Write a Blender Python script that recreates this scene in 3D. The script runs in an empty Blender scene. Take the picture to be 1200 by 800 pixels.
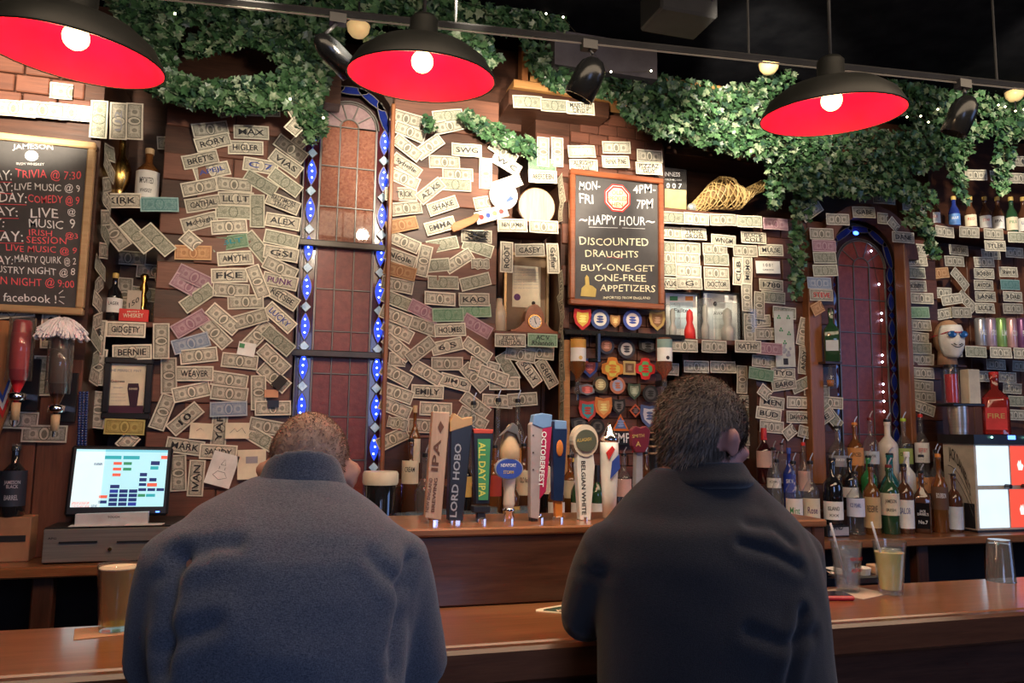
import bpy, math, random
from mathutils import Vector, Matrix
random.seed(7)
R = math.radians
C = bpy.context.scene.collection
# ---------------------------------------------------------------- camera
F = 900.0
CAMZ = 1.55
yaw, pitch, roll = R(16.2), R(6.35), R(0.8)
fw = Vector((math.sin(yaw)*math.cos(pitch), math.cos(yaw)*math.cos(pitch), math.sin(pitch)))
r0 = Vector((math.cos(yaw), -math.sin(yaw), 0))
u0 = r0.cross(fw)
rt = r0*math.cos(roll) + u0*math.sin(roll)
up = u0*math.cos(roll) - r0*math.sin(roll)
cd = bpy.data.cameras.new('camera'); cam = bpy.data.objects.new('camera', cd); C.objects.link(cam)
cd.sensor_width = 36; cd.lens = F/1200*36; cd.clip_start = .05
cam.matrix_world = Matrix(((rt.x, up.x, -fw.x, 0), (rt.y, up.y, -fw.y, 0), (rt.z, up.z, -fw.z, CAMZ), (0, 0, 0, 1)))
bpy.context.scene.camera = cam
def ray(px, py): return fw + rt*((px-600)/F) - up*((py-400)/F)
def W(px, py, Y):                       # the point of the plane y = Y seen there
    d = ray(px, py); t = Y/d.y; return Vector((d.x*t, Y, CAMZ + d.z*t))
def WZ(px, py, Z):
    d = ray(px, py); t = (Z-CAMZ)/d.z; return Vector((d.x*t, d.y*t, Z))
# ---------------------------------------------------------------- world, exposure, lights
sc = bpy.context.scene
w = bpy.data.worlds.new('world'); sc.world = w; w.use_nodes = True
w.node_tree.nodes['Background'].inputs[0].default_value = (.55, .65, 1, 1)
w.node_tree.nodes['Background'].inputs[1].default_value = .035
sc.view_settings.view_transform = 'Standard'; sc.view_settings.look = 'None'
sc.view_settings.exposure = 0.0; sc.view_settings.gamma = 1
sc.view_settings.use_curve_mapping = False
def light(kind, name, loc, power, col, tgt=None, **k):
    l = bpy.data.lights.new(name, kind); l.energy = power; l.color = col
    for a, v in k.items(): setattr(l, a, v)
    o = bpy.data.objects.new(name, l); o.location = loc
    if tgt is not None: o.rotation_euler = (Vector(tgt)-Vector(loc)).to_track_quat('-Z', 'Y').to_euler()
    C.objects.link(o); return o
# general room light: an added warm fill above the customers, cool from the screens and windows behind
light('AREA', 'warm_fill', (1.2, 1.35, 2.95), 46, (1, .76, .52), (1.2, 3.6, 1.2), shape='RECTANGLE', size=4.5, size_y=.6)
light('AREA', 'screen_glow', (.7, -1.5, 2.0), 24, (.42, .56, 1), (.3, 1.5, 1.0), size=1.2)
light('AREA', 'street_glow', (5.6, .2, 2.2), 26, (.30, .48, 1), (1.6, 2.4, 1.5), size=1.6)
def spot(px, py, Ysrc, tx, ty, p, ang=40, col=(1, .86, .66), blend=.7, Yt=3.65):
    return light('SPOT', 'track_and_fill_spot', W(px, py, Ysrc), p, col, W(tx, ty, Yt), spot_size=R(ang), spot_blend=blend, shadow_soft_size=.04)
spot(-60, -60, 2.0, 40, 125, 420, 30)
spot(684, 119, 2.28, 640, 190, 230, 40)
spot(560, -60, 2.0, 520, 180, 260, 42)
spot(860, -40, 2.1, 905, 125, 420, 32)
spot(960, -60, 2.2, 820, 240, 230, 38)
spot(1260, -20, 2.2, 1185, 190, 130, 44)
spot(420, 40, 2.2, 270, 200, 60, 50)
spot(1240, 20, 2.2, 1160, 330, 90, 40)
spot(300, -60, 2.2, 290, 400, 30, 46)
spot(600, -60, 1.6, 610, 560, 46, 34, Yt=2.2)  # added spot to brighten the tap handles, not a head on the track
spot(760, -60, 2.2, 735, 280, 110, 44)

# ---------------------------------------------------------------- node materials
class N:
    def __init__(s, name):
        s.m = bpy.data.materials.new(name); s.m.use_nodes = True
        s.t = s.m.node_tree; s.b = s.t.nodes['Principled BSDF']; s.out = s.t.nodes['Material Output']
    def n(s, t, **k):
        x = s.t.nodes.new(t)
        for a, v in k.items(): setattr(x, a, v)
        return x
    def l(s, a, b): s.t.links.new(a, b)
    def math(s, op, a, b=None, c=None):
        x = s.n('ShaderNodeMath', operation=op)
        for i, v in enumerate((a, b, c)):
            if v is None: continue
            if isinstance(v, (int, float)): x.inputs[i].default_value = v
            else: s.l(v, x.inputs[i])
        return x.outputs[0]
    def mix(s, f, a, b):
        x = s.n('ShaderNodeMix', data_type='RGBA')
        for i, v in ((0, f), (6, a), (7, b)):
            if isinstance(v, (int, float)): x.inputs[i].default_value = v
            elif isinstance(v, tuple): x.inputs[i].default_value = (*v, 1)
            else: s.l(v, x.inputs[i])
        return x.outputs[2]
    def coord(s, kind='Object', scale=(1, 1, 1)):
        tc = s.n('ShaderNodeTexCoord'); mp = s.n('ShaderNodeMapping'); mp.inputs['Scale'].default_value = scale
        s.l(tc.outputs[kind], mp.inputs[0]); return mp.outputs[0]
    def noise(s, co, scale, detail=3, rough=.5):
        x = s.n('ShaderNodeTexNoise'); x.inputs['Scale'].default_value = scale; x.inputs['Detail'].default_value = detail
        x.inputs['Roughness'].default_value = rough
        s.l(co, x.inputs['Vector']); return x.outputs['Fac']
    def ramp(s, f, lo, hi):
        x = s.n('ShaderNodeMapRange'); s.l(f, x.inputs[0]); x.inputs[1].default_value = lo; x.inputs[2].default_value = hi
        return x.outputs[0]
    def bump(s, h, st, d=.01):
        x = s.n('ShaderNodeBump'); x.inputs['Strength'].default_value = st; x.inputs['Distance'].default_value = d
        s.l(h, x.inputs['Height']); s.l(x.outputs[0], s.b.inputs['Normal'])
MC = {}
def mat(name, col, rough=.5, metal=0, var=0, col2=None, scale=8, stretch=(1, 1, 1), bump=0, emit=0, trans=0, coat=0, rnd=0, sheen=0):
    if name in MC: return MC[name]
    s = N(name); b = s.b
    b.inputs['Base Color'].default_value = (*col, 1); b.inputs['Roughness'].default_value = rough
    b.inputs['Metallic'].default_value = metal; b.inputs['Coat Weight'].default_value = coat
    b.inputs['Transmission Weight'].default_value = trans; b.inputs['Sheen Weight'].default_value = sheen
    co = s.coord('Object', stretch)
    nz = s.noise(co, scale, 5, .6)
    c2 = col2 or tuple(min(1, x*1.35+.004) for x in col)
    c = s.mix(s.ramp(nz, .35, .65), col, c2)
    if rnd:
        oi = s.n('ShaderNodeObjectInfo'); hv = s.n('ShaderNodeHueSaturation')
        s.l(s.math('MULTIPLY_ADD', oi.outputs['Random'], rnd, 1-rnd*.5), hv.inputs['Value']); s.l(c, hv.inputs['Color']); c = hv.outputs[0]
    s.l(c, b.inputs['Base Color'])
    if bump: s.bump(nz, bump)
    if emit:
        s.l(c, b.inputs['Emission Color']); b.inputs['Emission Strength'].default_value = emit
    MC[name] = s.m; return s.m
def wood(name, c1, c2, rough=.45, axis='x', sc=1, coat=0, rnd=.3, bump=.25):
    if name in MC: return MC[name]
    s = N(name); b = s.b
    st = {'x': (1.2, 14, 14), 'z': (14, 14, 1.2), 'y': (14, 1.2, 14)}[axis]
    co = s.coord('Object', tuple(v*sc for v in st))
    oi = s.n('ShaderNodeObjectInfo')
    ad = s.n('ShaderNodeVectorMath', operation='ADD'); s.l(co, ad.inputs[0])
    cb = s.n('ShaderNodeCombineXYZ'); s.l(s.math('MULTIPLY', oi.outputs['Random'], 37.), cb.inputs[0]); s.l(s.math('MULTIPLY', oi.outputs['Random'], 11.), cb.inputs[2])
    s.l(cb.outputs[0], ad.inputs[1])
    n1 = s.noise(ad.outputs[0], 2.2, 6, .65); n2 = s.noise(ad.outputs[0], 9, 4, .7)
    f = s.math('MULTIPLY_ADD', n2, .4, s.math('MULTIPLY', n1, .6))
    c = s.mix(s.ramp(f, .36, .64), c1, c2)
    hv = s.n('ShaderNodeHueSaturation'); s.l(s.math('MULTIPLY_ADD', oi.outputs['Random'], rnd, 1-rnd/2), hv.inputs['Value']); s.l(c, hv.inputs['Color'])
    s.l(hv.outputs[0], b.inputs['Base Color'])
    b.inputs['Roughness'].default_value = rough; b.inputs['Coat Weight'].default_value = coat; b.inputs['Coat Roughness'].default_value = .12
    s.bump(f, bump, .004); MC[name] = s.m; return s.m
def glass(name, col, op=.15, rough=.03):
    """thin tinted glass: see-through with a clear reflection"""
    if name in MC: return MC[name]
    s = N(name); s.t.nodes.remove(s.b)
    tr = s.n('ShaderNodeBsdfTransparent'); tr.inputs[0].default_value = (*col, 1)
    gl = s.n('ShaderNodeBsdfGlossy'); gl.inputs['Roughness'].default_value = rough
    df = s.n('ShaderNodeBsdfPrincipled'); df.inputs['Base Color'].default_value = (*[min(1, c*.8+.02) for c in col], 1); df.inputs['Roughness'].default_value = .1
    lw = s.n('ShaderNodeLayerWeight'); lw.inputs[0].default_value = .5
    m1 = s.n('ShaderNodeMixShader'); m1.inputs[0].default_value = op; s.l(tr.outputs[0], m1.inputs[1]); s.l(df.outputs[0], m1.inputs[2])
    m2 = s.n('ShaderNodeMixShader'); s.l(s.math('MULTIPLY_ADD', s.math('POWER', lw.outputs['Facing'], 3.), .75, .04), m2.inputs[0])
    s.l(m1.outputs[0], m2.inputs[1]); s.l(gl.outputs[0], m2.inputs[2]); s.l(m2.outputs[0], s.out.inputs[0])
    MC[name] = s.m; return s.m
def emis(name, col, st):
    if name in MC: return MC[name]
    s = N(name); b = s.b; b.inputs['Base Color'].default_value = (*[c*.3 for c in col], 1)
    nz = s.noise(s.coord('Object'), 12, 2)
    s.l(s.mix(s.ramp(nz, .2, .8), tuple(c*.9 for c in col), col), b.inputs['Emission Color']); b.inputs['Emission Strength'].default_value = st
    MC[name] = s.m; return s.m
def bill_mat(name, paper, ink, back=False, hd=.72):
    s = N(name); b = s.b
    tc = s.n('ShaderNodeUVMap'); sp = s.n('ShaderNodeSeparateXYZ'); s.l(tc.outputs[0], sp.inputs[0])
    u, v = sp.outputs[0], sp.outputs[1]
    oi = s.n('ShaderNodeObjectInfo')
    U = s.math('ABSOLUTE', s.math('SUBTRACT', u, .5)); V = s.math('ABSOLUTE', s.math('SUBTRACT', v, .5))
    inner = s.math('MULTIPLY', s.math('LESS_THAN', U, .462), s.math('LESS_THAN', V, .40))
    inner2 = s.math('MULTIPLY', s.math('LESS_THAN', U, .44), s.math('LESS_THAN', V, .34))
    line = s.math('SUBTRACT', inner, inner2)
    cb = s.n('ShaderNodeCombineXYZ'); s.l(s.math('MULTIPLY_ADD', u, 2.3, s.math('MULTIPLY', oi.outputs['Random'], 50.)), cb.inputs[0]); s.l(v, cb.inputs[1])
    nz = s.noise(cb.outputs[0], 10, 4, .8); big = s.noise(cb.outputs[0], 3.0, 2, .5)
    wv = s.n('ShaderNodeTexWave'); wv.inputs['Scale'].default_value = 9; wv.inputs['Distortion'].default_value = 7; s.l(cb.outputs[0], wv.inputs['Vector'])
    def ell(cu, cv, a, bb, src=None):
        x = s.math('DIVIDE', s.math('SUBTRACT', u if src is None else src, cu), a); y = s.math('DIVIDE', s.math('SUBTRACT', v, cv), bb)
        return s.math('LESS_THAN', s.math('ADD', s.math('MULTIPLY', x, x), s.math('MULTIPLY', y, y)), 1.)
    ring = s.math('SUBTRACT', ell(.5, .5, .13, .41), ell(.5, .5, .105, .35))
    head = ell(.5, .47, .062, .25)
    seals = s.math('ADD', ell(.25, .48, .055, .15, ), ell(.75, .48, .06, .16))
    corner = s.math('MULTIPLY', s.math('GREATER_THAN', U, .36), s.math('GREATER_THAN', V, .2))
    pat = s.math('MULTIPLY', s.ramp(s.math('ADD', nz, s.math('MULTIPLY', wv.outputs['Fac'], .25)), .42, .70), .62 if not back else .75)
    if not back:
        pat = s.math('MULTIPLY', pat, s.math('SUBTRACT', 1., s.math('MULTIPLY', ell(.5, .5, .135, .42), .85)))
        pat = s.math('MULTIPLY', pat, s.math('SUBTRACT', 1., s.math('MULTIPLY', s.math('MULTIPLY', s.math('GREATER_THAN', U, .15), s.math('LESS_THAN', U, .33)), s.math('MULTIPLY', s.math('LESS_THAN', V, .24), .6))))
    f = s.math('MULTIPLY', pat, inner)
    for t, k in ((line, .75), (ring, .8), (head, hd if not back else .1), (seals, .6)):
        f = s.math('MAXIMUM', f, s.math('MULTIPLY', t, s.math('MULTIPLY_ADD', nz, .8, k-.35)))
    f = s.math('MAXIMUM', f, s.math('MULTIPLY', s.math('MULTIPLY', corner, inner2), s.math('MULTIPLY', s.math('GREATER_THAN', nz, .5), .6)))
    f = s.math('MINIMUM', f, 1.)
    pc = s.mix(s.ramp(big, .3, .7), paper, tuple(x*.84 for x in paper))
    hv = s.n('ShaderNodeHueSaturation'); s.l(s.math('MULTIPLY_ADD', oi.outputs['Random'], .35, .8), hv.inputs['Value'])
    s.l(s.mix(f, pc, ink), hv.inputs['Color']); s.l(hv.outputs[0], b.inputs['Base Color'])
    b.inputs['Roughness'].default_value = .75; s.bump(big, .3, .01)
    MC[name] = s.m; return s.m
# ---------------------------------------------------------------- mesh building
class MB:
    def __init__(s): s.v = []; s.f = []; s.uv = None
    def add(s, vs, fs, M=None):
        n = len(s.v); s.v += [tuple(M @ Vector(v)) if M is not None else tuple(v) for v in vs]; s.f += [tuple(i+n for i in f) for f in fs]; return s
    def box(s, c, d, M=None, bev=0):
        x, y, z = [q/2 for q in d]; c = Vector(c)
        if bev:
            q = min(bev, x*.9, y*.9, z*.9); vs = []
            for a in (-1, 1):
                for bb in (-1, 1):
                    for e in (-1, 1):
                        vs += [(a*(x-q), bb*y, e*(z-q)), (a*x, bb*(y-q), e*(z-q)), (a*(x-q), bb*(y-q), e*z)]
            import itertools
            idx = lambda a, bb, e, k: (((a+1)//2)*4+((bb+1)//2)*2+(e+1)//2)*3+k
            fs = []
            for e in (-1, 1):
                fs.append([idx(-1, e, -1, 0), idx(1, e, -1, 0), idx(1, e, 1, 0), idx(-1, e, 1, 0)])
                fs.append([idx(e, -1, -1, 1), idx(e, 1, -1, 1), idx(e, 1, 1, 1), idx(e, -1, 1, 1)])
                fs.append([idx(-1, -1, e, 2), idx(1, -1, e, 2), idx(1, 1, e, 2), idx(-1, 1, e, 2)])
            for a in (-1, 1):
                for bb in (-1, 1):
                    fs.append([idx(a, bb, -1, 0), idx(a, bb, 1, 0), idx(a, bb, 1, 1), idx(a, bb, -1, 1)])
                    fs.append([idx(-1, a, bb, 0), idx(1, a, bb, 0), idx(1, a, bb, 2), idx(-1, a, bb, 2)])
                    fs.append([idx(a, -1, bb, 1), idx(a, 1, bb, 1), idx(a, 1, bb, 2), idx(a, -1, bb, 2)])
                    for e in (-1, 1): fs.append([idx(a, bb, e, 0), idx(a, bb, e, 1), idx(a, bb, e, 2)])
            vs = [Vector(v)+c for v in vs]
            return s.add(vs, fs, M)
        vs = [c+Vector((a*x, bb*y, e*z)) for a in (-1, 1) for bb in (-1, 1) for e in (-1, 1)]
        return s.add(vs, [(0, 1, 3, 2), (4, 6, 7, 5), (0, 4, 5, 1), (2, 3, 7, 6), (0, 2, 6, 4), (1, 5, 7, 3)], M)
    def lathe(s, prof, seg=20, c=(0, 0, 0), M=None, sq=0):
        vs = []; fs = []; c = Vector(c)
        for r, z in prof:
            for i in range(seg):
                a = 2*math.pi*i/seg; ca, sa = math.cos(a), math.sin(a); k = 1
                if sq: k = 1/((abs(ca)**sq+abs(sa)**sq)**(1/sq))
                vs.append(Vector((r*k*ca, r*k*sa, z))+c)
        for j in range(len(prof)-1):
            for i in range(seg):
                fs.append((j*seg+i, j*seg+(i+1) % seg, (j+1)*seg+(i+1) % seg, (j+1)*seg+i))
        if prof[0][0] > 1e-5: fs.append(tuple(range(seg-1, -1, -1)))
        if prof[-1][0] > 1e-5: fs.append(tuple((len(prof)-1)*seg+i for i in range(seg)))
        return s.add(vs, fs, M)
    def tube(s, pts, r, seg=8, sy=1.0):
        pts = [Vector(p) for p in pts]; n = len(pts); rs = r if isinstance(r, (list, tuple)) else [r]*n
        vs = []; fs = []; ref = None
        for i, p in enumerate(pts):
            d = (pts[min(n-1, i+1)]-pts[max(0, i-1)]).normalized()
            if ref is None: ref = Vector((0, 0, 1)) if abs(d.z) < .9 else Vector((1, 0, 0))
            a = (ref-d*ref.dot(d)).normalized(); ref = a; bb = d.cross(a)
            for k in range(seg):
                t = 2*math.pi*k/seg; vs.append(p+(a*math.cos(t)+bb*math.sin(t)*sy)*rs[i])
        for i in range(n-1):
            for k in range(seg): fs.append((i*seg+k, i*seg+(k+1) % seg, (i+1)*seg+(k+1) % seg, (i+1)*seg+k))
        fs.append(tuple(range(seg-1, -1, -1))); fs.append(tuple((n-1)*seg+k for k in range(seg)))
        return s.add(vs, fs)
    def ball(s, c, r, seg=12, rings=8, M=None):
        r = r if isinstance(r, (tuple, list)) else (r, r, r)
        vs = [Vector((0, 0, -r[2]))]; fs = []
        for j in range(1, rings):
            t = -math.pi/2+math.pi*j/rings
            for i in range(seg):
                a = 2*math.pi*i/seg; vs.append(Vector((r[0]*math.cos(a)*math.cos(t), r[1]*math.sin(a)*math.cos(t), r[2]*math.sin(t))))
        vs.append(Vector((0, 0, r[2])))
        for i in range(seg): fs.append((0, 1+(i+1) % seg, 1+i)); fs.append((len(vs)-1, 1+(rings-2)*seg+i, 1+(rings-2)*seg+(i+1) % seg))
        for j in range(rings-2):
            for i in range(seg): fs.append((1+j*seg+i, 1+j*seg+(i+1) % seg, 1+(j+1)*seg+(i+1) % seg, 1+(j+1)*seg+i))
        if M is not None: vs = [M @ v for v in vs]
        c = Vector(c); return s.add([v+c for v in vs], fs)
    def prism(s, poly, y0, y1):          # poly of (x, z), front at y0
        n = len(poly); vs = [(p[0], y0, p[1]) for p in poly]+[(p[0], y1, p[1]) for p in poly]
        fs = [tuple(range(n)), tuple(range(2*n-1, n-1, -1))]+[(i, i+n, (i+1) % n+n, (i+1) % n) for i in range(n)]
        return s.add(vs, fs)
    def build(s, name, m, parent=None, smooth=False, kind=None, label=None, org=None):
        o0 = Vector((0, 0, 0)); p = parent
        while p is not None: o0 = o0 + p.location; p = p.parent
        if parent is None and org is not None: o0 = Vector(org)
        me = bpy.data.meshes.new(name)
        me.from_pydata([tuple(Vector(v)-o0) for v in s.v], [], s.f)
        if s.uv: 
            ul = me.uv_layers.new()
            for l in me.loops: ul.data[l.index].uv = s.uv[l.vertex_index]
        if smooth: me.shade_smooth()
        if m is not None: me.materials.append(m)
        o = bpy.data.objects.new(name, me); C.objects.link(o)
        if parent is not None: o.parent = parent
        elif org is not None: o.location = o0
        if kind: o['kind'] = kind
        if label: o['label'] = label
        return o
    def lb(s, name, m, parent):
        me = bpy.data.meshes.new(name); me.from_pydata(s.v, [], s.f); me.materials.append(m); o = bpy.data.objects.new(name, me); C.objects.link(o); o.parent = parent; return o
def autosm(o, ang=40):
    me = o.data; me.shade_smooth(); me.set_sharp_from_angle(angle=R(ang)); return o
def thing(name, label, cat, loc=(0, 0, 0), rz=0, group=None):
    o = bpy.data.objects.new(name, None); o.empty_display_size = .05; C.objects.link(o); o.location = loc; o.rotation_euler[2] = rz
    return tag(o, label, cat, group)
def tag(o, label, cat, group=None, kind=None):
    o['label'] = label; o['category'] = cat
    if group: o['group'] = group
    if kind: o['kind'] = kind
    return o
def struct(o): o['kind'] = 'structure'; return o
TX = {}
def tmesh(s, bold=.01):
    """normalised text outline: verts/faces, width and height"""
    k = (s, bold)
    if k in TX: return TX[k]
    cu = bpy.data.curves.new('t', 'FONT'); cu.body = s; cu.offset = bold; cu.resolution_u = 2; cu.size = 1; cu.space_line = .85; cu.align_x = 'CENTER' if '\n' in s else 'LEFT'
    ob = bpy.data.objects.new('t', cu); me = bpy.data.meshes.new_from_object(ob)
    vs = [tuple(v.co) for v in me.vertices]; fs = [tuple(p.vertices) for p in me.polygons]
    bpy.data.objects.remove(ob); bpy.data.curves.remove(cu); bpy.data.meshes.remove(me)
    if not vs: TX[k] = ([], [], 1, 1); return TX[k]
    x0 = min(v[0] for v in vs); x1 = max(v[0] for v in vs); y0 = min(v[1] for v in vs); y1 = max(v[1] for v in vs)
    vs = [((v[0]-x0)/(x1-x0), (v[1]-y0)/(y1-y0)) for v in vs]
    TX[k] = (vs, fs, x1-x0, y1-y0); return TX[k]
def wtext(s, x0, y0, x1, y1, h, Y, m, parent, bold=.01, name='lettering'):
    """lettering whose baseline runs between two points of the plane Y, h pixels high"""
    vs, fs, tw, th = tmesh(s, .002 if 'chalk' in m.name else bold)
    a = W(x0, y0, Y); b = W(x1, y1, Y); t = W(x0, y0-h, Y)
    if 'chalk' in m.name:      # hand-drawn wobble
        q = len(s)*1.7+x0*.31; n_ = len(s); vs = [(v[0]+.05/n_*math.sin(v[1]*4+v[0]*n_*2.1+q), v[1]*(1+.06*math.sin(v[0]*n_*1.3+q))+.05*math.sin(v[0]*n_*.9+q)) for v in vs]; bold = 0
    X = b-a; Z = t-a
    mb = MB(); mb.add([a+X*v[0]+Z*v[1] for v in vs], fs); return mb.build(name, m, parent)
def ptext(s, c, w, h, m, parent, rot=0, bold=.01, y=0, cyl=0, name='lettering'):
    """lettering in a thing's own xz plane; cyl wraps it round a radius"""
    vs, fs, tw, th = tmesh(s, bold); cr, sr = math.cos(rot), math.sin(rot); out = []
    for v in vs:
        x = (v[0]-.5)*w; z = (v[1]-.5)*h; x, z = x*cr-z*sr+c[0], x*sr+z*cr+c[1]
        if cyl: a = x/cyl; out.append((math.sin(a)*cyl, y-math.cos(a)*cyl, z))
        else: out.append((x, y, z))
    o = MB(); o.v = out; o.f = list(fs)
    me = bpy.data.meshes.new(name); me.from_pydata(out, [], fs); me.materials.append(m)
    ob = bpy.data.objects.new(name, me); C.objects.link(ob); ob.parent = parent; return ob
# common materials
BW = wood('brown_board', (.078, .027, .016), (.15, .053, .030), .5)
BWz = wood('brown_board_upright', (.10, .035, .018), (.19, .07, .034), .5, 'z')
BWd = wood('dark_stained_wood', (.035, .013, .007), (.085, .032, .017), .42)
BWdz = wood('dark_stained_wood_upright', (.035, .013, .007), (.085, .032, .017), .42, 'z')
BAR = wood('varnished_bar_wood', (.20, .075, .03), (.36, .15, .062), .28, 'x', .7, coat=.6, rnd=0, bump=.12)
BARF = wood('bar_front_wood', (.05, .018, .01), (.12, .045, .024), .4, 'x', .8, coat=.2, rnd=0, bump=.25)
PINE = wood('honey_pine', (.42, .19, .06), (.62, .32, .12), .4)
CHERRY = wood('cherry_wood', (.20, .05, .02), (.33, .10, .04), .3, coat=.4)
BW2 = wood('smooth_brown_board', (.125, .048, .029), (.215, .085, .05), .5, bump=.12)
LW = wood('light_wood', (.50, .33, .17), (.68, .50, .29), .5, 'z')
BLK = mat('black_plastic', (.012, .012, .014), .35)
BMET = mat('black_enamel_metal', (.012, .013, .014), .22, .3)
CHR = mat('chrome', (.72, .72, .74), .15, 1)
STEEL = mat('brushed_steel', (.46, .42, .37), .32, .75, stretch=(1, 1, 40), scale=3)
BRASS = mat('old_brass', (.55, .34, .10), .25, 1)
WHT = mat('white_paper', (.78, .76, .70), .7)
CREAM = mat('cream_paper', (.70, .62, .45), .75)
CHALKB = mat('slate_black', (.045, .042, .042), .6, col2=(.085, .08, .08), scale=4)
CHW = mat('white_chalk', (.82, .82, .80), .9, emit=0)
CHR_ = mat('red_chalk', (.85, .12, .14), .9)
CHO = mat('cream_chalk', (.80, .72, .50), .9)
INK = mat('black_ink', (.012, .012, .015), .6)
RED = mat('red_print', (.62, .03, .025), .5)
BLUE = mat('blue_print', (.03, .07, .35), .5)
GOLD = mat('gold_print', (.60, .42, .12), .45)
GRN = mat('green_print', (.05, .25, .09), .5)
GREY = mat('grey_print', (.30, .30, .32), .5)
GLC = glass('clear_glass', (.93, .95, .95), .05)
# ================================================================ the setting
YW, YR = 3.65, 3.93
BARZ, TAPZ, CNT = 1.07, 1.278, 1.03
dark = mat('dark_ceiling_paint', (.0035, .004, .006), 1); dark.node_tree.nodes['Principled BSDF'].inputs['Specular IOR Level'].default_value = .05
struct(MB().box((1.5, 1.2, -.01), (11, 8, .02)).build('floor', wood('floor_boards', (.06, .03, .02), (.10, .05, .03), .5)))
struct(MB().box((1.5, 1.2, 3.56), (11, 6, .04)).build('ceiling', dark))
struct(MB().box((1.5, YR+.05, 1.8), (11, .1, 3.6)).build('wall_back', BWd))
struct(MB().box((-3.9, 1.2, 1.8), (.1, 6, 3.6)).build('wall_left', dark))
struct(MB().box((6.9, 1.2, 1.8), (.1, 6, 3.6)).build('wall_right', dark))
# ceiling beams and soffit
n = 0
def trim(mb, m, sm=False):
    global n
    n += 1; return struct(mb.build('trim_%d' % n, m))
def slab(x0, x1, y0, y1, Y, Yb):      # pixel rectangle on plane Y, back at Yb
    a = W(x0, y0, Y); b = W(x1, y1, Y); xm = (x0+x1)/2; ym = (y0+y1)/2
    l = W(x0, ym, Y).x; r_ = W(x1, ym, Y).x; t = W(xm, y0, Y).z; bt = W(xm, y1, Y).z
    return l, r_, bt, t
def boxpx(x0, x1, y0, y1, Y, Yb, bev=0):
    l, r_, b, t = slab(x0, x1, y0, y1, Y, Yb)
    return MB().box(((l+r_)/2, (Y+Yb)/2, (b+t)/2), (r_-l, abs(Yb-Y), t-b), bev=bev)
trim(boxpx(650, 770, 44, 84, 3.35, 3.55), mat('grey_soffit', (.085, .075, .08), .8))
trim(MB().box((1.5, .9, 3.46), (10, .14, .16)), dark)
# piers with wood block cladding
def pier(x0, x1, zt, zb, Y=YW, bw=.15, bh=.075, ym=330, bm=None):
    bm = bm or BW
    l = W(x0, ym, Y).x; r_ = W(x1, ym, Y).x
    p = trim(MB().box(((l+r_)/2, (Y+.01+YR)/2, (zt+zb)/2), (r_-l, YR-Y-.01, zt-zb)), BWd)
    nx = max(1, round((r_-l)/bw)); bw2 = (r_-l)/nx; nz = int((zt-zb)/bh); k = 0
    meshes = []
    for q in range(3):
        me = MB().box((0, 0, 0), (bw2-.004, .022, bh-.003), bev=.0035).build('block', bm, None); meshes.append(me.data); bpy.data.objects.remove(me)
    top = zt
    for j in range(nz):
        for i in range(nx+1):
            off = (j % 2)*bw2*.5; cx = l+bw2*(i+.5)-off
            if cx-bw2/2 < l-.001 or cx+bw2/2 > r_+.001: continue
            if k >= 290: break
            o = bpy.data.objects.new('block', meshes[k % 3]); C.objects.link(o); o.parent = p
            o.location = (cx, Y+.012+random.uniform(-.006, .004), top-bh*(j+.5)); k += 1
    return p
P1 = pier(182, 346, W(270, 124, YW).z, 1.03, bw=.31, bh=.125, bm=BW2)
P2 = pier(455, 582, 3.2, 1.03, bw=.42, bh=.19, bm=BW2)
P3 = pier(628, 668, 3.22, W(648, 211, YW).z, ym=190, bw=.14)
P3c = pier(658, 668, W(648, 211, YW).z-.001, 1.03, ym=300, bw=.05, bh=.11)
P3b = pier(668, 778, 3.22, 1.03, ym=250, bw=.11, bh=.06)
P4 = pier(885, 978, 2.75, 1.03, bw=.2, bh=.12)
P5 = pier(1066, 1098, 2.7, 1.03, bw=.16, bh=.12)
# upright pine posts
for x0, x1, y0, y1 in ((612, 622, 46, 112), (951, 966, 330, 600), (452, 457, 120, 560), (1064, 1070, 280, 520)):
    trim(boxpx(x0, x1, y0, y1, 3.60, 3.68, .004), wood('orange_pine_post', (.24, .085, .03), (.36, .14, .05), .4, 'z'))
trim(boxpx(660, 668, 398, 600, 3.585, 3.66, .003), PINE)
trim(boxpx(602, 765, 104, 113, 3.56, 3.7, .003), PINE)
trim(boxpx(618, 700, 86, 104, 3.60, 3.66, .003), PINE)
trim(boxpx(700, 880, 92, 101, 3.52, 3.6, .003), PINE)
trim(boxpx(596, 714, 112, 130, 3.52, 3.93, .003), BWd)
trim(boxpx(545, 612, 50, 150, 3.75, 3.93, .003), BWd)
trim(boxpx(780, 960, 182, 190, 3.7, 3.93, .003), BWd)
# arch board over window two
mb = MB()
for i in range(14):
    a0 = math.pi*i/14; a1 = math.pi*(i+1)/14
    c = W(1018, 300, 3.62); ra, rb = .26, .34
    P = [(c.x+math.cos(a)*r_*1.0, c.z+math.sin(a)*r_*.9) for a, r_ in ((a0, ra), (a1, ra), (a1, rb), (a0, rb))]
    mb.prism(P, 3.60, 3.70)
trim(mb, BWz)
# left hand cabinet column that carries the big chalk board
YL = 3.40
lx = W(108, 300, YL).x
LC = trim(MB().box((lx/2-1.75, (YL+YR)/2, 2.05), (3.5+lx, YR-YL, 2.05)), BWd)
LC.location = (0, 0, 0)
for j in range(3):
    for i in range(9):
        me = MB().box((lx-.1-i*.125-(j % 2)*.03, YL-.006-random.random()*.012, W(60, 100, YL).z+.06-j*.075), (.118, .03, .07), bev=.004).build('block', BW, LC)
for i in range(7):     # boards of its front below the chalk board
    me = MB().box((lx-.07-i*.145, YL-.006, 1.03+.38), (.14, .014, .76), bev=.003).build('plank', BWz, LC)
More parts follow.
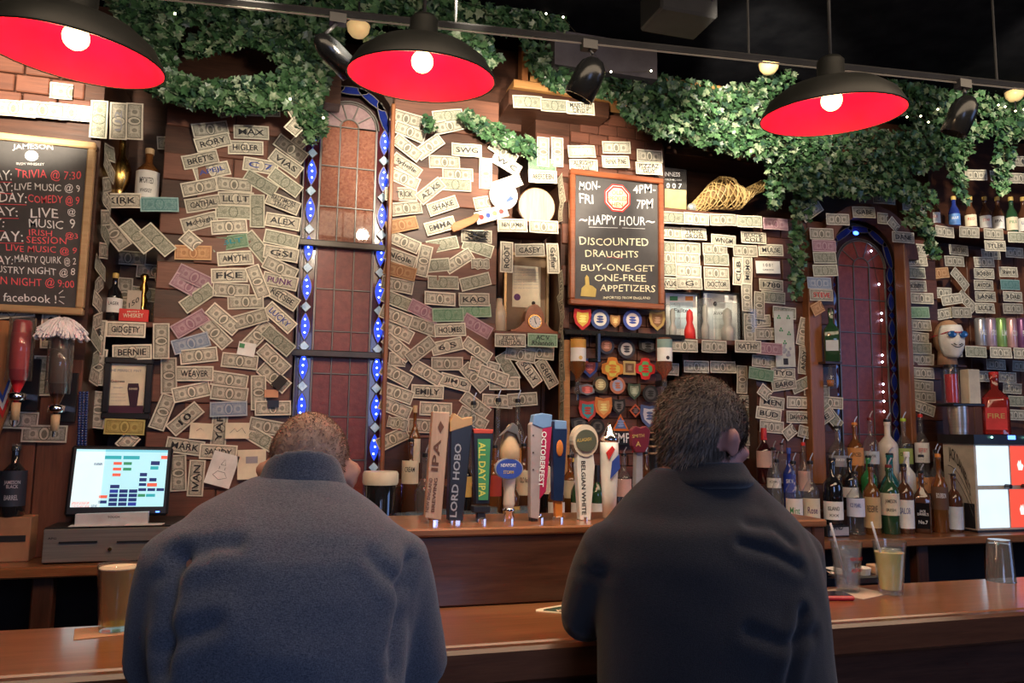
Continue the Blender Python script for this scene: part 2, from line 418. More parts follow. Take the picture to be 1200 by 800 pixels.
# shelves in the recesses (things sit on them)
def shelf(x0, x1, y, Y0, th=.025, m=BW, label=None, name='wall_shelf'):
    a = W((x0+x1)/2, y, Y0); l = W(x0, y, Y0).x; r_ = W(x1, y, Y0).x
    o = MB().box(((l+r_)/2, (Y0+YR)/2, a.z-th/2), (r_-l, YR-Y0, th), bev=.003).build(name, m, None, org=((l+r_)/2, YR, a.z))
    tag(o, label, 'shelf'); return a.z
S1 = shelf(110, 198, 231, 3.64, label='upper wooden shelf left, holding the brass vase and candlestick')
S2 = shelf(110, 198, 376, 3.64, label='lower wooden shelf left, above the framed stout print')
S3 = shelf(582, 657, 268-9, 3.62, label='wooden shelf under the round wooden disc')
S4 = shelf(580, 660, 389, 3.60, label='wooden shelf under the mantel clock')
S5 = shelf(778, 886, 248, 3.62, label='wooden shelf under the wicker fish')
S5b = shelf(886, 926, 258, 3.62, label='dark end piece of wooden shelf below the hanging ivy')
S6 = shelf(778, 905, 398, 3.60, label='wooden shelf carrying two framed certificates')
S7 = shelf(1090, 1215, 267, 3.62, label='upper wooden shelf right, row of beer bottles on it')
S8 = shelf(1098, 1215, 405, 3.62, label='lower wooden shelf right, row of drink cans on it')
S9 = shelf(662, 803, 389, 3.555, .026, m=BMET, label='black metal rail shelf under the happy hour board')
# recess dividers
for x in (199, 108.5, 580, 661, 779, 1097):
    a = W(x, 330, 3.66)
    trim(MB().box((a.x, 3.80, 2.1), (.02, .26, 2.1)), BWdz)
# panels filling the back of the recesses
for x0, x1 in ((582, 660), (780, 886), (1098, 1230), (668, 800)):
    a = W(x0, 400, 3.9).x; b = W(x1, 400, 3.9).x
    t = trim(MB().box(((a+b)/2, 3.92, 1.9), (b-a, .02, 1.7)), BWd)
    k = max(2, int((b-a)/.12))
    for i in range(k): MB().box((a+(b-a)*(i+.5)/k, 3.905, 1.9), ((b-a)/k-.004, .012, 1.7), bev=.003).build('plank', BWz, t)
# ---------------------------------------------------------------- leaded windows
LEAD = mat('dull_lead', (.16, .15, .14), .45, .7)
RGL = mat('red_cathedral_glass', (.17, .032, .028), .4, col2=(.24, .055, .042), scale=30, bump=.25)
AGL = mat('amber_ripple_glass', (.25, .085, .055), .16, col2=(.36, .15, .09), scale=70, bump=1.0, coat=.7)
PGL = mat('pale_violet_glass', (.30, .20, .22), .12, col2=(.42, .30, .30), scale=20, bump=.4, coat=.6)
DRG = mat('dark_red_glass', (.06, .008, .012), .15, coat=.6)
BGL = emis('lit_blue_glass', (.015, .06, .95), 1.5)
BGD = mat('unlit_blue_glass', (.01, .02, .16), .12, coat=.8)
DIA = mat('pale_blue_diamond_glass', (.35, .50, .65), .1, col2=(.6, .75, .85), scale=40, emit=.25)
LED = emis('blue_white_led', (.55, .75, 1), 9)
LEDV = emis('white_led', (.65, .70, 1), 14)
def window(nm, xl, xr, yt, yb, Y, lit, strips, rows, led_right=False):
    """arched leaded light; inner field between xl and xr (pixels at mid height)"""
    xm = (yt+yb)/2
    l = W(xl, xm, Y).x; r_ = W(xr, xm, Y).x; cx = (l+r_)/2; t = W((xl+xr)/2, yt, Y).z; b = W((xl+xr)/2, yb, Y).z
    root = thing(nm, 'x', 'x', (cx, Y, b)); del root['label']; del root['category']; struct(root)
    w_ = r_-l; rad = w_/2; zs = t-rad*.95
    sw = .075; fw_ = w_/2+sw+.03
    # backing and frame
    MB().box((cx, Y+.06, (t+b)/2), (2*fw_, .02, t-b+.2)).build('backing_board', mat('window_back', (.03, .008, .008), .8), root)
    fr = MB()
    fr.box((cx-fw_, Y, (b+zs)/2), (.03, .09, zs-b), bev=.004); fr.box((cx+fw_, Y, (b+zs)/2), (.03, .09, zs-b), bev=.004)
    fr.box((cx, Y, b), (2*fw_, .09, .03), bev=.004)
    for i in range(16):
        a0, a1 = math.pi*i/16, math.pi*(i+1)/16
        fr.prism([(cx+math.cos(a)*q, zs+math.sin(a)*q*1.1) for a, q in ((a0, fw_-.015), (a1, fw_-.015), (a1, fw_+.02), (a0, fw_+.02))], Y-.045, Y+.045)
    fr.build('frame', mat('window_frame_wood', (.05, .025, .015), .5), root)
    came = MB()
    def bar(p, q, th=.006):
        p = Vector((p[0], Y-.006, p[1])); q = Vector((q[0], Y-.006, q[1])); came.tube([p, q], th/1.6, 6)
    # three columns of panes
    zr = [zs-(zs-b)*i/rows for i in range(rows+1)]
    for i in range(rows):
        for j in range(3):
            x0 = l+w_*j/3; x1 = l+w_*(j+1)/3
            dy = random.uniform(-.0015, .0015)
            MB().box(((x0+x1)/2, Y+dy, (zr[i]+zr[i+1])/2), (w_/3-.005, .006, zr[i]-zr[i+1]-.005), bev=.002).build('pane', AGL if (i < 3 and lit) else RGL, root)
        bar((l, zr[i]), (r_, zr[i]))
    for j in range(4): bar((l+w_*j/3, zs if j in (0, 3) else zs), (l+w_*j/3, b))
    # arch head: fan panes round a small half circle
    K = 5
    ri = rad*.34
    def P(a, q): return (cx+math.cos(a)*q, zs+math.sin(a)*q*.95)
    for i in range(K):
        a0, a1 = math.pi*i/K, math.pi*(i+1)/K; poly = [P(a0, ri)]+[P(a0+(a1-a0)*k/4, rad*.98) for k in range(5)]+[P(a1, ri)]+[P(a1-(a1-a0)*k/3, ri) for k in (1, 2)]
        MB().prism(poly, Y-.003, Y+.003).build('pane', PGL if lit else RGL, root)
        bar(P(a0, ri), P(a0, rad)); 
    MB().prism([P(math.pi*k/8, ri*.97) for k in range(9)], Y-.003, Y+.003).build('pane', AGL if lit else RGL, root)
    for q in (ri, rad, rad+.012):
        for k in range(16): bar(P(math.pi*k/16, q), P(math.pi*(k+1)/16, q), .007)
    # border lozenges down both sides
    side = []
    zz = zs+.03; n_l = strips
    step = (zs+.06-b)/n_l
    for sgn in (-1, 1):
        xc = cx+sgn*(w_/2+sw*.55)
        MB().box((xc, Y+.010, (zs+b)/2+.02), (sw*.95, .004, zs-b+.08)).build('border_glass', DRG, root)
        for i in range(n_l):
            zc = zs+.04-step*(i+.5); h = step*.35; ww = sw*.30
            pl = [(xc+ww*math.sin(math.pi*k/6), zc+h-2*h*k/6) for k in range(7)]+[(xc-ww*math.sin(math.pi*k/6), zc-h+2*h*k/6) for k in range(1, 6)]
            litp = lit or False
            MB().prism(pl, Y-.008, Y+.004).build('lozenge', BGL if lit else BGD, root)
            for k in range(len(pl)): bar(pl[k], pl[(k+1) % len(pl)], .0045)
            dz = zc-step*.5; q = step*.115
            dp = [(xc+q*1.05, dz), (xc, dz-q*1.1), (xc-q*1.05, dz), (xc, dz+q*1.1)]
            MB().prism(dp, Y-.010, Y+.003).build('diamond', DIA if lit else BGD, root)
            for k in range(4): bar(dp[k], dp[(k+1) % 4], .004)
            if lit:
                for dd in (-.45, .05, .5): side.append((xc+random.uniform(-.004, .004), zc+h*dd, .0045))
        bar((xc-sw*.5, zs), (xc-sw*.5, b), .007); bar((xc+sw*.5, zs), (xc+sw*.5, b), .007)
    # curved lozenges round the head
    for i in range(5):
        a = math.pi*(i+.5)/5; q = rad+sw*.55; h = .085; ww = .02
        ca, sa = math.cos(a), math.sin(a); c0 = (cx+ca*q, zs+sa*q*1.0+.02)
        pl = []
        for k in range(12):
            t_ = 2*math.pi*k/12; e = math.cos(t_)*h; f_ = (abs(math.sin(t_)))*ww*(1 if math.sin(t_) > 0 else -1)
            pl.append((c0[0]-sa*e+ca*f_, c0[1]+ca*e+sa*f_))
        MB().prism(pl, Y-.008, Y+.004).build('lozenge', BGD, root)
        for k in range(12): bar(pl[k], pl[(k+1) % 12], .005)
    came.build('lead_came', LEAD, root, kind='stuff')
    return root, cx, l, r_, t, b, side
w1, wx, wl, wr_, wt, wb, leds = window('window_1', 369, 434, 121, 590, 3.74, True, 10, 9)
for zpx in (287, 415):
    z = W(400, zpx, 3.70).z
    MB().box((wx, 3.70, z), (wr_-wl+.24, .02, .032), bev=.004).build('glazing_bar', mat('dark_bronze_bar', (.05, .045, .04), .4, .6), w1)
root = thing('string_light', 'blue string lights glowing down both edges of the tall left window', 'string light', (wx, 3.73, wb))
MB().tube([(wx-.19, 3.729, wb), (wx-.19, 3.729, wt-.25)], .0015, 5).build('cord', BLK, root)
for x, z, r_ in leds: MB().ball((x, 3.727, z), r_, 6, 4).build('bulb', LED, root)
w2, wx2, wl2, wr2, wt2, wb2, _ = window('window_2', 985, 1040, 283, 590, 3.74, False, 9, 7)
root = thing('string_light', 'white string lights down the right edge of the smaller arched window', 'string light', (wx2, 3.73, wb2))
cord = []
for (x, y) in ((1021, 294), (1030, 333), (1033, 367), (1033, 375), (1034, 416), (1034, 424), (1035, 450), (1035, 459), (1036, 470), (1036, 482)):
    p = W(x, y, 3.725); cord.append(p); MB().ball(p, .006, 6, 4).build('bulb', LEDV, root)
MB().tube([p+Vector((0, .006, 0)) for p in cord], .0015, 5).build('cord', BLK, root)
p = W(1003, 273, 3.715); o = MB().ball(p, (.02, .008, .012), 8, 6).build('blue_bulb', emis('blue_led_lamp', (.05, .15, 1), 8), root)
# ---------------------------------------------------------------- back counter and bar
def wbox(name, x0, x1, y0, y1, z0, z1, m, label, cat, parent=None, bev=.006, org=True):
    mb = MB().box(((x0+x1)/2, (y0+y1)/2, (z0+z1)/2), (x1-x0, y1-y0, z1-z0), bev=bev)
    if parent is not None: return mb.build(name, m, parent)
    return tag(mb.build(name, m, None, org=((x0+x1)/2, (y0+y1)/2, z0)), label, cat)
bc = thing('back_counter', 'long low wooden back counter under the wall of dollar bills', 'counter', (1, 3.5, 0))
wbox('counter_top', -3, 5.2, 3.17, 3.92, CNT-.04, CNT, BAR, '', '', bc)
wbox('kick_board', -3, 5.2, 3.72, 3.80, 0, CNT-.04, mat('under_counter_black', (.012, .01, .01), .7), '', '', bc)
for px in (50, 275, 480, 700, 860, 1082, 1170):
    x = W(px, 690, 3.22).x; wbox('post', x-.035, x+.035, 3.21, 3.27, 0, CNT-.04, BWdz, '', '', bc)
wbox('lower_shelf', -3, 5.2, 3.3, 3.72, .5, .53, BWd, '', '', bc)
# stepped bottle risers
T2, T3 = 1.14, 1.27
def riser(px0, px1, label):
    a = W(px0, 600, 3.5).x; b = W(px1, 600, 3.5).x
    wbox('bottle_riser', a, b, 3.415, 3.528, CNT, T2, BWd, 'lower dark step '+label, 'riser'); wbox('bottle_riser', a, b, 3.53, 3.64, CNT, T3, BWd, 'upper dark step '+label, 'riser')
riser(462, 845, 'of bottles behind the beer taps')
riser(865, 1100, 'of bottles in front of the smaller arched window')
# serving bar
br = thing('serving_bar', 'varnished wooden serving bar the two customers lean on', 'bar', (1, 1.9, 0))
YF, YB = 1.70, 2.08
m_ = MB(); m_.box((1, (YF+YB)/2+.008, BARZ-.025), (7, YB-YF-.016, .05), bev=.004); m_.build('bar_top', BAR, br)
m_ = MB().box((1, YF-.002, BARZ-.041), (7, .036, .078), bev=.008); m_.build('bar_nosing', wood('shaded_nosing', (.09, .034, .017), (.17, .068, .032), .3, 'x', .7, coat=.4, rnd=0), br)  # darker than the bar top: front face shade put into the wood colour
wbox('bar_front', -2.5, 4.5, YF+.16, YF+.2, 0, BARZ-.05, BARF, '', '', br)
wbox('bar_back', -2.5, 4.5, YB-.05, YB-.01, 0, BARZ-.05, BARF, '', '', br)
wbox('apron_board', -2.5, 4.5, YF+.02, YF+.05, BARZ-.20, BARZ-.06, BARF, '', '', br)
for i in range(9): wbox('panel', -2.4+i*.76, -1.7+i*.76, YF+.145, YF+.165, .2, .85, BARF, '', '', br)
foot = MB().tube([(-2.5, YF+.02, .2), (4.5, YF+.02, .2)], .02, 10); foot.build('foot_rail', BRASS, br)
tx0 = W(330, 640, YB).x; tx1 = W(966, 650, YB).x
tb = thing('tap_box', 'dark wooden box along the bar carrying the beer tap handles', 'tap box', ((tx0+tx1)/2, YB+.15, BARZ))
wbox('front_board', tx0, tx1-.05, YB-.012, YB+.012, BARZ, TAPZ-.02, BARF, '', '', tb)
wbox('top_board', tx0, tx1, YB-.02, YB+.30, TAPZ-.022, TAPZ, BAR, '', '', tb, bev=.005)
wbox('end_board', tx1-.05, tx1-.005, YB-.015, YB+.28, BARZ, TAPZ-.02, BARF, '', '', tb)
wbox('end_board', tx0, tx0+.03, YB+.012, YB+.28, BARZ, TAPZ-.02, BARF, '', '', tb)
wbox('rear_board', tx0, tx1-.05, YB+.26, YB+.28, BARZ-.25, TAPZ-.02, STEEL, '', '', tb)
# ================================================================ the dollar bills
B0 = bill_mat('banknote_front', (.82, .76, .61), (.06, .062, .042))
B1 = bill_mat('banknote_back', (.74, .72, .57), (.06, .085, .05), True)
BP = bill_mat('banknote_pink', (.58, .40, .42), (.25, .10, .16))
BO = bill_mat('banknote_orange', (.66, .40, .20), (.30, .12, .05))
BT = bill_mat('banknote_teal', (.30, .50, .48), (.04, .16, .16), True)
BBL = bill_mat('banknote_blue', (.45, .50, .55), (.10, .16, .28))
BY = bill_mat('banknote_gold_seal', (.60, .50, .16), (.20, .14, .03))
BG = bill_mat('banknote_green', (.42, .56, .40), (.06, .20, .09), True)
BMK = bill_mat('banknote_marked', (.84, .78, .62), (.12, .12, .09), hd=.32)
BM = {'m': BMK, 'f': B0, 'b': B1, 'p': BP, 'o': BO, 't': BT, 'u': BBL, 'y': BY, 'g': BG}
TEAL = mat('teal_marker', (.01, .22, .28), .6); PURP = mat('purple_marker', (.10, .02, .12), .6); CYAN = mat('turquoise_marker', (.02, .45, .42), .6)
BLUEM = mat('blue_marker', (.02, .05, .28), .6); REDM = mat('red_marker', (.55, .03, .03), .6); WHM = mat('white_marker', (.85, .85, .82), .6)
L_, H_ = .156, .0663
def bendf(kind):
    return [lambda x, z: -.004*math.cos(x/L_*math.pi)+.001, lambda x, z: -.010*(x/L_+.5)**2, lambda x, z: -.010*(.5-x/L_)**2,
            lambda x, z: -.004*math.sin(x/L_*6)-.002, lambda x, z: -.012*abs(x/L_)**1.5*(.6+z/H_), lambda x, z: -.014*max(0, .1-x/L_+z/H_*.4), lambda x, z: -.013*max(0, x/L_+.05-z/H_*.5)][kind]
BME = {}
def bill_mesh(kind, mk, form):
    k = (kind, mk, form)
    if k in BME: return BME[k]
    L, H = (L_, H_) if form == 'r' else ((L_*.52, H_) if form == 'h' else (L_*.62, H_*.8))
    nx, nz = 6, 2; vs = []; uv = []; fs = []; f = bendf(kind)
    for j in range(nz+1):
        for i in range(nx+1):
            x = L*(i/nx-.5); z = H*(j/nz-.5); y = f(x, z)
            if form == 'w': y -= .012*math.sin(i*1.9)*.5; z += .004*math.sin(i*2.3+j)
            vs.append((x, y, z)); uv.append((i/nx*(1 if form != 'h' else .52), j/nz))
    for j in range(nz):
        for i in range(nx):
            a = j*(nx+1)+i; fs.append((a, a+1, a+nx+2, a+nx+1))
    me = bpy.data.meshes.new('dollar_bill'); me.from_pydata(vs, [], fs); ul = me.uv_layers.new()
    for l in me.loops: ul.data[l.index].uv = uv[l.vertex_index]
    me.materials.append(BM[mk]); me.shade_smooth(); BME[k] = me; return me
BILLS = []     # for the labels: (object, px, py, angle, text, look, region, group)
ORD = ['', 'second ', 'third ', 'fourth ', 'fifth ', 'sixth ', 'seventh ', 'eighth ', 'ninth ']
COLN = {'m': '', 'f': '', 'b': '', 'p': 'pinkish ', 'o': 'orange tinted ', 't': 'teal ', 'u': 'bluish ', 'y': 'gold printed ', 'g': 'green '}
zi = [0]
def bills(region, where, Y, rows, side=None, brighten=None):
    for r_ in rows:
        cx, cy, ang = r_[0], r_[1], r_[2]; txt = r_[3] if len(r_) > 3 else ''; mk = r_[4] if len(r_) > 4 else ('b' if random.random() < .22 else 'f')
        form = r_[5] if len(r_) > 5 else 'r'; ink = r_[6] if len(r_) > 6 else INK
        if txt and mk in 'fb': mk = 'm'
        zi[0] += 1; off = .0015*(zi[0] % 9)+.004
        k = random.choice([0, 0, 3, 1, 2, 4, 5, 6]) if not txt else random.choice([0, 3])
        me = bill_mesh(k, mk, form)
        ob = bpy.data.objects.new('dollar_bill', me); C.objects.link(ob)
        if side is None:
            a = R(ang); p0 = W(cx, cy, Y-off); p1 = W(cx+10*math.cos(a), cy-10*math.sin(a), Y-off); wa = math.atan2(p1.z-p0.z, p1.x-p0.x)
            ob.location = p0; ob.rotation_euler = (random.uniform(-.06, .03), -wa, random.uniform(-.05, .05))
        else:       # on a face looking to the right, plane x = side
            d = ray(cx, cy); t = (side+off)/d.x; ob.location = (side+off, min(d.y*t, 3.62), CAMZ+d.z*t) if d.x*t != 0 else (0, 0, 0)
            ob.location = (side+off, Y, W(cx, cy, Y).z); ob.rotation_euler = (0, -R(ang), R(90))
        if txt:
            w_ = L_*.72 if form == 'r' else L_*.36; h = H_*.42
            if '\n' in txt: h = H_*.75
            vs, fs, tw, th = tmesh(txt, .015); f = bendf(k); aspect = tw/th*h
            w_ = min(w_, aspect*1.9)
            q = []
            for v in vs:
                x = (v[0]-.5)*w_; z = (v[1]-.5)*h; q.append((x, f(x, z)-.0016, z))
            tm = bpy.data.meshes.new('lettering'); tm.from_pydata(q, [], fs); tm.materials.append(ink)
            to = bpy.data.objects.new('lettering', tm); C.objects.link(to); to.parent = ob
        BILLS.append((ob, cx, cy, ang, txt.replace('\n', ' '), mk, form, region, where, side))
bills('A', 'on the wall left of the tall window', YW, [
 (277,127.5,8),(308,129,-3,'','f'),(312,112,-5),(246.6,151.6,8),(249.6,166.6,12,'RORY','f'),(294.6,155,-3,'MAX','f'),(288,173,-3,'HIGLER','f'),
 (235,187,10,"BRET'S"),(248.4,200.5,12,'APEJL','f','r',BLUEM),(234,219.4,9),(238.5,238.6,8,'CATHAL'),(234,260,13,'McHugh','f'),(274.5,216.4,-5),(276.6,233,-2,'LL LT'),
 (273.6,248.5,-2),(301.5,247,90),(268.5,265.6,3),(305.4,194.5,-10,'C 7','f','r',BLUEM),(341,175,-35),(335,191.5,-35,'VIAS'),(334.5,214,-35),(305.4,214.6,-30),
 (331.5,238,-22,'BALTIMORE\nSTREET'),(331.5,259.6,-10,'ALEX'),(330,280,-12),(329.4,297,-10,'GSI','f'),(301.5,289,-50),(270,284,8,'JBLT','g','r',TEAL),
 (276,302.5,3,'AMYTHI'),(223.5,281.5,-40,'','f','h'),(226.5,296,-2,'','o'),(228,325,-25,'','p'),(268.8,322.6,1,'FKE','f'),(328.5,314.5,-25),(328.5,329.5,-12,'PUNK','f','r',PURP),
 (357,160,45),(222,336,-28,'','p'),(232,349,33),(271,340,-3),(288,353.5,1),(331,347.6,-32,'KETSEE'),(223,379,30,'','p'),(262,374,-40),(293,373.6,15),(328,372,-42,'LUCKY','f','r',BLUEM),
 (252,390,-45),(224,402,15,'','u'),(302,393,45),(326,399,-40),(233,416.5,6),(281,423,-6),(321,421,-43),(228,437.6,0,'WEAVER'),(269,445,-8),(321,442,-40),
 (224.5,459,12,'','f'),(269,461,-6),(303,460,90),(320,478,1,'','f'),(191,482.5,68),(217,490.5,40,'10','f'),(268,479,2,'','u'),(257,502,85,'YAF'),(313,500,-10),(310,516.5,-30),
 (217,523,-8,'MARK'),(256,529.5,-3,'SANDY'),(230,560,85,'IVAN'),(209,554,90),(198,440,90),(302,330,-68)])
bills('R', 'in the recess beside the events board', 3.625, [
 (143,235,-1,'KIRK','f'),(187,239.5,0,'','t'),(134,274,-50),(161,277,-47),(185,281,-45),
 (147.5,386,-2,'GIDGETY','f'),(189,399.5,90),(155,412.5,1,'BERNIE'),(146,500,-2,'','y'),(150,517,45,'','f','h'),(115,480,80),(114,430,83),(114,396,85,'MITCH')])
bills('R2', 'at the back of the left recess', 3.90, [(205,168,0),(150,302,-4),(181,318,-5),(128,323,-78),(193,338,-80),(172,345,-8),(146,345,85)])
XS = lx+.004
bills('S', 'on the cabinet side by the events board', 3.50, [
 (116,178,12),(115,196,-15),(114,215,20),(113,234,-10),(112,254,15),(110,273,-22),(109,293,10),(107,313,-12),(105,333,24),(103,354,-8),(101,376,14),(99,398,-18),(98,420,12),(97,440,-6)], side=XS)
bills('T', 'above the events board', YL-.03, [
 (16,127,-5),(50,129,-5),(84,132,-5),(116,140,86),(139,142,88,'U2','f','r',GREY),(157.5,142,89),(72,107,-6,'','f','h')])
bills('T2', 'below the events board', YL-.012, [(14,363,4,'BESSIE','f'),(50,440,86),(52,508,-1),(18,492,-2),(59,385,86,'BO'),(14,415,80)])
bills('B', 'on the wall right of the tall window', YW, [
 (476,139,-15),(480.5,154.6,-22),(503,172,35),(477.5,173,-38),(527,147.4,12),(525,136,5),(547,176,-4,'SWG'),(521,190,-3),(476,194.5,-35,'Sybelle'),(473,209.5,-25),(536.6,204.5,-3),
 (504.5,223.6,38,'AZ KS'),(533.6,216.4,-5),(569,203.5,90),(593.7,192,-32,'W C'),(590,178,-35),(470,227.5,-3,'PATRICK'),(476,244,6),(519,241,18,'SHAKE'),(516,264.5,15,'EMMA'),(471,263.5,12,'','o'),
 (473.6,283.7,-25),(469,301.7,-20,'Nicole','f'),(468.5,317.6,-15,'','o'),(496.4,305.6,78),(518.6,286.7,10),(509,311,5),(537.5,305.6,32),(563,309,0,'','f','w'),(560,289.7,-20),
 (558.5,277,-3),(564.5,238,10,'','f','h'),(594.5,215.5,20),(577,251.5,15,'','o'),(519.5,331,-2),(557,330,13),(465.6,334,-12),(465.6,352,-22),(515.5,350,-3),(555.6,351,-1,'KAO','f'),
 (497,365,-25,'','p'),(464,370.6,-22),(525,369,1,'','g'),(557,364,0,'','g'),(559,382,-30,'','p'),(466,387.5,-28),(495.6,382,-20),(527.5,386.4,2,'HOLMES'),(466,407,-40),(493,410,38),
 (524,405.5,12,'6 S','f'),(559,410,-35),(524,426,0),(464.5,439,-28),(465.6,421,-5,'','f','h'),(500.5,437,-30),(534,448,-15,'JIM D'),(555.6,442,-48),(568,429,-15),(465.6,460.6,-20),
 (501,459,-3,'EMILY'),(463,478,-22),(510.6,479,-3),(557,474.5,-38),(460,514,25),(466,496,-12,'','f','w'),(497.5,499,-3),(554,490.6,-30),(578,440,-20)])
bills('C', 'in the middle cabinet', 3.63, [
 (636.6,178,90),(653,178,90),(635,193,-3,'','g'),(636,207,-3,'ABERDEEN'),(593.7,301,89,'ROOT','f'),(620.7,293,0,'CASEY'),(648,302.6,-87,'Gaffer')])
bills('C1', 'on the middle cabinet shelf edge', 3.61, [(600.6,264,-1,'BEN JAMIN'),(637,265.7,-3)])
bills('C2', 'just below the mantel clock', 3.595, [(598,398.7,-2,'KELLIS V\nFAITH LOCK'),(636,398.7,-2,'AC V\nRhiannon','g')])
bills('C3', 'under the clock shelf', 3.66, [(595,430.6,-60),(620,435.5,-55,'SULLY','f'),(640.7,437,-60,'GRIFF','f'),(591,449,0),(610,415.6,-10),(632,413,-6),(583,470,-4),(612,468,4)])
bills('C4', 'on the post beside happy hour board', 3.60, [
 (660,222,80),(659,242,96),(657,335,84),(657,360,70),(657,382,95),(657,404,85),(657,428,92),(656,452,80),(656,476,90)], side=W(655, 400, 3.6).x)
bills('K', 'atop the middle pier', 3.515, [(618.6,119.5,-3),(650,124,-3),(680,127,-4,'MAJESTIC\nCINDY','f')])
bills('K2', 'above the happy hour board', 3.63, [(681.5,177.5,0,'WEEKR','f','r',WHM),(684,194,-2,'ALRIGHT\nDALE'),(722,173,-3),(721.5,189.5,-2,'FUNK PINE'),(761,183,-3),(760.5,197.5,-4,'PIZZAZ\nGUY')])
bills('D1', 'on the shelf edge under the wicker fish', 3.61, [(787,255,-3),(815.7,256.5,-3),(847,257.5,-3),(878,259.5,-4),(909,262.5,-5,'','p')])
bills('D', 'right of the happy hour board', 3.66, [
 (785.5,273,-3),(813,274,-3,'THESE\nGROSS'),(848,282,-5,'WNGM'),(883,278.6,-5,'BUCK\nCOLE'),(782,290,-2),(806,291,-3),(783,302,-2),(805,303,-2),(839,304,-2),(806.6,317.6,-3),
 (839,320,-3),(807.6,332,-2,'G','f'),(840,333,-2,'DOCTOR'),(783,316,-2),(783,332,-2,'LAVLIO'),(865,317.6,90,'CLB','f'),(875.5,316,90,'MISMO'),(873,294,-2),(903.5,293,-2,'MULSE'),(838,292,-2)])
bills('D2', 'on the shelf edge under the certificates', 3.59, [(802,405,-2),(836.5,406,-2),(876.5,406,-3,'KATHY','f'),(901,408.6,-5,'','p')])
bills('D3', 'under the certificate shelf', 3.75, [(816,429.5,-2),(847,430,-2),(869.5,444.5,90),(877,470,-2,'KE'),(878.5,483.5,-2),(880,498.5,-2),(881.5,515,-2),(883,530,-2,'AH'),(780,432,-4)])
bills('E', 'left of the smaller arched window', YW, [
 (904,334,-5,'1780'),(906,348.5,-5),(875,348.5,90),(889.5,358,88),(918.7,366.4,-5),(878,384,90),(899,391,0),(889,376,3),(940.5,388.5,82),(941.6,422,88,'ANDY','f'),(895,423.5,-5),(892,438.5,-10,'','g'),
 (917.5,437,-5,'TYO'),(919,450,8,'EARO','f'),(941.6,449.6,25),(896,459.5,-40,'','f','h'),(956.6,457.4,-5),(905,471.5,-8,'MEN'),(936,471.5,-2),(901,485,-10,'BUD'),(936,488.6,-2,'DAWSON'),
 (904,500,-5),(925,506,40,'','f','h'),(943,506,-15,'','f','h'),(964,491,40,'HE'),(974.6,488,-50),(961,471.5,-5),(972.6,471.5,-5),(951,248,35)])
bills('F', 'around the smaller arched window head', 3.60, [
 (981.6,257,-3),(1012.5,248.7,-2,'GABE'),(1034,256,-5,'','f','h'),(1047,263,-50,'','f','h'),(1058.6,278,-5,'DANE'),(1036,232.5,-5),(1068.4,240.6,-3),
 (962.7,274,-3),(966,288,-3,'','p'),(966,302,0),(966.6,317,0),(960,331.6,-3,'','u'),(962.7,345.6,-2,'STEVE','f','r',REDM),(958,361,30,'','o','h')])
bills('G', 'right of the smaller arched window', YW, [
 (1076,292,-4),(1072.6,305.6,-2),(1071.6,319.6,-3),(1074,335,0,'BOBBY L'),(1080,349.5,-3),(1076.5,366,0,'','g'),(1078,381,-3),(1076,395.6,-5),(1078,408,-2),(1081,421,-3),(1082,437,-3),(1081,452,-6),(1082,464.5,-5),(1083,478,-20)])
bills('H1', 'on the beer bottle shelf edge', 3.61, [(1106.4,271.5,-5),(1135.6,272,-3),(1164,274,-3),(1193.5,278,-3),(1166,288,-3,'TYLER')])
bills('H', 'between the two right shelves', 3.78, [
 (1123.6,293,-5,'KATH OF ARTO'),(1189,296,-3),(1161,298,-2),(1118.7,306,-3),(1153,307,-2),(1100,320,5,'','o'),(1125,327,-50),(1153,320.5,-3,'BOBBY'),(1182,318.6,-2,'Shim H'),
 (1153,334,-2,'AVOCA','f'),(1184,333.6,-2,'','t'),(1154.5,347.5,-3,'LANE'),(1187,347.5,-3,'3 DAD'),(1154.5,361,-2,'LULZ','f'),(1187.4,361.5,-2),(1115.5,350.5,8),(1126.5,366,0),(1133,353,-50),(1102.5,343,-4),(1104,368,10)])
bills('H2', 'on the can shelf edge', 3.61, [(1115,411,-3),(1144,412,-3),(1172.4,413,-3),(1200,414,-3)])
bills('H3', 'below the drink can shelf', 3.80, [(1167.5,427,-3),(1196,429,-3),(1180,442,-3),(1155,441,-2),(1186,455,-3),(1193,470,-3),(1190,486,-3)])
bills('I', 'top right under the ivy', 3.60, [(1143,205,-3),(1171,207,-4),(1196,209,-3),(1198,189,-5)])
bills('J', 'tucked in the ivy', 3.37, [(357,99,40,'AM'),(353,141,48),(345,128,-60,'','f','h')])
# papers and cards among the notes
def card(px, py, w_, h_, ang, m, label, Y=YW-.02, name='note_card', cat='card', th=.0012):
    a = R(ang); p0 = W(px, py, Y); p1 = W(px+10*math.cos(a), py-10*math.sin(a), Y); wa = math.atan2(p1.z-p0.z, p1.x-p0.x)
    o = MB().box((0, 0, 0), (w_, th, h_)).build(name, m); o.location = p0; o.rotation_euler = (0, -wa, 0); return tag(o, label, cat)
def line(par, pts, m, r_=.0008, name='drawing'):
    mb = MB()
    for pl in pts: mb.tube([(x, -.0018, z) for x, z in pl], r_, 4)
    return mb.lb(name, m, par)
EMB = {}
c = card(289, 409, .075, .06, -10, WHT, 'white gift card with a green corner pinned among the left notes'); MB().box((-.022, -.0014, .012), (.022, .001, .02)).lb('green_panel', GRN, c)
c = card(236, 505, .095, .07, -3, CREAM, 'small cream card with an eye doodle, left notes', name='doodle_card'); line(c, [[(-.02, 0), (-.005, .012), (.015, 0), (-.005, -.008), (-.02, 0)]], INK)
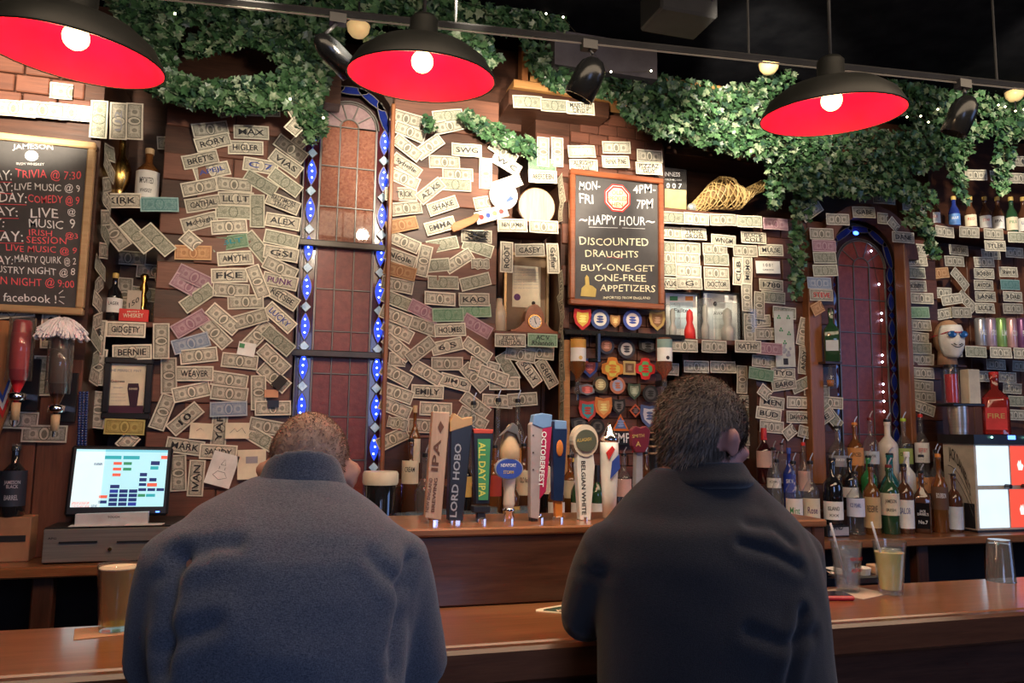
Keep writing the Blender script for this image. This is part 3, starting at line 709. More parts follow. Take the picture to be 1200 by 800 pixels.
c = card(278, 504.5, .10, .07, 0, CREAM, 'cream card with a pencil squiggle beside the 10 note', name='doodle_card'); line(c, [[(-.03, -.01), (-.01, .01), (0, -.005), (.02, .012), (.035, -.012)]], INK)
c = card(260, 550, .11, .145, -15, mat('white_napkin', (.72, .70, .66), .8), 'white napkin with a small ink sketch near the man in blue', name='sketched_napkin', cat='napkin')
line(c, [[(-.03, -.03), (0, -.045), (.03, -.03), (.015, -.01), (-.015, -.01), (-.03, -.03)], [(-.012, 0), (-.012, .012)], [(.012, 0), (.012, .012)], [(-.01, .02), (0, .045), (.01, .02), (-.01, .02)]], INK)
c = card(295, 544, .12, .13, 2, CREAM, 'square cream paper partly behind the head of the man in blue', name='paper_sheet', cat='paper'); MB().box((0, -.0012, .02), (.05, .001, .03)).lb('sketch', GREY, c)
c = card(345, 500, .03, .05, 5, WHT, 'tiny red and blue printed ticket beside the stained glass', name='ticket', cat='ticket'); MB().box((0, -.0012, .008), (.026, .001, .012)).lb('print', RED, c); MB().box((0, -.0012, -.01), (.026, .001, .012)).lb('print', BLUE, c)
c = card(327.5, 448, .045, .06, -40, mat('black_patch', (.015, .012, .012), .7), 'black felt patch pinned over a tilted note', name='felt_patch', cat='patch', Y=YW-.035)
c = card(320, 473, .05, .03, 0, BLK, 'small round dark stamp stuck on a note', name='round_stamp', cat='sticker', Y=YW-.03)
c = card(318, 461, .06, .035, 0, mat('flesh_card', (.55, .28, .16), .7), 'flesh coloured torn card between two notes, left wall', name='torn_card', Y=YW-.024)
c = card(900, 313, .155, .07, -1, WHT, 'bright white card reading 100, right of the CLB note'); ptext('1 0 0 !', (0, .012), .06, .018, INK, c, y=-.0012); ptext('SUPERVISOR', (0, -.015), .07, .010, INK, c, y=-.0012)
c = card(919.4, 397, .125, .31, -1, mat('pale_bookmark', (.50, .52, .46), .7), 'tall pale card with shamrocks and a vase of flowers', name='shamrock_card', Y=YW-.03)
for x, z in ((-.03, .12), (.03, .12), (-.02, .05), (.03, .03), (0, -.02)):
    mb = MB(); [mb.ball((x+.008*math.cos(t), -.0012, z+.008*math.sin(t)), (.006, .001, .006), 6, 4) for t in (1.57, 3.66, 5.76)]; mb.lb('shamrock', GRN, c)
mb = MB(); [mb.ball((random.gauss(0, .022), -.0012, -.075+random.gauss(0, .022)), (.009, .001, .009), 6, 4) for i in range(16)]; mb.lb('flowers', GREY, c); MB().box((0, -.0012, -.125), (.03, .001, .035)).lb('vase', INK, c)
# photo strip, dark photographs
c = card(576, 251, .17, .062, 16, WHT, 'strip of little round coloured badges tilted beside the wooden paddle', name='badge_strip', cat='strip', Y=3.6)
for i, mm in enumerate((RED, BLUE, GOLD, RED)):
    MB().ball((-.055+i*.036, -.001, 0), (.013, .0015, .013), 10, 4).lb('badge', mm, c)
# ---------------------------------------------------------------- labels that single each note out
def dirname(dx, dy):
    a = math.degrees(math.atan2(-dy, dx)) % 360
    return ['right of', 'up and right of', 'above', 'up and left of', 'left of', 'down and left of', 'below', 'down and right of'][int((a+22.5)//45) % 8]
LM = [('the tall window', 403, 330), ('the round wooden disc', 628, 235), ('the mantel clock', 625, 372), ('the framed stout print', 148, 456), ('the white round plate', 590, 230), ('the wooden paddle', 543, 264)]
seen = {}; marks = []
for b in BILLS:
    if b[4]: marks.append(('the %s note' % b[4].split()[0] if len(b[4]) > 9 else 'the %s note' % b[4], b[1], b[2], b[7]))
used_ = set(); rank = {}
plain = [b for b in BILLS if not b[4]]
def tilt(a):
    a = (a+90) % 180-90
    if abs(a) > 62: return 'upright '
    if abs(a) <= 6: return 'level '
    return 'rising ' if a > 0 else 'falling '
for b in BILLS:
    g = 'dollar bills %s' % b[8]
    b[0]['category'] = 'dollar bill'; b[0]['group'] = g
    if b[4]: b[0]['label'] = '%sdollar bill hand lettered %s, %s' % (COLN[b[5]], b[4], b[8])
for b in plain:
    cand = []
    for (nm, mx, my, rg) in marks:
        if rg != b[7]: continue
        dd = math.hypot(b[1]-mx, b[2]-my); dn = dirname(b[1]-mx, b[2]-my); k = 0
        for q in plain:
            if q is not b and q[7] == b[7] and dirname(q[1]-mx, q[2]-my) == dn and math.hypot(q[1]-mx, q[2]-my) < dd: k += 1
        cand.append((k*60+dd, k, dn, nm))
    same = sorted([q for q in plain if q[7] == b[7]], key=lambda q: (q[2], q[1])); sx = sorted(same, key=lambda q: q[1])
    look = COLN[b[5]]+tilt(b[3])+{'r': '', 'h': 'folded ', 'w': 'crumpled '}[b[6]]
    if cand:
        s_, k, dn, nm = min(cand)
        if k < 9: lab = '%sdollar bill, %s%s%s' % (look, ORD[k] if k else 'nearest one ', '' if k == 0 else 'one ', dn+' '+nm)
        else: lab = ''
    else: lab = ''
    if not lab or lab in used_:
        spread_x = sx[-1][1]-sx[0][1]; spread_y = same[-1][2]-same[0][2]
        if spread_x > spread_y: i = sx.index(b); o_ = 'leftmost' if i == 0 else ('rightmost' if i == len(sx)-1 else ['', 'second', 'third', 'fourth', 'fifth', 'sixth', 'seventh', 'eighth', 'ninth', 'tenth', 'eleventh', 'twelfth', 'thirteenth'][min(i, 12)]+' from left')
        else: i = same.index(b); o_ = 'topmost' if i == 0 else ('lowest' if i == len(same)-1 else ['', 'second', 'third', 'fourth', 'fifth', 'sixth', 'seventh', 'eighth', 'ninth', 'tenth', 'eleventh', 'twelfth', 'thirteenth'][min(i, 12)]+' from top')
        lab = '%sdollar bill, %s of those %s' % (look, o_, b[8])
        if lab in used_: lab = '%s, row %d' % (lab, i+1)
    used_.add(lab); b[0]['label'] = lab
# ================================================================ lamps and track
SHADE = mat('black_enamel_shade', (.004, .0045, .004), .5); SHADE.node_tree.nodes['Principled BSDF'].inputs['Specular IOR Level'].default_value = .25
SHRED = mat('red_enamel_inside', (.62, .001, .018), .5, col2=(.66, .002, .03))
SHRED.node_tree.nodes['Principled BSDF'].inputs['Specular IOR Level'].default_value = .15
BULB = emis('warm_bulb', (1, .66, .26), 7)
DKM = mat('matt_black', (.006, .006, .007), .7)
def barn_lamp(cx, rimy, wpx, Y, tilt, label, p=10):
    c = W(cx, rimy, Y); r_ = wpx/2*(c.dot(fw)-CAMZ*fw.z)/F
    t = thing('barn_lamp', label, 'pendant lamp', c, 0, 'red lined pendant lamps over the bar'); 
    s = r_/.2
    prof = [(.2*s, 0), (.197*s, .012*s), (.175*s, .048*s), (.135*s, .078*s), (.085*s, .094*s), (.045*s, .10*s), (.038*s, .105*s), (.038*s, .16*s), (.028*s, .172*s), (.008*s, .175*s)]
    def bl(nm, pr, m, seg=40):
        mb = MB(); vs = []; fs = []
        for r1, z in pr:
            for i in range(seg): a = 2*math.pi*i/seg; vs.append((r1*math.cos(a), r1*math.sin(a), z))
        for j in range(len(pr)-1):
            for i in range(seg): fs.append((j*seg+i, j*seg+(i+1) % seg, (j+1)*seg+(i+1) % seg, (j+1)*seg+i))
        me = bpy.data.meshes.new(nm); me.from_pydata(vs, [], fs); me.materials.append(m); me.shade_smooth(); o = bpy.data.objects.new(nm, me); C.objects.link(o); o.parent = t; return o
    bl('shade', prof, SHADE)
    bl('shade_lining', [(.198*s, .001), (.193*s, .011*s), (.171*s, .046*s), (.131*s, .075*s), (.082*s, .090*s), (.03*s, .093*s)], SHRED)
    bl('rim', [(.2*s+.0025*math.cos(k), .0025*math.sin(k)) for k in [q*math.pi/3 for q in range(7)]], SHADE)
    def cp(nm, mb, m): 
        o = MB(); o.v = mb.v; o.f = mb.f; me = bpy.data.meshes.new(nm); me.from_pydata(o.v, [], o.f); me.materials.append(m); me.shade_smooth(); q = bpy.data.objects.new(nm, me); C.objects.link(q); q.parent = t; return q
    cp('socket', MB().lathe([(.016*s, .06*s), (.02*s, .095*s)], 12), BLK)
    cp('bulb', MB().ball((0, 0, .046*s), (.030*s, .030*s, .030*s), 16, 10), BULB)
    zt = 3.40-c.z
    cp('stem', MB().tube([(0, 0, .17*s), (0, 0, zt)], .005, 8), DKM)
    cp('ceiling_cup', MB().lathe([(.05, zt-.03), (.05, zt), (.0, zt+.001)], 16), BLK)
    t.rotation_euler = (R(tilt[0]), R(tilt[1]), 0)
    l = light('POINT', 'bulb_light', c+Vector((0, 0, -.012*s)), p, (1, .62, .32), shadow_soft_size=.04); return t
barn_lamp(86, 66, 198, 2.02, (5, 4), 'black barn lamp with red lining over the events chalk board, leftmost')
barn_lamp(494, 92, 172, 2.06, (6, 0), 'black barn lamp with red lining hanging in front of the tall window top')
barn_lamp(975, 136, 161, 1.98, (4, -3), 'black barn lamp with red lining hanging before the ivy on the right')
# track rail
zr = 2.80
p0 = WZ(330, 8, zr); p1 = WZ(1215, 101.5, zr); d = (p1-p0); p0 = p0-d*.25
t = thing('track_rail', 'thin black lighting track hung under the ceiling across the bar', 'track rail', p0)
MB().tube([p0, p1+d*.1], .011, 4).build('rail', DKM, t)
MB().tube([p0+Vector((0, 0, -.016)), p1+d*.1+Vector((0, 0, -.016))], .003, 4).build('conductor', STEEL, t)
for k in (.05, .36, .66, .95):
    q = p0+(p1-p0)*k; MB().tube([q, (q.x, q.y, 3.42)], .004, 6).build('drop_rod', DKM, t)
def track_head(px, pyc, ln, rpx, ang, label, swing=0, railx=None):
    c = W(px, pyc, None) if False else None
    # hangs from the rail above px
    k = None; best = 9
    for i in range(400):
        q = p0+(p1-p0)*(i/399); v = q-Vector((0, 0, CAMZ)); sx = 600+F*v.dot(rt)/v.dot(fw)
        if abs(sx-px-(railx or 0)) < best: best = abs(sx-px-(railx or 0)); k = q
    cc = W(px, pyc, k.y); s = F/(Vector((cc.x, cc.y, cc.z-CAMZ)).dot(fw)); r_ = rpx/s; L = ln/s
    t = thing('track_spotlight', label, 'spotlight', k, 0, 'black cylinder spotlights on the track')
    a = R(ang); dv = Vector((math.cos(a), .35 if not swing else swing, math.sin(a))).normalized()   # from cap to mouth
    def q(nm, mb, m, sm=True): return mb.build(nm, m, t, sm)
    rot = dv.to_track_quat('Z', 'Y').to_matrix().to_4x4(); M = Matrix.Translation(cc-dv*L/2) @ rot
    cap = [(.001, -.0), (r_*.5, .06*L), (r_*.85, .2*L), (r_, .38*L), (r_, L), (r_*.9, L+.001), (r_*.88, L-.03)]
    q('canister', MB().lathe(cap, 22, M=M), BMET)
    q('lens', MB().lathe([(.001, L-.028), (r_*.86, L-.027)], 18, M=M), mat('lamp_lens', (.8, .75, .6), .2, emit=.6))
    q('adapter', MB().box(k+Vector((0, 0, -.022)), (.05, .03, .03)), BLK, False)
    q('yoke', MB().tube([k+Vector((0, 0, -.03)), cc-dv*L*.25+Vector((0, 0, r_*.9))], .006, 6), BLK); return t
track_head(391, 63, 56, 14, -35, 'black cylinder spotlight tilted sideways beside the ivy, left of middle lamp', railx=5)
track_head(689, 91, 50, 18, -112, 'black bullet shaped spotlight hanging above the happy hour board')
track_head(1127, 134, 46, 15, -105, 'black spotlight hanging among the ivy, right of the right hand lamp')
# small half-dome lights under the beam
for px, py, lab in ((420, 30, 'small cream half dome light above the middle lamp, partly in ivy'), (901, 75, 'small cream half dome light under the beam left of the right lamp'), (1189, 108, 'small cream half dome light at far right above the ivy')):
    c = W(px, py, 3.3); t = thing('dome_light', lab, 'light', c, 0, 'small cream half dome lights')
    MB().lathe([(.004, -.055), (.03, -.048), (.046, -.028), (.052, 0)], 18, c).build('dome', mat('cream_dome_glass', (.75, .50, .22), .4, emit=.35), t, True)
    MB().lathe([(.056, 0), (.056, .012)], 18, c).build('base', BLK, t); MB().tube([c+Vector((0, 0, .01)), (c.x, c.y, 3.42)], .005, 6).build('rod', BLK, t)
# ceiling speaker
c = WZ(795, 24, 3.25)
t = thing('ceiling_speaker', 'dark round loudspeaker barely visible against the black ceiling', 'speaker', c)
MB().box(c+Vector((0, 0, .05)), (.26, .20, .14), bev=.01).build('cabinet', DKM, t)
for dx, r_ in ((-.04, .05), (.07, .03)):
    MB().lathe([(r_*.2, .02), (r_*.9, .0), (r_, -.006), (r_*1.1, 0)], 20, c+Vector((dx, -.105, .05)), Matrix.Identity(4)).build('cone', mat('speaker_cone', (.02, .025, .05), .3), t)
MB().tube([c+Vector((0, 0, .12)), (c.x, c.y, 3.42)], .01, 6).build('bracket', BLK, t)
# ================================================================ the left chalk board
def board(name, label, x0, x1, y0, y1, Y, fm, fwid, cat='chalkboard'):
    l, r_, b, t = slab(x0, x1, y0, y1, Y, Y)
    root = thing(name, label, cat, ((l+r_)/2, Y, b))
    MB().box(((l+r_)/2, Y+.008, (t+b)/2), (r_-l-.01, .01, t-b-.01)).build('slate', CHALKB, root)
    for nm, cx, cz, sx, sz in (('frame_rail', (l+r_)/2, t-fwid/2, r_-l, fwid), ('frame_rail', (l+r_)/2, b+fwid/2, r_-l, fwid), ('frame_stile', l+fwid/2, (t+b)/2, fwid, t-b-2*fwid), ('frame_stile', r_-fwid/2, (t+b)/2, fwid, t-b-2*fwid)):
        MB().box((cx, Y, cz), (sx, .034, sz), bev=.005).build(nm, fm, root)
    return root
FR1 = wood('oak_frame', (.48, .30, .13), (.62, .42, .22), .4)
YB1 = YL-.045
cb = board('events_chalkboard', 'large chalk board of weekly bar events in an oak frame', -70, 106, 158, 366, YB1, FR1, .028)
yt = YB1+.0
def L1(s, x0, y, x1, h, m=CHW, y2=None, par=cb, Y=None, bold=.012): return wtext(s, x0, y, x1, (y+(x1-x0)*.035) if y2 is None else y2, h, YB1+.0015 if Y is None else Y, m, par, bold)
L1('JAMESON', 15, 176, 62, 8, y2=177); L1('IRISH WHISKEY', 19, 193, 52, 3, y2=194)
MB().ball(W(37, 182.5, YB1+.002), (.024, .002, .022), 14, 6).build('emblem', CHW, cb)
rows = [('DAY:', -16, 14, 210, 12, CHW), ('TRIVIA @ 7:30', 18, 95, 211, 13, CHR_), ('DAY:', -16, 15, 223, 11, CHW), ('LIVE MUSIC @ 9', 17, 94, 225, 11, CHW), ('TUESDAY:', -36, 31, 236, 12, CHW), ('COMEDY @ 9', 33, 93, 240, 12, CHR_),
        ('SDAY:', -30, 21, 252, 11, CHW), ('LIVE', 36, 68, 255, 11, CHW), ('@', 79, 89, 254, 9, CHW), ('AY:', -20, 5, 266, 10, CHW), ('MUSIC', 34, 74, 267, 10, CHW), ('9', 82, 88, 268, 11, CHW), ('FRIDAY:', -40, 27, 281, 12, CHW),
        ('IRISH', 34, 61, 276, 7, CHR_), ('SESSION', 31, 78, 285, 8, CHR_), ('@3', 77, 91, 281, 9, CHR_), ('LIVE MUSIC @ 9', 7, 90, 297, 10, CHR_), ('SATURDAY:', -52, 15, 308, 10, CHW), ('MARTY QUIRK @ 2', 17, 89, 310, 11, CHW),
        ('INDUSTRY NIGHT @ 8', -24, 88, 322, 11, CHW), ('OPEN NIGHT @ 9:00', -22, 87, 336, 12, CHR_), ('us on facebook !', -34, 66, 352, 10, CHW)]
for s, x0, x1, y, h, m in rows: L1(s, x0, y-(x1-x0)*.01, x1, h, m, y2=y+(x1-x0)*.03)
mb = MB()
for x0, y0, x1, y1 in ((-16, 213, 14, 213.5), (-16, 226, 14, 227), (-36, 238, 31, 240), (-30, 255, 22, 256), (-40, 284, 28, 285), (-20, 270, 5, 270.5)): mb.tube([W(x0, y0, YB1), W(x1, y1, YB1)], .0015, 4)
mb.build('underline', CHR_, cb)
mb = MB()
for x0, y0, x1, y1 in ((69, 344, 74, 340), (70, 348, 76, 348), (69, 352, 75, 356)): mb.tube([W(x0, y0, YB1), W(x1, y1, YB1)], .0016, 4)
mb.build('chalk_rays', CHW, cb)
# ================================================================ the happy hour board
YH = 3.56
hb = board('happy_hour_chalkboard', 'happy hour chalk board in a cherry frame with red octagon emblem', 667, 777, 204, 360, YH, CHERRY, .029)
Yt = YH+.0015
def L2(s, x0, x1, y, h, m=CHW, dy=.02, bold=.01): return wtext(s, x0, y, x1, y+(x1-x0)*dy, h, Yt, m, hb, bold)
for a in (('MON-', 679, 703, 222, 10), ('FRI', 679, 695, 238, 11), ('4PM-', 742, 768, 226, 10), ('7PM', 746, 765, 244, 11), ('HAPPY HOUR', 690, 756, 263, 11), ('~', 679, 688, 259, 3), ('~', 757, 767, 261, 3)): L2(*a)
for s, x0, x1, y, h in (('DISCOUNTED', 679, 760, 287, 9), ('DRAUGHTS', 686, 748, 301, 8), ('BUY-ONE-GET', 681, 767, 317, 8), ('ONE-FREE', 697, 757, 329, 8), ('APPETIZERS', 703, 768, 341, 8)): L2(s, x0, x1, y, h, CHO, .015)
L2('IMPORTED FROM ENGLAND', 707, 762, 350, 3, CHO, .01, 0)
mb = MB()
for x0, y0, x1, y1 in ((690, 266, 724, 267), (729, 267, 756, 268)): mb.tube([W(x0, y0, Yt), W(x1, y1, Yt)], .0014, 4)
mb.build('underline', CHW, hb)
mb = MB().tube([W(711, 302, Yt), W(717, 301, Yt), W(724, 303, Yt), (W(730, 302, Yt))], .001, 4); mb.build('underline', CHR_, hb)
c = W(723.5, 232, Yt)
def octo(q): return [(c.x+q*math.cos(R(22.5+45*i)), c.z+q*math.sin(R(22.5+45*i))) for i in range(8)]
MB().prism(octo(.078), Yt-.001, Yt).build('octagon', RED, hb); MB().prism(octo(.070), Yt-.0018, Yt-.001).build('octagon_line', WHT, hb); MB().prism(octo(.066), Yt-.0024, Yt-.0018).build('octagon_ring', RED, hb); MB().prism(octo(.056), Yt-.003, Yt-.0024).build('octagon_field', CREAM, hb)
for s, x0, x1, y in (('OLD', 717, 730, 228), ('SPECKLED', 712, 735, 235), ('HEN', 717, 730, 242)): wtext(s, x0, y, x1, y+.3, 5, Yt-.0036, mat('olive_ink', (.18, .16, .03), .6), hb)
mb = MB(); q = W(688, 345, Yt)
mb.prism([(q.x+x, q.z+z) for x, z in ((-.035, -.01), (.045, -.01), (.05, .03), (.03, .045), (.012, .05), (.008, .09), (-.004, .10), (-.012, .085), (-.01, .05), (-.03, .03))], Yt-.0015, Yt); mb.build('sketch', mat('ochre_chalk', (.45, .33, .10), .9), hb)
# ================================================================ bottles
def bottle(label, px, top, base, rpx, Yb=3.34, z=None, glassm=None, cap=BLK, capk='pour', lab=WHT, text='', tm=INK, kind='round', labh=.3, labz=.3, fill=None, group=None, flip=False, text2='', labang=75, cat='bottle', neck=.3, nm='liquor_bottle'):
    z = CNT if z is None else z
    p = W(px, top, Yb); s = F/(Vector((p.x, p.y, p.z-CAMZ)).dot(fw)); r_ = rpx/s; H = p.z-z; x = W(px, base, Yb).x if base else p.x
    t = thing(nm, label, cat, (x, Yb, z), 0, group)
    def put(nm_, mb, m, sm=True):
        me = bpy.data.meshes.new(nm_); me.from_pydata(mb.v, [], mb.f); me.materials.append(m); me.shade_smooth(); me.set_sharp_from_angle(angle=R(50)); o = bpy.data.objects.new(nm_, me); C.objects.link(o); o.parent = t; return o
    B = H*.93; sh = .58 if kind != 'wine' else .62; nr = r_*neck
    if kind == 'square': prof = [(r_*.9, 0), (r_, .004), (r_, B*.55), (r_*.9, B*.62), (nr, B*.74), (nr, B*.9), (nr*1.15, B*.9), (nr*1.15, B*.97), (nr*.9, B)]
    elif kind == 'beer': prof = [(r_*.9, 0), (r_, .004), (r_, B*.52), (r_*.85, B*.62), (nr*1.1, B*.76), (nr, B*.93), (nr*1.2, B*.94), (nr*1.2, B*.98), (nr*.9, B)]
    elif kind == 'bulb': prof = [(r_*.8, 0), (r_, .01), (r_*1.02, B*.3), (r_*.8, B*.5), (nr, B*.66), (nr, B*.94), (nr*1.2, B*.95), (nr*1.2, B)]
    else: prof = [(r_*.92, 0), (r_, .005), (r_, B*sh), (r_*.93, B*(sh+.05)), (r_*.6, B*(sh+.12)), (nr, B*(sh+.18)), (nr, B*.93), (nr*1.18, B*.935), (nr*1.18, B*.985), (nr*.9, B)]
    sq = 6 if kind == 'square' else 0
    put('glass_body', MB().lathe(prof, 22, sq=sq), glassm or GLC)
    if fill:
        pf = [(a*.93, max(.003, b)) for a, b in prof if b < B*.60]; pf.append((pf[-1][0], B*fill[1])) if pf[-1][1] < B*fill[1] else None
        pf = [q for q in pf if q[1] <= B*fill[1]+.001]; put('drink', MB().lathe(pf, 18, sq=sq), fill[0])
    if lab:
        z0 = B*labz; z1 = B*(labz+labh); vs = []; fs = []; n_ = 10; rr = r_*1.012
        if kind == 'square':
            o = MB().box((0, -r_*1.0-.0008, (z0+z1)/2), (r_*1.5, .0014, z1-z0)); lo = put('paper_label', o, lab)
        else:
            for i in range(n_+1):
                a = R(-labang+2*labang*i/n_); vs += [(math.sin(a)*rr, -math.cos(a)*rr, z0), (math.sin(a)*rr, -math.cos(a)*rr, z1)]
            for i in range(n_): fs.append((2*i, 2*i+2, 2*i+3, 2*i+1))
            o = MB(); o.v = vs; o.f = fs; lo = put('paper_label', o, lab)
        if text:
            kw = dict(y=-r_*1.0-.002) if kind == 'square' else dict(cyl=rr+.0006)
            ptext(text, (0, z0+(z1-z0)*.62), r_*1.2, (z1-z0)*.22, tm, lo, **kw)
            if text2: ptext(text2, (0, z0+(z1-z0)*.25), r_*1.0, (z1-z0)*.14, tm, lo, **kw)
    if capk == 'pour':
        pr_ = put('pourer', MB().lathe([(nr*1.1, B*.985), (nr*1.25, B), (nr*1.1, B+H*.03), (nr*.4, B+H*.035)], 12), cap)
        put('spout', MB().tube([(0, 0, B+H*.03), (nr*.3, 0, B+H*.07), (nr*1.2, 0, B+H*.13)], nr*.28, 6), STEEL).parent = pr_
    elif capk == 'cap': put('cap', MB().lathe([(nr*1.22, B*.93), (nr*1.25, B+.004), (nr*1.1, B+.008)], 14), cap)
    elif capk == 'long': put('cap', MB().lathe([(nr*1.3, B*.80), (nr*1.3, B*1.0), (nr*1.2, B*1.02)], 14), cap)
    t.rotation_euler[2] = -math.atan2(x, Yb)*.85+random.uniform(-.12, .12)
    return t
AMB = glass('amber_glass', (.55, .22, .05), .35); BRN = glass('brown_glass', (.18, .06, .02), .6); GRNG = glass('dark_green_glass', (.04, .16, .06), .55)
BLKG = mat('black_glass', (.010, .010, .012), .08, coat=1); BLUG = glass('cobalt_glass', (.03, .08, .55), .55); REDG = mat('red_drink', (.55, .02, .03), .2, coat=.8); TEALG = glass('teal_glass', (.06, .45, .50), .45)
WHB = mat('white_bottle', (.75, .74, .70), .25, coat=.5); LIQA = mat('amber_drink', (.45, .15, .03), .15, coat=.5); LIQC = glass('clear_spirit', (.85, .88, .9), .10); LIQG = glass('green_drink', (.05, .5, .15), .5)
GB = 'spirit bottles right of the man in black'
b = bottle
# front row right
b('black bottle with white and navy label at left end of front row', 977, 533, 611, 11, glassm=BLKG, text='ISLAND', text2='XXX', labh=.28, labz=.08, z=CNT+.055, group=GB)
b('clear bottle with pale blue label, second in the front row', 1004, 549, 626, 10, text='ICE PEARL', tm=BLUEM, lab=mat('pale_blue_label', (.62, .66, .82), .6), fill=(LIQC, .5), group=GB)
b('amber bottle with tan label left of the green whiskey bottle', 1023, 540, 624, 9.5, glassm=AMB, lab=mat('tan_label', (.55, .38, .18), .6), text='RESERVE', fill=(LIQA, .5), labh=.45, labz=.1, group=GB)
b('dark green whiskey bottle with cream label reading JAMESON', 1044, 541, 624, 10.5, glassm=GRNG, lab=CREAM, text='JAMESON', text2='IRISH', cap=mat('dark_red_cap', (.2, .02, .02), .5), labh=.33, labz=.28, kind='wine', group=GB)
b('brown bottle with white upright label beside the green whiskey', 1062, 540, 624, 9.5, glassm=BRN, text='SAILOR', tm=BLUEM, labh=.42, labz=.08, fill=(LIQA, .5), group=GB)
b('square black label whiskey bottle, front row before the drinks', 1082, 548, 623, 9.3, glassm=BRN, kind='square', lab=BLKG, text="JACK\nDANIEL'S", text2='No.7', tm=WHM, labh=.42, labz=.08, fill=(LIQA, .5), group=GB)
b('amber bottle with dark brown label beside the black label whiskey', 1103, 528, 622, 9, glassm=AMB, lab=mat('brown_label', (.12, .06, .03), .6), text='BOURBON', tm=WHM, fill=(LIQA, .52), cap=mat('orange_cap', (.75, .25, .05), .5), group=GB)
b('brown bottle with pale label nearest the lit drink machine', 1120, 552, 622, 8.5, glassm=BRN, lab=mat('pale_label', (.55, .60, .62), .6), labh=.4, labz=.05, group=GB)
# middle row
Y2, Y3 = 3.47, 3.585
b('dark bottle with a crooked white tag in the second row', 995, 534, None, 9, Yb=Y2, z=T2, glassm=BLKG, lab=WHT, labh=.2, labz=.25, group=GB)
b('clear green liqueur bottle in the second row', 1017, 531, None, 9, Yb=Y2, z=T2, glassm=LIQG, lab=None, group=GB)
b('teal gin bottle behind the green whiskey bottle', 1042, 528, None, 12, Yb=Y2, z=T2, glassm=TEALG, lab=None, labh=.4, kind='bulb', group=GB)
b('white coconut rum style bottle in the second row', 1062, 526, None, 9, Yb=Y2, z=T2, glassm=WHB, lab=None, capk='cap', cap=WHT, group=GB)
b('clear bottle with orange label in the second row', 1079, 530, None, 9, Yb=Y2, z=T2, lab=mat('orange_label', (.65, .28, .08), .6), text='PEACH', group=GB)
b('tall clear bottle with copper label behind the bourbon', 1096, 524, None, 8, Yb=Y2, z=T2, lab=mat('copper_label', (.5, .2, .1), .6), labh=.25, group=GB)
# top row
b('grey clear bottle lettered BAKER on the top step', 981, 496, None, 11, Yb=Y3, z=T3, lab=GREY, text='BAKER', tm=WHM, labh=.2, group=GB)
b('amber rum bottle with orange pourer on the top step', 1001, 492, None, 9, Yb=Y3, z=T3, glassm=AMB, cap=mat('orange_cap', (.75, .25, .05), .5), lab=mat('orange_label', (.65, .28, .08), .6), labh=.3, text='SPICED', group=GB)
b('clear bottle with dark red pourer on the top step', 1019, 486, None, 9, Yb=Y3, z=T3, cap=mat('dark_red_cap', (.2, .02, .02), .5), lab=mat('pale_label', (.55, .60, .62), .6), text='SILVER', labh=.2, group=GB)
b('opaque cream bottle lettered REVEL on the top step', 1039, 488, None, 11, Yb=Y3, z=T3, glassm=mat('cream_bottle', (.68, .60, .50), .35), lab=None, text='', group=GB)
b('clear bottle with lime green pourer on the top step', 1058, 487, None, 9, Yb=Y3, z=T3, cap=mat('lime_cap', (.45, .65, .05), .5), lab=mat('lime_label', (.35, .45, .12), .6), text='CITRUS', labh=.25, group=GB)
b('clear bottle with red pourer on the top step beside note column', 1078, 482, None, 8, Yb=Y3, z=T3, cap=RED, lab=WHT, labh=.3, text='BERRY', tm=REDM, group=GB)
# left cluster by the man in black
GC = 'spirit bottles beside the head of the man in black'
b('dark wine coloured bottle with red wax cap', 895, 511, None, 9, Yb=Y3, z=T3-.06, glassm=mat('black_wine_glass', (.03, .006, .008), .1, coat=1), capk='long', cap=mat('red_wax', (.45, .02, .02), .4), lab=mat('pink_label', (.6, .4, .34), .6), labh=.3, group=GC).location.z = T3
b('clear vodka bottle lettered CIR in a black square', 906, 521, None, 8, Yb=Y2, z=T2, lab=WHT, text='CIR', labh=.16, labz=.38, group=GC)
b('small bluish clear bottle left of the cobalt blue bottle', 910, 534, None, 7, Yb=3.36, lab=None, group=GC)
b('slim cobalt blue vodka bottle lettered SKY', 924, 521, None, 7, Yb=Y2, z=T2, glassm=BLUG, lab=mat('cobalt_label', (.02, .05, .4), .4), text='SKY', tm=WHM, capk='cap', cap=BLUE, group=GC)
b('clear bottle with pink pourer and red liquid', 941, 515, None, 7, Yb=Y2, z=T2, lab=mat('pink_label', (.6, .4, .34), .6), cap=RED, fill=(REDG, .3), group=GC)
b('clear bottle with white label of green script, nearest man in black', 931, 536, 606, 9.5, Yb=3.34, text='Mint', tm=GRN, labh=.42, labz=.10, fill=(LIQC, .5), group=GC)
b('clear bottle with cream label of rose script beside the pine post', 951, 536, 606, 9.5, Yb=3.34, text='Rose', tm=PURP, lab=CREAM, labh=.42, labz=.10, fill=(LIQC, .5), group=GC)
b('tall clear bottle with steel pourer between notes and blue bottle', 916, 517, None, 7, Yb=Y3, z=T3, lab=None, group=GC)
# little stand lettered on the counter end
p = W(978, 622, 3.31); t = thing('bottle_stand', 'small black stand with lettered front under the left end bottle', 'stand', (p.x, 3.33, CNT))
MB().box((p.x, 3.33, CNT+.0275), (.13, .10, .055), bev=.004).build('stand_body', BLK, t); MB().box((p.x+.004, 3.2795, CNT+.028), (.11, .002, .04)).build('name_plate', GREY, t); wtext('ISLAND', 971, 621, 988, 620.5, 6, 3.276, INK, t)
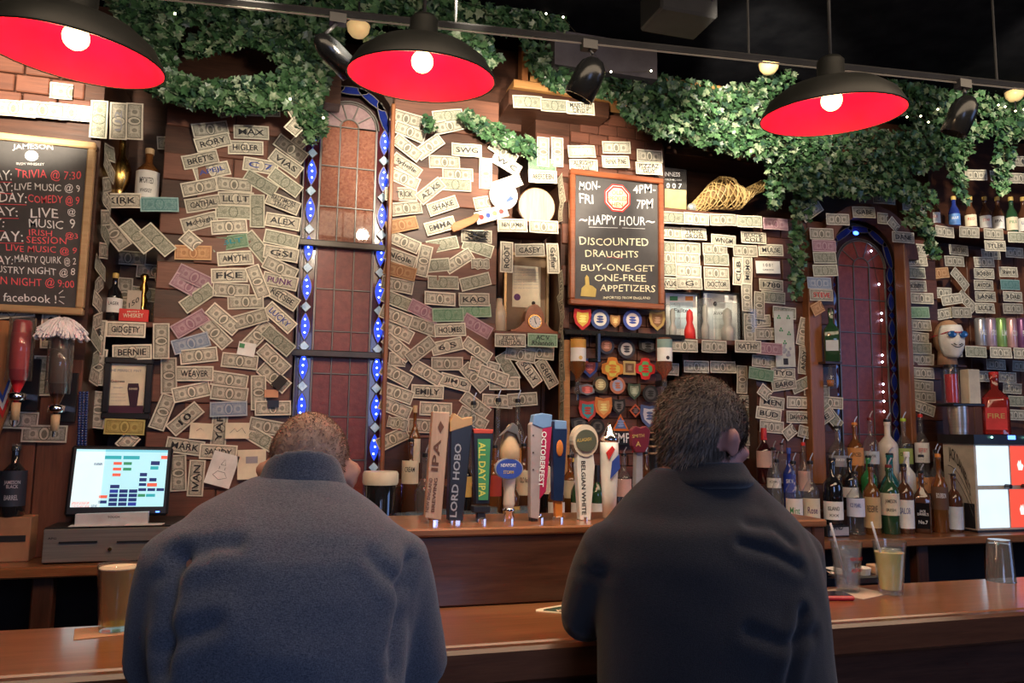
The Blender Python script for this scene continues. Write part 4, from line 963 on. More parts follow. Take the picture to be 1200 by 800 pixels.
# behind the taps
GT = 'bottles on the steps behind the beer taps'
b('clear bottle with tall pourer, behind the tap with green label', 555, 466, None, 9, Yb=Y3, z=T3, lab=None, kind='bulb', group=GT)
b('clear round shouldered bottle behind the hat shaped tap', 584, 462, None, 9, Yb=Y3, z=T3, lab=mat('orange_label', (.65, .28, .08), .6), labh=.2, labz=.1, kind='bulb', group=GT)
b('clear bottle with orange red label left of the red tap', 607, 463, None, 9, Yb=Y3, z=T3, lab=mat('orange_label', (.65, .28, .08), .6), labh=.3, labz=.15, fill=(LIQC, .4), group=GT)
b('bottle with amber liquid at left end of the steps', 487, 470, None, 7, Yb=Y3, z=T3, glassm=AMB, capk='cap', cap=LW, lab=CREAM, group=GT)
b('dark brown bottle with cream label left of the wooden tap', 482, 510, None, 10, Yb=Y2, z=T2, glassm=BRN, lab=CREAM, text='CREAM', labh=.3, labz=.45, group=GT)
b('stout clear bottle behind the wooden tap', 497, 526, 612, 12, Yb=3.34, lab=None, fill=(LIQC, .4), group=GT)
b('dark bottle behind the black tap', 545, 520, None, 9, Yb=Y2, z=T2, glassm=BLKG, lab=GOLD, group=GT)
b('amber bottle behind the green labelled tap', 580, 518, None, 9, Yb=Y2, z=T2, glassm=AMB, lab=mat('red_label', (.45, .05, .03), .6), fill=(LIQA, .5), group=GT)
b('brown bottle with cream label right of the hat tap', 614, 516, None, 9, Yb=Y2, z=T2, glassm=BRN, lab=CREAM, text='OLD No 8', labh=.35, group=GT)
b('black bottle behind the orange footed tap', 642, 512, None, 8, Yb=Y2, z=T2, glassm=BLKG, lab=WHT, labh=.35, group=GT)
b('bottle of red cordial behind the orange footed tap', 668, 530, None, 9, Yb=Y2, z=T2, glassm=AMB, lab=mat('cream_label', (.7, .62, .45), .6), group=GT)
b('green wine bottle with white label beside the white tap', 677, 538, None, 8, Yb=3.34, glassm=GRNG, lab=WHT, labh=.42, labz=.1, kind='wine', group=GT)
b('green wine bottle with white label right of the white tap', 700, 540, None, 8, Yb=3.34, glassm=GRNG, lab=WHT, labh=.42, labz=.1, kind='wine', capk='long', cap=BLK, group=GT)
b('clear bottle with ruby drink left of the maroon shield tap', 731, 528, None, 9, Yb=Y2, z=T2, glassm=GLC, lab=mat('pink_label', (.6, .4, .34), .6), fill=(REDG, .35), group=GT)
b('small dark bottle behind the striped tap', 757, 526, None, 9, Yb=Y2, z=T2, glassm=BRN, lab=CREAM, group=GT)
b('clear bottle half hidden behind the head of the man in black', 783, 520, None, 9, Yb=Y2, z=T2, lab=WHT, group=GT)
b('amber whiskey bottle with white label behind the tap box', 652, 541, None, 10, Yb=3.34, glassm=AMB, lab=WHT, labh=.3, labz=.25, group=GT)
b('brown bottle with gold label beneath the hat tap', 600, 540, None, 10, Yb=3.34, glassm=BRN, lab=GOLD, labh=.3, labz=.2, group=GT)
# glass tumblers on the counter behind taps
k = 0
def lath_put(t, nm_, prof, m, seg=20, sm=True, c=(0, 0, 0)):
    mb = MB().lathe(prof, seg, c); me = bpy.data.meshes.new(nm_); me.from_pydata(mb.v, [], mb.f); me.materials.append(m); me.shade_smooth(); me.set_sharp_from_angle(angle=R(45)); o = bpy.data.objects.new(nm_, me); C.objects.link(o); o.parent = t; return o
def glassware(t, r0_, r1_, H, m=GLC, th=.0025, base=.012, seg=24):
    mb_ = [(r0_*.96, 0), (r0_, .003), (r0_+(r1_-r0_)*.5, H*.5), (r1_, H-.001), (r1_-th*.5, H), (r1_-th, H-.001), (r0_+(r1_-r0_)*.5-th, H*.5), (r0_-th, base), (.001, base)]
    return lath_put(t, 'glass_wall', mb_, m, seg)
TUM = [(474, 1), (486, 0), (521, 0), (532, 1), (549, 0), (573, 1), (580, 0), (612, 0), (618, 1)]
for i, (px, bk) in enumerate(TUM):
    Yg = 3.24+.07*bk; x = W(px, 600, Yg).x
    t = thing('tumbler', 'clear empty glass, %s from left behind the beer taps' % ['first', 'second', 'third', 'fourth', 'fifth', 'sixth', 'seventh', 'eighth', 'ninth'][i], 'glass', (x, Yg, CNT), 0, 'clear glasses behind the beer taps'); glassware(t, .028, .04, .15+.01*(i % 3), glass('cool_glass', (.80, .90, .98), .10))
# stout pint in view between the man in blue and the taps
x = W(446, 560, 3.0).x
Yp = 3.30; x = W(446, 560, Yp).x; zt_ = W(446, 552, Yp).z
t = thing('stout_tap_head', 'large black drum with a creamy white top like a stout, right of the tall window', 'display', (x, Yp, CNT))
rr = 21/(F/(W(446, 560, Yp)-Vector((0, 0, CAMZ))).dot(fw)); HH = zt_-CNT
lath_put(t, 'drum', [(rr*.8, 0), (rr*.9, HH-.05), (rr*.86, HH-.045)], BLKG, 28); lath_put(t, 'cream_top', [(rr*.95, HH-.055), (rr, HH-.045), (rr, HH-.01), (rr*.93, HH), (.001, HH)], mat('stout_cream', (.80, .74, .58), .5), 28)
# ================================================================ beer tap handles
YT = 2.18
TZ = TAPZ
def tapth(label, px): 
    x = W(px, 612, YT).x; t = thing('beer_tap', label, 'beer tap', (x, YT, TZ), 0, 'beer tap handles on the tap box'); 
    MB().lathe([(.016, TZ), (.016, TZ+.010), (.009, TZ+.014), (.009, TZ+.02)], 14, (x, YT, 0)).build('ferrule', CHR, t); return t
def pp(pts, Y): return [(W(x, y, Y).x, W(x, y, Y).z) for x, y in pts]
def slabp(t, nm, pts, th, m, Y=YT, dy=0, bev=True):
    o = MB().prism(pp(pts, Y), Y-th/2+dy, Y+th/2+dy).build(nm, m, t)
    if bev:
        bv = o.modifiers.new('bevel', 'BEVEL'); bv.width = .0025; bv.segments = 2
    return o
LWT = wood('tap_maple', (.42, .26, .17), (.58, .40, .28), .5, 'z')
t = tapth('pale wooden paddle tap lettered IPA, leftmost', 508); slabp(t, 'handle', [(497, 606), (516, 609), (526, 483), (506, 482)], .03, LWT)
def vtext(s, x0, y0, x1, y1, w_, Y, m, par):     # baseline from (x0,y0) to (x1,y1); glyph height w_ to the left of travel
    vs, fs, tw, th = tmesh(s, .02); a = W(x0, y0, Y); b_ = W(x1, y1, Y); X = b_-a; n_ = math.hypot(x1-x0, y1-y0); t_ = W(x0+(y1-y0)/n_*w_, y0-(x1-x0)/n_*w_, Y); Z = t_-a
    mb = MB(); mb.add([a+X*v[0]+Z*v[1] for v in vs], fs); return mb.build('lettering', m, par)
def vt(s, x0, y0, x1, y1, w_, Y, m, par):
    vs, fs, tw, th = tmesh(s, .02); a = W(x0, y0, Y); b_ = W(x1, y1, Y); X = b_-a; n_ = math.hypot(x1-x0, y1-y0); ux, uy = (x1-x0)/n_, (y1-y0)/n_
    t_ = W(x0+uy*w_, y0-ux*w_, Y); Z = t_-a; mb = MB(); mb.add([a+X*v[0]+Z*v[1] for v in vs], fs); return mb.build('lettering', m, par)
DBR = mat('burnt_lettering', (.10, .04, .025), .7)
vt('IPA', 513, 552, 517, 515, 8, YT-.0165, DBR, t); vt('NEW ENGLAND', 502, 600, 507, 560, 4, YT-.0165, DBR, t); vt('BREWING', 509, 600, 513, 560, 4, YT-.0165, DBR, t)
MB().prism(pp([(515, 507), (512, 500), (515, 493), (519, 500)], YT), YT-.017, YT-.015).build('hop_emblem', DBR, t)
t = tapth('black tapered tap lettered LORD HOBO with gold top', 534); slabp(t, 'handle', [(524, 609), (541, 609), (552, 500), (551, 491), (527, 500)], .035, BLK); slabp(t, 'gold_top', [(526, 506), (552, 498), (552, 488), (540, 490), (531, 484), (526, 494)], .036, mat('gilt_wood', (.40, .24, .10), .4)); vt('LORD HOBO', 535, 606, 541, 520, 8, YT-.0185, GREY, t)
t = tapth('black tap with green plate lettered ALL DAY IPA', 564); slabp(t, 'handle', [(556, 590), (572, 590), (577, 506), (574, 502), (556, 503), (553, 507)], .03, BLK); slabp(t, 'green_plate', [(559, 585), (570, 585), (573, 514), (558, 514)], .004, GRN, dy=-.017, bev=False); vt('ALL DAY IPA', 561, 518, 561, 582, 8, YT-.0195, mat('yellow_print', (.6, .6, .1), .6), t)
slabp(t, 'red_cap', [(554, 508), (576, 508), (577, 503), (553, 502)], .032, mat('red_label', (.45, .05, .03), .6)); slabp(t, 'collar', [(553, 600), (573, 600), (573, 592), (553, 592)], .034, BLK); slabp(t, 'foot', [(558, 612), (568, 612), (568, 600), (558, 600)], .02, BLK)
# hat figure tap
t = tapth('cream tap with blue oval plate and hatted figure on top', 596)
def pxl(prof, m, nm, cx, t=t, tz=None):
    out = []
    for w_, y in prof: c_ = W(cx, y, YT); s = F/(c_-Vector((0, 0, CAMZ))).dot(fw); out.append((w_/s, c_.z))
    x = t.location.x; o = MB().lathe(out, 18, (x, YT, 0)).build(nm, m, t, True); return o
CRM = mat('cream_ceramic', (.68, .58, .45), .3, coat=.4)
pxl([(5, 596), (7, 590), (6.5, 575), (8, 560), (8, 552)], CRM, 'stem', 596, t); pxl([(4, 611), (7, 606), (5, 600), (8, 597), (5, 594)], CHR, 'faucet_collar', 596, t)
pxl([(9, 543), (12, 536), (12, 526), (10, 517), (7, 508), (4, 500), (1, 497)], mat('tan_figure', (.52, .36, .20), .5), 'figure', 596, t)
slabp(t, 'hat', [(583, 511), (592, 505), (602, 509), (607, 520), (604, 500), (599, 495), (592, 502)], .025, mat('grey_hat', (.10, .10, .10), .6), dy=-.015)
c = W(596, 549, YT-.02)
def oval(rx, rz, y0, y1, m, nm): return MB().prism([(c.x+rx*math.cos(2*math.pi*i/24), c.z+rz*math.sin(2*math.pi*i/24)) for i in range(24)], y0, y1).build(nm, m, t)
oval(.042, .031, YT-.026, YT-.012, GREY, 'plate_rim'); oval(.039, .028, YT-.028, YT-.026, BLUE, 'plate'); wtext('NEWPORT', 587, 547, 605, 547, 4, YT-.0285, WHM, t); wtext('STORM', 590, 555, 602, 555, 4, YT-.0285, GOLD, t)
t = tapth('red and grey plank shaped tap lettered OCTOBERFEST', 631); slabp(t, 'grey_side', [(620, 606), (630, 608), (636, 500), (624, 493), (620, 497)], .03, mat('weathered_grey', (.36, .30, .30), .6)); slabp(t, 'red_face', [(630, 585), (638, 575), (645, 500), (634, 497)], .034, mat('raspberry', (.42, .02, .08), .4)); slabp(t, 'crest', [(622, 497), (624, 486), (634, 484), (645, 486), (644, 500), (634, 502)], .036, mat('sky_print', (.15, .28, .50), .5)); vt('OCTOBERFEST', 635, 505, 631, 570, 6, YT-.0185, WHM, t)
slabp(t, 'foot', [(621, 611), (630, 611), (631, 590), (621, 590)], .028, BLK)
mb = MB(); [mb.ball(W(625, y, YT-.016), .0025, 6, 4) for y in (510, 530, 550)]; mb.build('rivets', INK, t)
t = tapth('deep navy tap with orange figure and orange foot', 654); slabp(t, 'handle', [(647, 586), (658, 587), (663, 505), (662, 494), (648, 493), (646, 505)], .03, mat('navy_paint', (.01, .025, .08), .3, coat=.3)); slabp(t, 'orange_foot', [(650, 611), (658, 611), (658, 586), (649, 586)], .02, mat('orange_paint', (.55, .18, .03), .4))
MB().ball(W(656, 525, YT-.016), (.011, .004, .024), 10, 8).build('orange_figure', mat('orange_paint', (.55, .18, .03), .4), t); slabp(t, 'blue_top', [(648, 503), (662, 503), (662, 493), (648, 492)], .033, mat('sky_print', (.15, .28, .50), .5)); 
t = tapth('white tapered tap with oval head lettered BELGIAN WHITE', 684); slabp(t, 'stem', [(678, 609), (690, 609), (695, 545), (693, 530), (675, 530), (674, 545)], .03, WHB)
c = W(684, 516, YT); oval(.040, .048, YT-.018, YT+.018, CRM, 'head'); oval(.033, .033, YT-.022, YT-.018, mat('olive_plate', (.09, .10, .07), .4), 'plate'); wtext('ALLAGASH', 676, 518, 693, 516, 4, YT-.0225, GOLD, t); vt('BELGIAN WHITE', 681, 540, 682, 603, 5, YT-.0155, INK, t)
t = tapth('white can shaped tap with red and blue badge, silver top', 714); pxl([(8, 606), (9, 575), (10, 560), (11, 530), (10.5, 518)], WHB, 'can', 714, t); pxl([(10.5, 518), (11, 514), (7, 508), (3, 500), (1.5, 495)], CHR, 'silver_top', 714, t)
c = W(714, 540, YT-.03)
slabp(t, 'red_stripe', [(706, 530), (713, 522), (716, 526), (709, 538)], .004, RED, dy=-.028, bev=False); slabp(t, 'blue_badge', [(711, 560), (722, 548), (721, 532), (713, 540)], .004, BLUE, dy=-.028, bev=False)
t = tapth('grey tap with maroon shield shaped head', 747); slabp(t, 'stem', [(742, 609), (752, 609), (751, 525), (744, 525)], .026, GREY); slabp(t, 'shield', [(737, 504), (742, 499), (748, 501), (754, 499), (759, 504), (757, 522), (752, 530), (742, 530), (738, 522)], .024, mat('maroon_paint', (.16, .02, .035), .35), dy=-.008); wtext('SMITH', 741, 513, 755, 512, 4, YT-.0205, GOLD, t); wtext('A', 745, 523, 751, 523, 6, YT-.0205, GOLD, t)
t = tapth('round black tap with tan stripes beside the head of man in black', 768); pxl([(6, 606), (6, 570), (7, 540), (8, 505), (7, 500)], BLK, 'handle', 768, t)
for y in (507, 515, 523, 531): pxl([(8.3, y+1.2), (8.4, y-1.2)], mat('tan_band', (.45, .28, .16), .5), 'stripe', 768, t)
# ================================================================ fire brigade style patches
PT = [(682.5, 373.5, 12, 'shield', (.5, .03, .03), (.65, .45, .08), 'red shield patch with gold centre on the metal rail'), (703, 374, 12, 'round', (.04, .07, .2), (.65, .62, .55), 'round navy and white patch standing on the rail, left'),
 (720.7, 376, 7, 'shield', (.30, .14, .05), (.5, .3, .1), 'small brown badge between two round navy patches'), (741, 375, 12, 'round', (.05, .08, .3), (.7, .62, .6), 'round blue patch with red centre standing on the rail'), (770, 375, 11, 'shield', (.40, .26, .08), (.2, .1, .04), 'gold winged patch at the right end of the rail'),
 (734, 409, 11, 'round', (.03, .03, .04), (.4, .38, .36), 'round black and silver patch in the top hanging row'), (710.5, 405, 10, 'round', (.03, .03, .05), (.25, .1, .06), 'dark round patch left in the top hanging row'), (759, 406, 12, 'wide', (.02, .02, .02), (.12, .12, .12), 'wide black patch right of the black and silver round one'),
 (691, 430, 11, 'shield', (.03, .06, .22), (.4, .08, .06), 'navy patch left of the orange cross patch'), (717.5, 432, 14, 'cross', (.60, .20, .03), (.6, .5, .08), 'orange cross shaped patch with yellow lettering'), (737.5, 431, 8, 'square', (.45, .32, .12), (.15, .08, .04), 'square gold and black patch'), (756, 432, 13, 'cross', (.55, .02, .02), (.1, .35, .12), 'scarlet cross shaped patch with green centre'),
 (703.5, 450.5, 10, 'round', (.05, .045, .03), (.5, .40, .2), 'round black and gold patch left of the orange round one'), (723.5, 451.5, 10, 'round', (.5, .18, .1), (.35, .38, .5), 'round orange rimmed patch with grey centre'), (743, 458, 9, 'shield', (.05, .08, .05), (.25, .3, .2), 'dark green shield patch'), (762, 461, 10, 'round', (.02, .02, .02), (.08, .08, .08), 'round black patch near the right post'), (688, 457, 10, 'wide', (.2, .2, .22), (.5, .1, .08), 'striped grey and red patch'),
 (688.5, 481, 12, 'shield', (.5, .06, .05), (.05, .3, .33), 'red shield patch with teal top, left'), (707, 477, 12, 'shield', (.62, .20, .05), (.7, .4, .12), 'bright orange shield patch beside the red and teal one'), (725, 476, 9, 'shield', (.02, .02, .02), (.15, .14, .13), 'black shield patch with grey letters'), (744.5, 481, 8, 'diamond', (.5, .1, .04), (.05, .02, .02), 'orange diamond shaped patch'), (761, 487, 13, 'shield', (.08, .12, .26), (.55, .55, .6), 'blue shield patch with silver wreath'),
 (727, 496, 11, 'tri', (.62, .14, .02), (.1, .15, .3), 'orange and blue triangle patch'), (700, 500, 9, 'round', (.02, .02, .02), (.1, .09, .08), 'round black patch above the white tap'), (671, 527, 14, 'round', (.6, .42, .05), (.02, .02, .02), 'large round yellow and black patch, lowest left'), (679, 497, 11, 'wide', (.03, .03, .035), (.1, .1, .1), 'dark wide patch low by the note strip')]
for i, (px, py, r_, sh_, c1, c2, lab) in enumerate(PT):
    Yp = 3.60 if i < 5 else 3.62-.002*(i % 4); c = W(px, py, Yp); s = F/(c-Vector((0, 0, CAMZ))).dot(fw); q = r_/s
    S = {'round': [(math.cos(2*math.pi*k/18), math.sin(2*math.pi*k/18)) for k in range(18)], 'shield': [(-.85, 1), (0, .85), (.85, 1), (.95, .2), (.75, -.5), (0, -1.15), (-.75, -.5), (-.95, .2)], 'wide': [(-1, .5), (0, .75), (1, .5), (.9, -.3), (0, -.6), (-.9, -.3)], 'square': [(-1, 1), (1, 1), (1, -1), (-1, -1)],
         'cross': [(math.cos(2*math.pi*k/16)*(1 if k % 4 in (0, 1, 3) else .72), math.sin(2*math.pi*k/16)*(1 if k % 4 in (0, 1, 3) else .72)) for k in range(16)], 'diamond': [(0, 1), (1, 0), (0, -1), (-1, 0)], 'tri': [(0, 1), (1, -.8), (-1, -.8)]}[sh_]
    if i < 5: cz = W(px, 389, 3.60).z; c.z = max(c.z, S9+q*1.0)
    t = thing('cloth_patch', lab, 'patch', c, 0, 'embroidered service patches beside the taps')
    MB().prism([(c.x+x*q, c.z+z*q) for x, z in S], Yp-.003, Yp).build('patch_border', mat('patch_cloth_%d' % i, c1, .8), t)
    MB().prism([(c.x+x*q*.68, c.z+z*q*.68) for x, z in S], Yp-.0045, Yp-.003).build('patch_field', mat('patch_field_%d' % i, c2, .8), t)
    mb = MB(); rr_ = random.Random(i)
    for k in range(3): mb.prism([(c.x+q*.3*math.cos(a)*(1+.5*rr_.random()), c.z+q*(.25-.25*k)+q*.12*math.sin(a)) for a in [2*math.pi*e/7 for e in range(7)]], Yp-.0055-.0003*k, Yp-.0045)
    mb.build('embroidery', mat('patch_thread_%d' % i, c1 if i % 2 else tuple(min(1, v*1.6+.08) for v in c2), .8), t)
c = card(731, 513, .14, .07, 0, BLK, 'black strip lettered in large white capitals above the maroon tap', name='lettered_strip', cat='strip', Y=3.61); ptext('EMPS', (0, 0), .12, .05, WHM, c, y=-.002)
# metal rail bracket and optics
t = thing('rail_bracket', 'black pipe bracket under the metal rail above the patches', 'bracket', W(701, 396, 3.58))
MB().tube([W(701, 391, 3.56), W(701, 424, 3.56)], .014, 12).build('pipe', BMET, t); MB().tube([W(704, 422, 3.56)+Vector((.0, 0, 0)), W(690, 422, 3.56)], .011, 10).build('elbow', BMET, t)
for px, lab_, fl in ((677, 'upside down whiskey bottle on the dispenser left of the patches', mat('orange_label2', (.62, .32, .06), .6)), (778, 'upside down whiskey bottle on the dispenser right of the patches', mat('green_grey_label', (.20, .30, .27), .6))):
    c = W(px, 415, 3.56); t = thing('optic_bottle', lab_, 'bottle', c, 0, 'bottles turned upside down in optics'); x = c.x
    z0 = W(px, 462, 3.56).z; z1 = W(px, 396, 3.56).z; H = z1-z0; r_ = 9.5/(F/(c-Vector((0, 0, CAMZ))).dot(fw))
    MB().lathe([(r_*.3, z0+H*.22), (r_*.32, z0+H*.32), (r_, z0+H*.45), (r_, z1-.004), (r_*.9, z1)], 20, (x, 3.56, 0)).build('glass_body', AMB if px < 700 else glass('rose_glass', (.75, .3, .18), .3), t, True)
    lathes = MB(); vs = []
    for k, (a_, b_, m_) in enumerate(((.58, .82, WHT), (.82, .97, fl))):
        lb = MB(); n_ = 10
        for i in range(n_+1): a = R(-80+160*i/n_); lb.v += [(x+math.sin(a)*r_*1.02, 3.56-math.cos(a)*r_*1.02, z0+H*a_), (x+math.sin(a)*r_*1.02, 3.56-math.cos(a)*r_*1.02, z0+H*b_)]
        lb.f = [(2*i, 2*i+2, 2*i+3, 2*i+1) for i in range(n_)]; lb.build('paper_label', m_, t, True)
    MB().ball((x, 3.56-r_*1.03, z0+H*.64), (.01, .001, .01), 8, 5).build('label_seal', GOLD if px < 700 else INK, t)
    MB().lathe([(r_*.45, z0), (r_*.5, z0+H*.1), (r_*.35, z0+H*.22), (r_*.3, z0+H*.3)], 14, (x, 3.56, 0)).build('optic', GLC, t, True)
    MB().tube([(x, 3.56, z0), (x, 3.56, z0-.03)], .006, 8).build('spout', CHR, t); MB().box((x, 3.60, z0+H*.2), (.02, .08, .03)).build('clamp', BLK, t)
# ================================================================ things on shelves
def S_(p): return F/(p-Vector((0, 0, CAMZ))).dot(fw)
def turned(name, label, cat, px, base_z, rows, Y, m, part_='body', seg=22, parts=()):
    """lathed thing; rows of (half width px, y px) from top down"""
    x = W(px, rows[0][1], Y).x; t = thing(name, label, cat, (x, Y, base_z)); pr = []
    for w_, y in rows[::-1]: c = W(px, y, Y); pr.append((max(.0008, w_/S_(c)), max(base_z, c.z)))
    pr[0] = (pr[0][0], base_z); o = MB().lathe(pr, seg, (x, Y, 0)).build(part_, m, t, True); return t, x
YV = 3.74
t, x = turned('brass_vase', 'tall gold vase with a narrow neck, left on the upper shelf', 'vase', 144, S1, [(3.5, 162), (4, 170), (4, 182), (9, 190), (12, 200), (11, 212), (7, 222), (5, 226), (8, 230)], YV, BRASS)
b('bottle with white typed label between the brass vase and candlestick', 176, 172, None, 13, Yb=YV, z=S1, glassm=AMB, lab=WHT, text='IMPORTED', text2='WHISKEY', labh=.5, labz=.08, capk='cap', cap=LW, neck=.32)
CS = [(3, 176), (5, 178), (3, 183), (5, 189), (2.5, 194), (5, 201), (3, 206), (6, 213), (4, 217), (10, 225), (11, 230)]
turned('candlestick', 'brass candlestick on the upper shelf beside the hand lettered notes', 'candlestick', 203, S1, CS, YV, BRASS, seg=18)
b('dark beer bottle with white label on the lower left shelf', 136, 318, None, 9.5, Yb=YV, z=S2, glassm=BLKG, lab=WHT, text='LAGER', labh=.3, labz=.2, kind='beer', capk='cap', cap=GOLD)
turned('candlestick', 'small brass candlestick on the lower shelf behind the red sign', 'candlestick', 170, S2, [(3, 321), (5, 324), (2.5, 331), (5, 338), (2.5, 345), (5, 352), (3, 358), (7, 366), (9, 374)], YV+.05, BRASS, seg=18)
def flat(name, label, cat, x0, x1, y0, y1, Y, th, m, base=None, bev=.002):
    l, r_, bt, tp = slab(x0, x1, y0, y1, Y, Y); bt = base if base is not None else bt
    t = thing(name, label, cat, ((l+r_)/2, Y, bt)); MB().box(((l+r_)/2, Y+th/2, (tp+bt)/2), (r_-l, th, tp-bt), bev=bev).build('body', m, t); return t, l, r_, bt, tp
t, l, r_, bt, tp = flat('red_sign', 'small red lettered sign standing on the lower left shelf', 'sign', 139, 174, 362, 377, 3.655, .012, RED, S2); wtext('WHISKEY', 144, 372, 168, 372, 5, 3.652, CREAM, t); wtext('IRISH', 149, 366, 163, 366, 2, 3.652, CREAM, t)
t, l, r_, bt, tp = flat('number_card', 'pale card lettered 150 behind the red sign', 'card', 148, 165, 340, 376, 3.72, .004, mat('beige_card', (.45, .38, .30), .7), S2); wtext('150', 151, 361, 163, 353, 6, 3.718, INK, t)
b('clear decanter full of odds and ends beside the red sign', 192, 322, None, 10, Yb=YV, z=S2, lab=None, capk='cap', cap=GLC, kind='bulb')
turned('shot_glass', 'clear stemmed glass on the lower left shelf behind the decanter', 'glass', 181, S2, [(6, 350), (5.5, 362), (1, 366), (1, 372), (5, 375)], YV+.08, GLC, seg=18)
# framed stout print
YP = 3.62
l, r_, bt, tp = slab(121, 178, 419, 491, YP, YP)
t = thing('framed_print', 'black framed print of a pint of stout above the till screen', 'picture', ((l+r_)/2, YP, bt))
mbf = MB(); fwd = .026
for cx, cz, sx, sz in (((l+r_)/2, tp-fwd/2, r_-l, fwd), ((l+r_)/2, bt+fwd/2, r_-l, fwd), (l+fwd/2, (tp+bt)/2, fwd, tp-bt-2*fwd), (r_-fwd/2, (tp+bt)/2, fwd, tp-bt-2*fwd)): mbf.box((cx, YP, cz), (sx, .03, sz), bev=.004)
mbf.build('frame', BLK, t); MB().box(((l+r_)/2, YP+.01, (tp+bt)/2), (r_-l-.02, .006, tp-bt-.02)).build('print', CREAM, t)
q = pp([(125, 485), (168, 485), (168, 475), (125, 475)], YP+.006); MB().prism(q, YP+.0055, YP+.007).build('print_band', mat('plum_print', (.06, .01, .03), .5), t)
MB().prism(pp([(152, 477), (160, 477), (163, 455), (162, 449), (150, 449), (149, 455)], YP), YP+.004, YP+.006).build('pint_picture', mat('stout_print', (.03, .008, .02), .4), t)
wtext('GUINNESS', 151, 456.5, 161, 456.5, 2.2, YP+.0035, CREAM, t); wtext('Guinness', 130, 448, 146, 448, 3.2, YP+.005, INK, t); wtext('THE PERFECT PINT', 128, 435, 166, 436, 3, YP+.005, GREY, t); wtext('Draught', 133, 455, 144, 455, 2, YP+.005, GREY, t)
for y in (462, 466, 470): wtext('poured slow and', 130, y, 147, y, 1.6, YP+.005, GREY, t, 0)
# middle cabinet
Yd = 3.74
c = W(628.5, 237, 3.70); rr = 23/S_(c); c.z = S3+rr
t = thing('wooden_disc', 'round pale wooden disc with a thin dark rim on the middle shelf', 'disc', (c.x, 3.70, S3))
def disc(nm, r_, y0, y1, m, c=c, t=None, sm=False, seg=36): return MB().prism([(c.x+r_*math.cos(2*math.pi*i/seg), c.z+r_*math.sin(2*math.pi*i/seg)) for i in range(seg)], y0, y1).build(nm, m, t)
disc('disc', rr*.95, 3.69, 3.71, LW, t=t)
MB().tube([(c.x+rr*.97*math.cos(2*math.pi*i/36), 3.695, c.z+rr*.97*math.sin(2*math.pi*i/36)) for i in range(37)], .004, 8).build('rim', BWd, t)
c = W(590, 229, 3.60); rr = 17/S_(c)
t = thing('round_plate', 'bright white round plate with blue marks hung left of the wooden disc', 'plate', c); disc('plate', rr, 3.595, 3.603, WHT, c=c, t=t); disc('well', rr*.75, 3.592, 3.596, WHT, c=c, t=t)
MB().prism(pp([(592, 238), (603, 233), (598, 229), (594, 234)], 3.59), 3.590, 3.592).build('blue_mark', BLUE, t)
t = thing('wooden_paddle', 'small wooden paddle with a rounded end, right of the tall window', 'paddle', W(543, 264, 3.60))
o = MB().prism(pp([(528, 266), (532, 261), (552, 254), (557, 250), (562, 251), (560, 258), (555, 262), (538, 270), (531, 272)], 3.60), 3.592, 3.604).build('blade', wood('paddle_wood', (.42, .17, .06), (.58, .27, .11), .4), t)
bv = o.modifiers.new('b', 'BEVEL'); bv.width = .003; bv.segments = 2
t = thing('black_ribbon', 'crumpled black and silver wrapper pinned under the wooden paddle', 'wrapper', W(558, 277, 3.61)); mb = MB()
for i in range(14): mb.tube([W(545+random.random()*28, 270+random.random()*12, 3.60+random.random()*.02) for k in range(3)], .004, 5, .3)
mb.build('wrapper', mat('foil_black', (.03, .03, .03), .2, .6), t)
# framed document
l, r_, bt, tp = slab(590, 643, 297, 364, 3.80, 3.8)
t = thing('framed_document', 'framed cream certificate with purple seal behind the mantel clock', 'picture', ((l+r_)/2, 3.80, bt)); bt = S4
mbf = MB(); fwd = .018
for cx, cz, sx, sz in (((l+r_)/2, tp-fwd/2, r_-l, fwd), ((l+r_)/2, bt+fwd/2, r_-l, fwd), (l+fwd/2, (tp+bt)/2, fwd, tp-bt-2*fwd), (r_-fwd/2, (tp+bt)/2, fwd, tp-bt-2*fwd)): mbf.box((cx, 3.80, cz), (sx, .02, sz), bev=.003)
mbf.build('frame', mat('gilt_frame', (.35, .24, .12), .35, .5), t); MB().box(((l+r_)/2, 3.805, (tp+bt)/2), (r_-l-.02, .004, tp-bt-.02)).build('mount', mat('brown_mount', (.22, .14, .08), .7), t)
MB().box((W(617, 335, 3.8).x, 3.80, W(617, 336, 3.8).z), (.155, .003, .22)).build('document', CREAM, t)
for i, y in enumerate((317, 320, 323, 328, 331, 334, 338)): wtext('hereby granted unto', 602 if i else 608, y, 631 if i else 626, y, 1.5, 3.797, GREY, t, 0)
MB().lathe([(.001, 0), (.018, .0), (.018, .002)], 14, M=Matrix.Translation(W(606, 348, 3.799)) @ Matrix.Rotation(R(90), 4, 'X')).build('seal', PURP, t)
# growler and clock
t, x = turned('stone_bottle', 'cream stoneware bottle with dark stopper beside the mantel clock', 'bottle', 585, S4, [(4, 350), (4, 356), (7, 362), (8, 368), (8, 389)], 3.69, mat('stoneware', (.55, .44, .30), .35, coat=.3)); MB().lathe([(.012, W(585, 352, 3.69).z), (.014, W(585, 350, 3.69).z+.006), (.001, W(585, 348, 3.69).z+.01)], 12, (x, 3.69, 0)).build('stopper', BLK, t)
Yc = 3.66; c = W(625, 372, Yc); l = W(597, 389, Yc).x; r_ = W(652, 389, Yc).x; tp = W(625, 357, Yc).z
t = thing('mantel_clock', 'small wooden mantel clock with a white dial in the middle cabinet', 'clock', ((l+r_)/2, Yc, S4)); cx = (l+r_)/2; hw = (r_-l)/2
pts = [(-hw, 0), (-hw, .014)]+[(-hw*.95+hw*.5*k/5, .014+.045*(k/5)**2) for k in range(1, 6)]
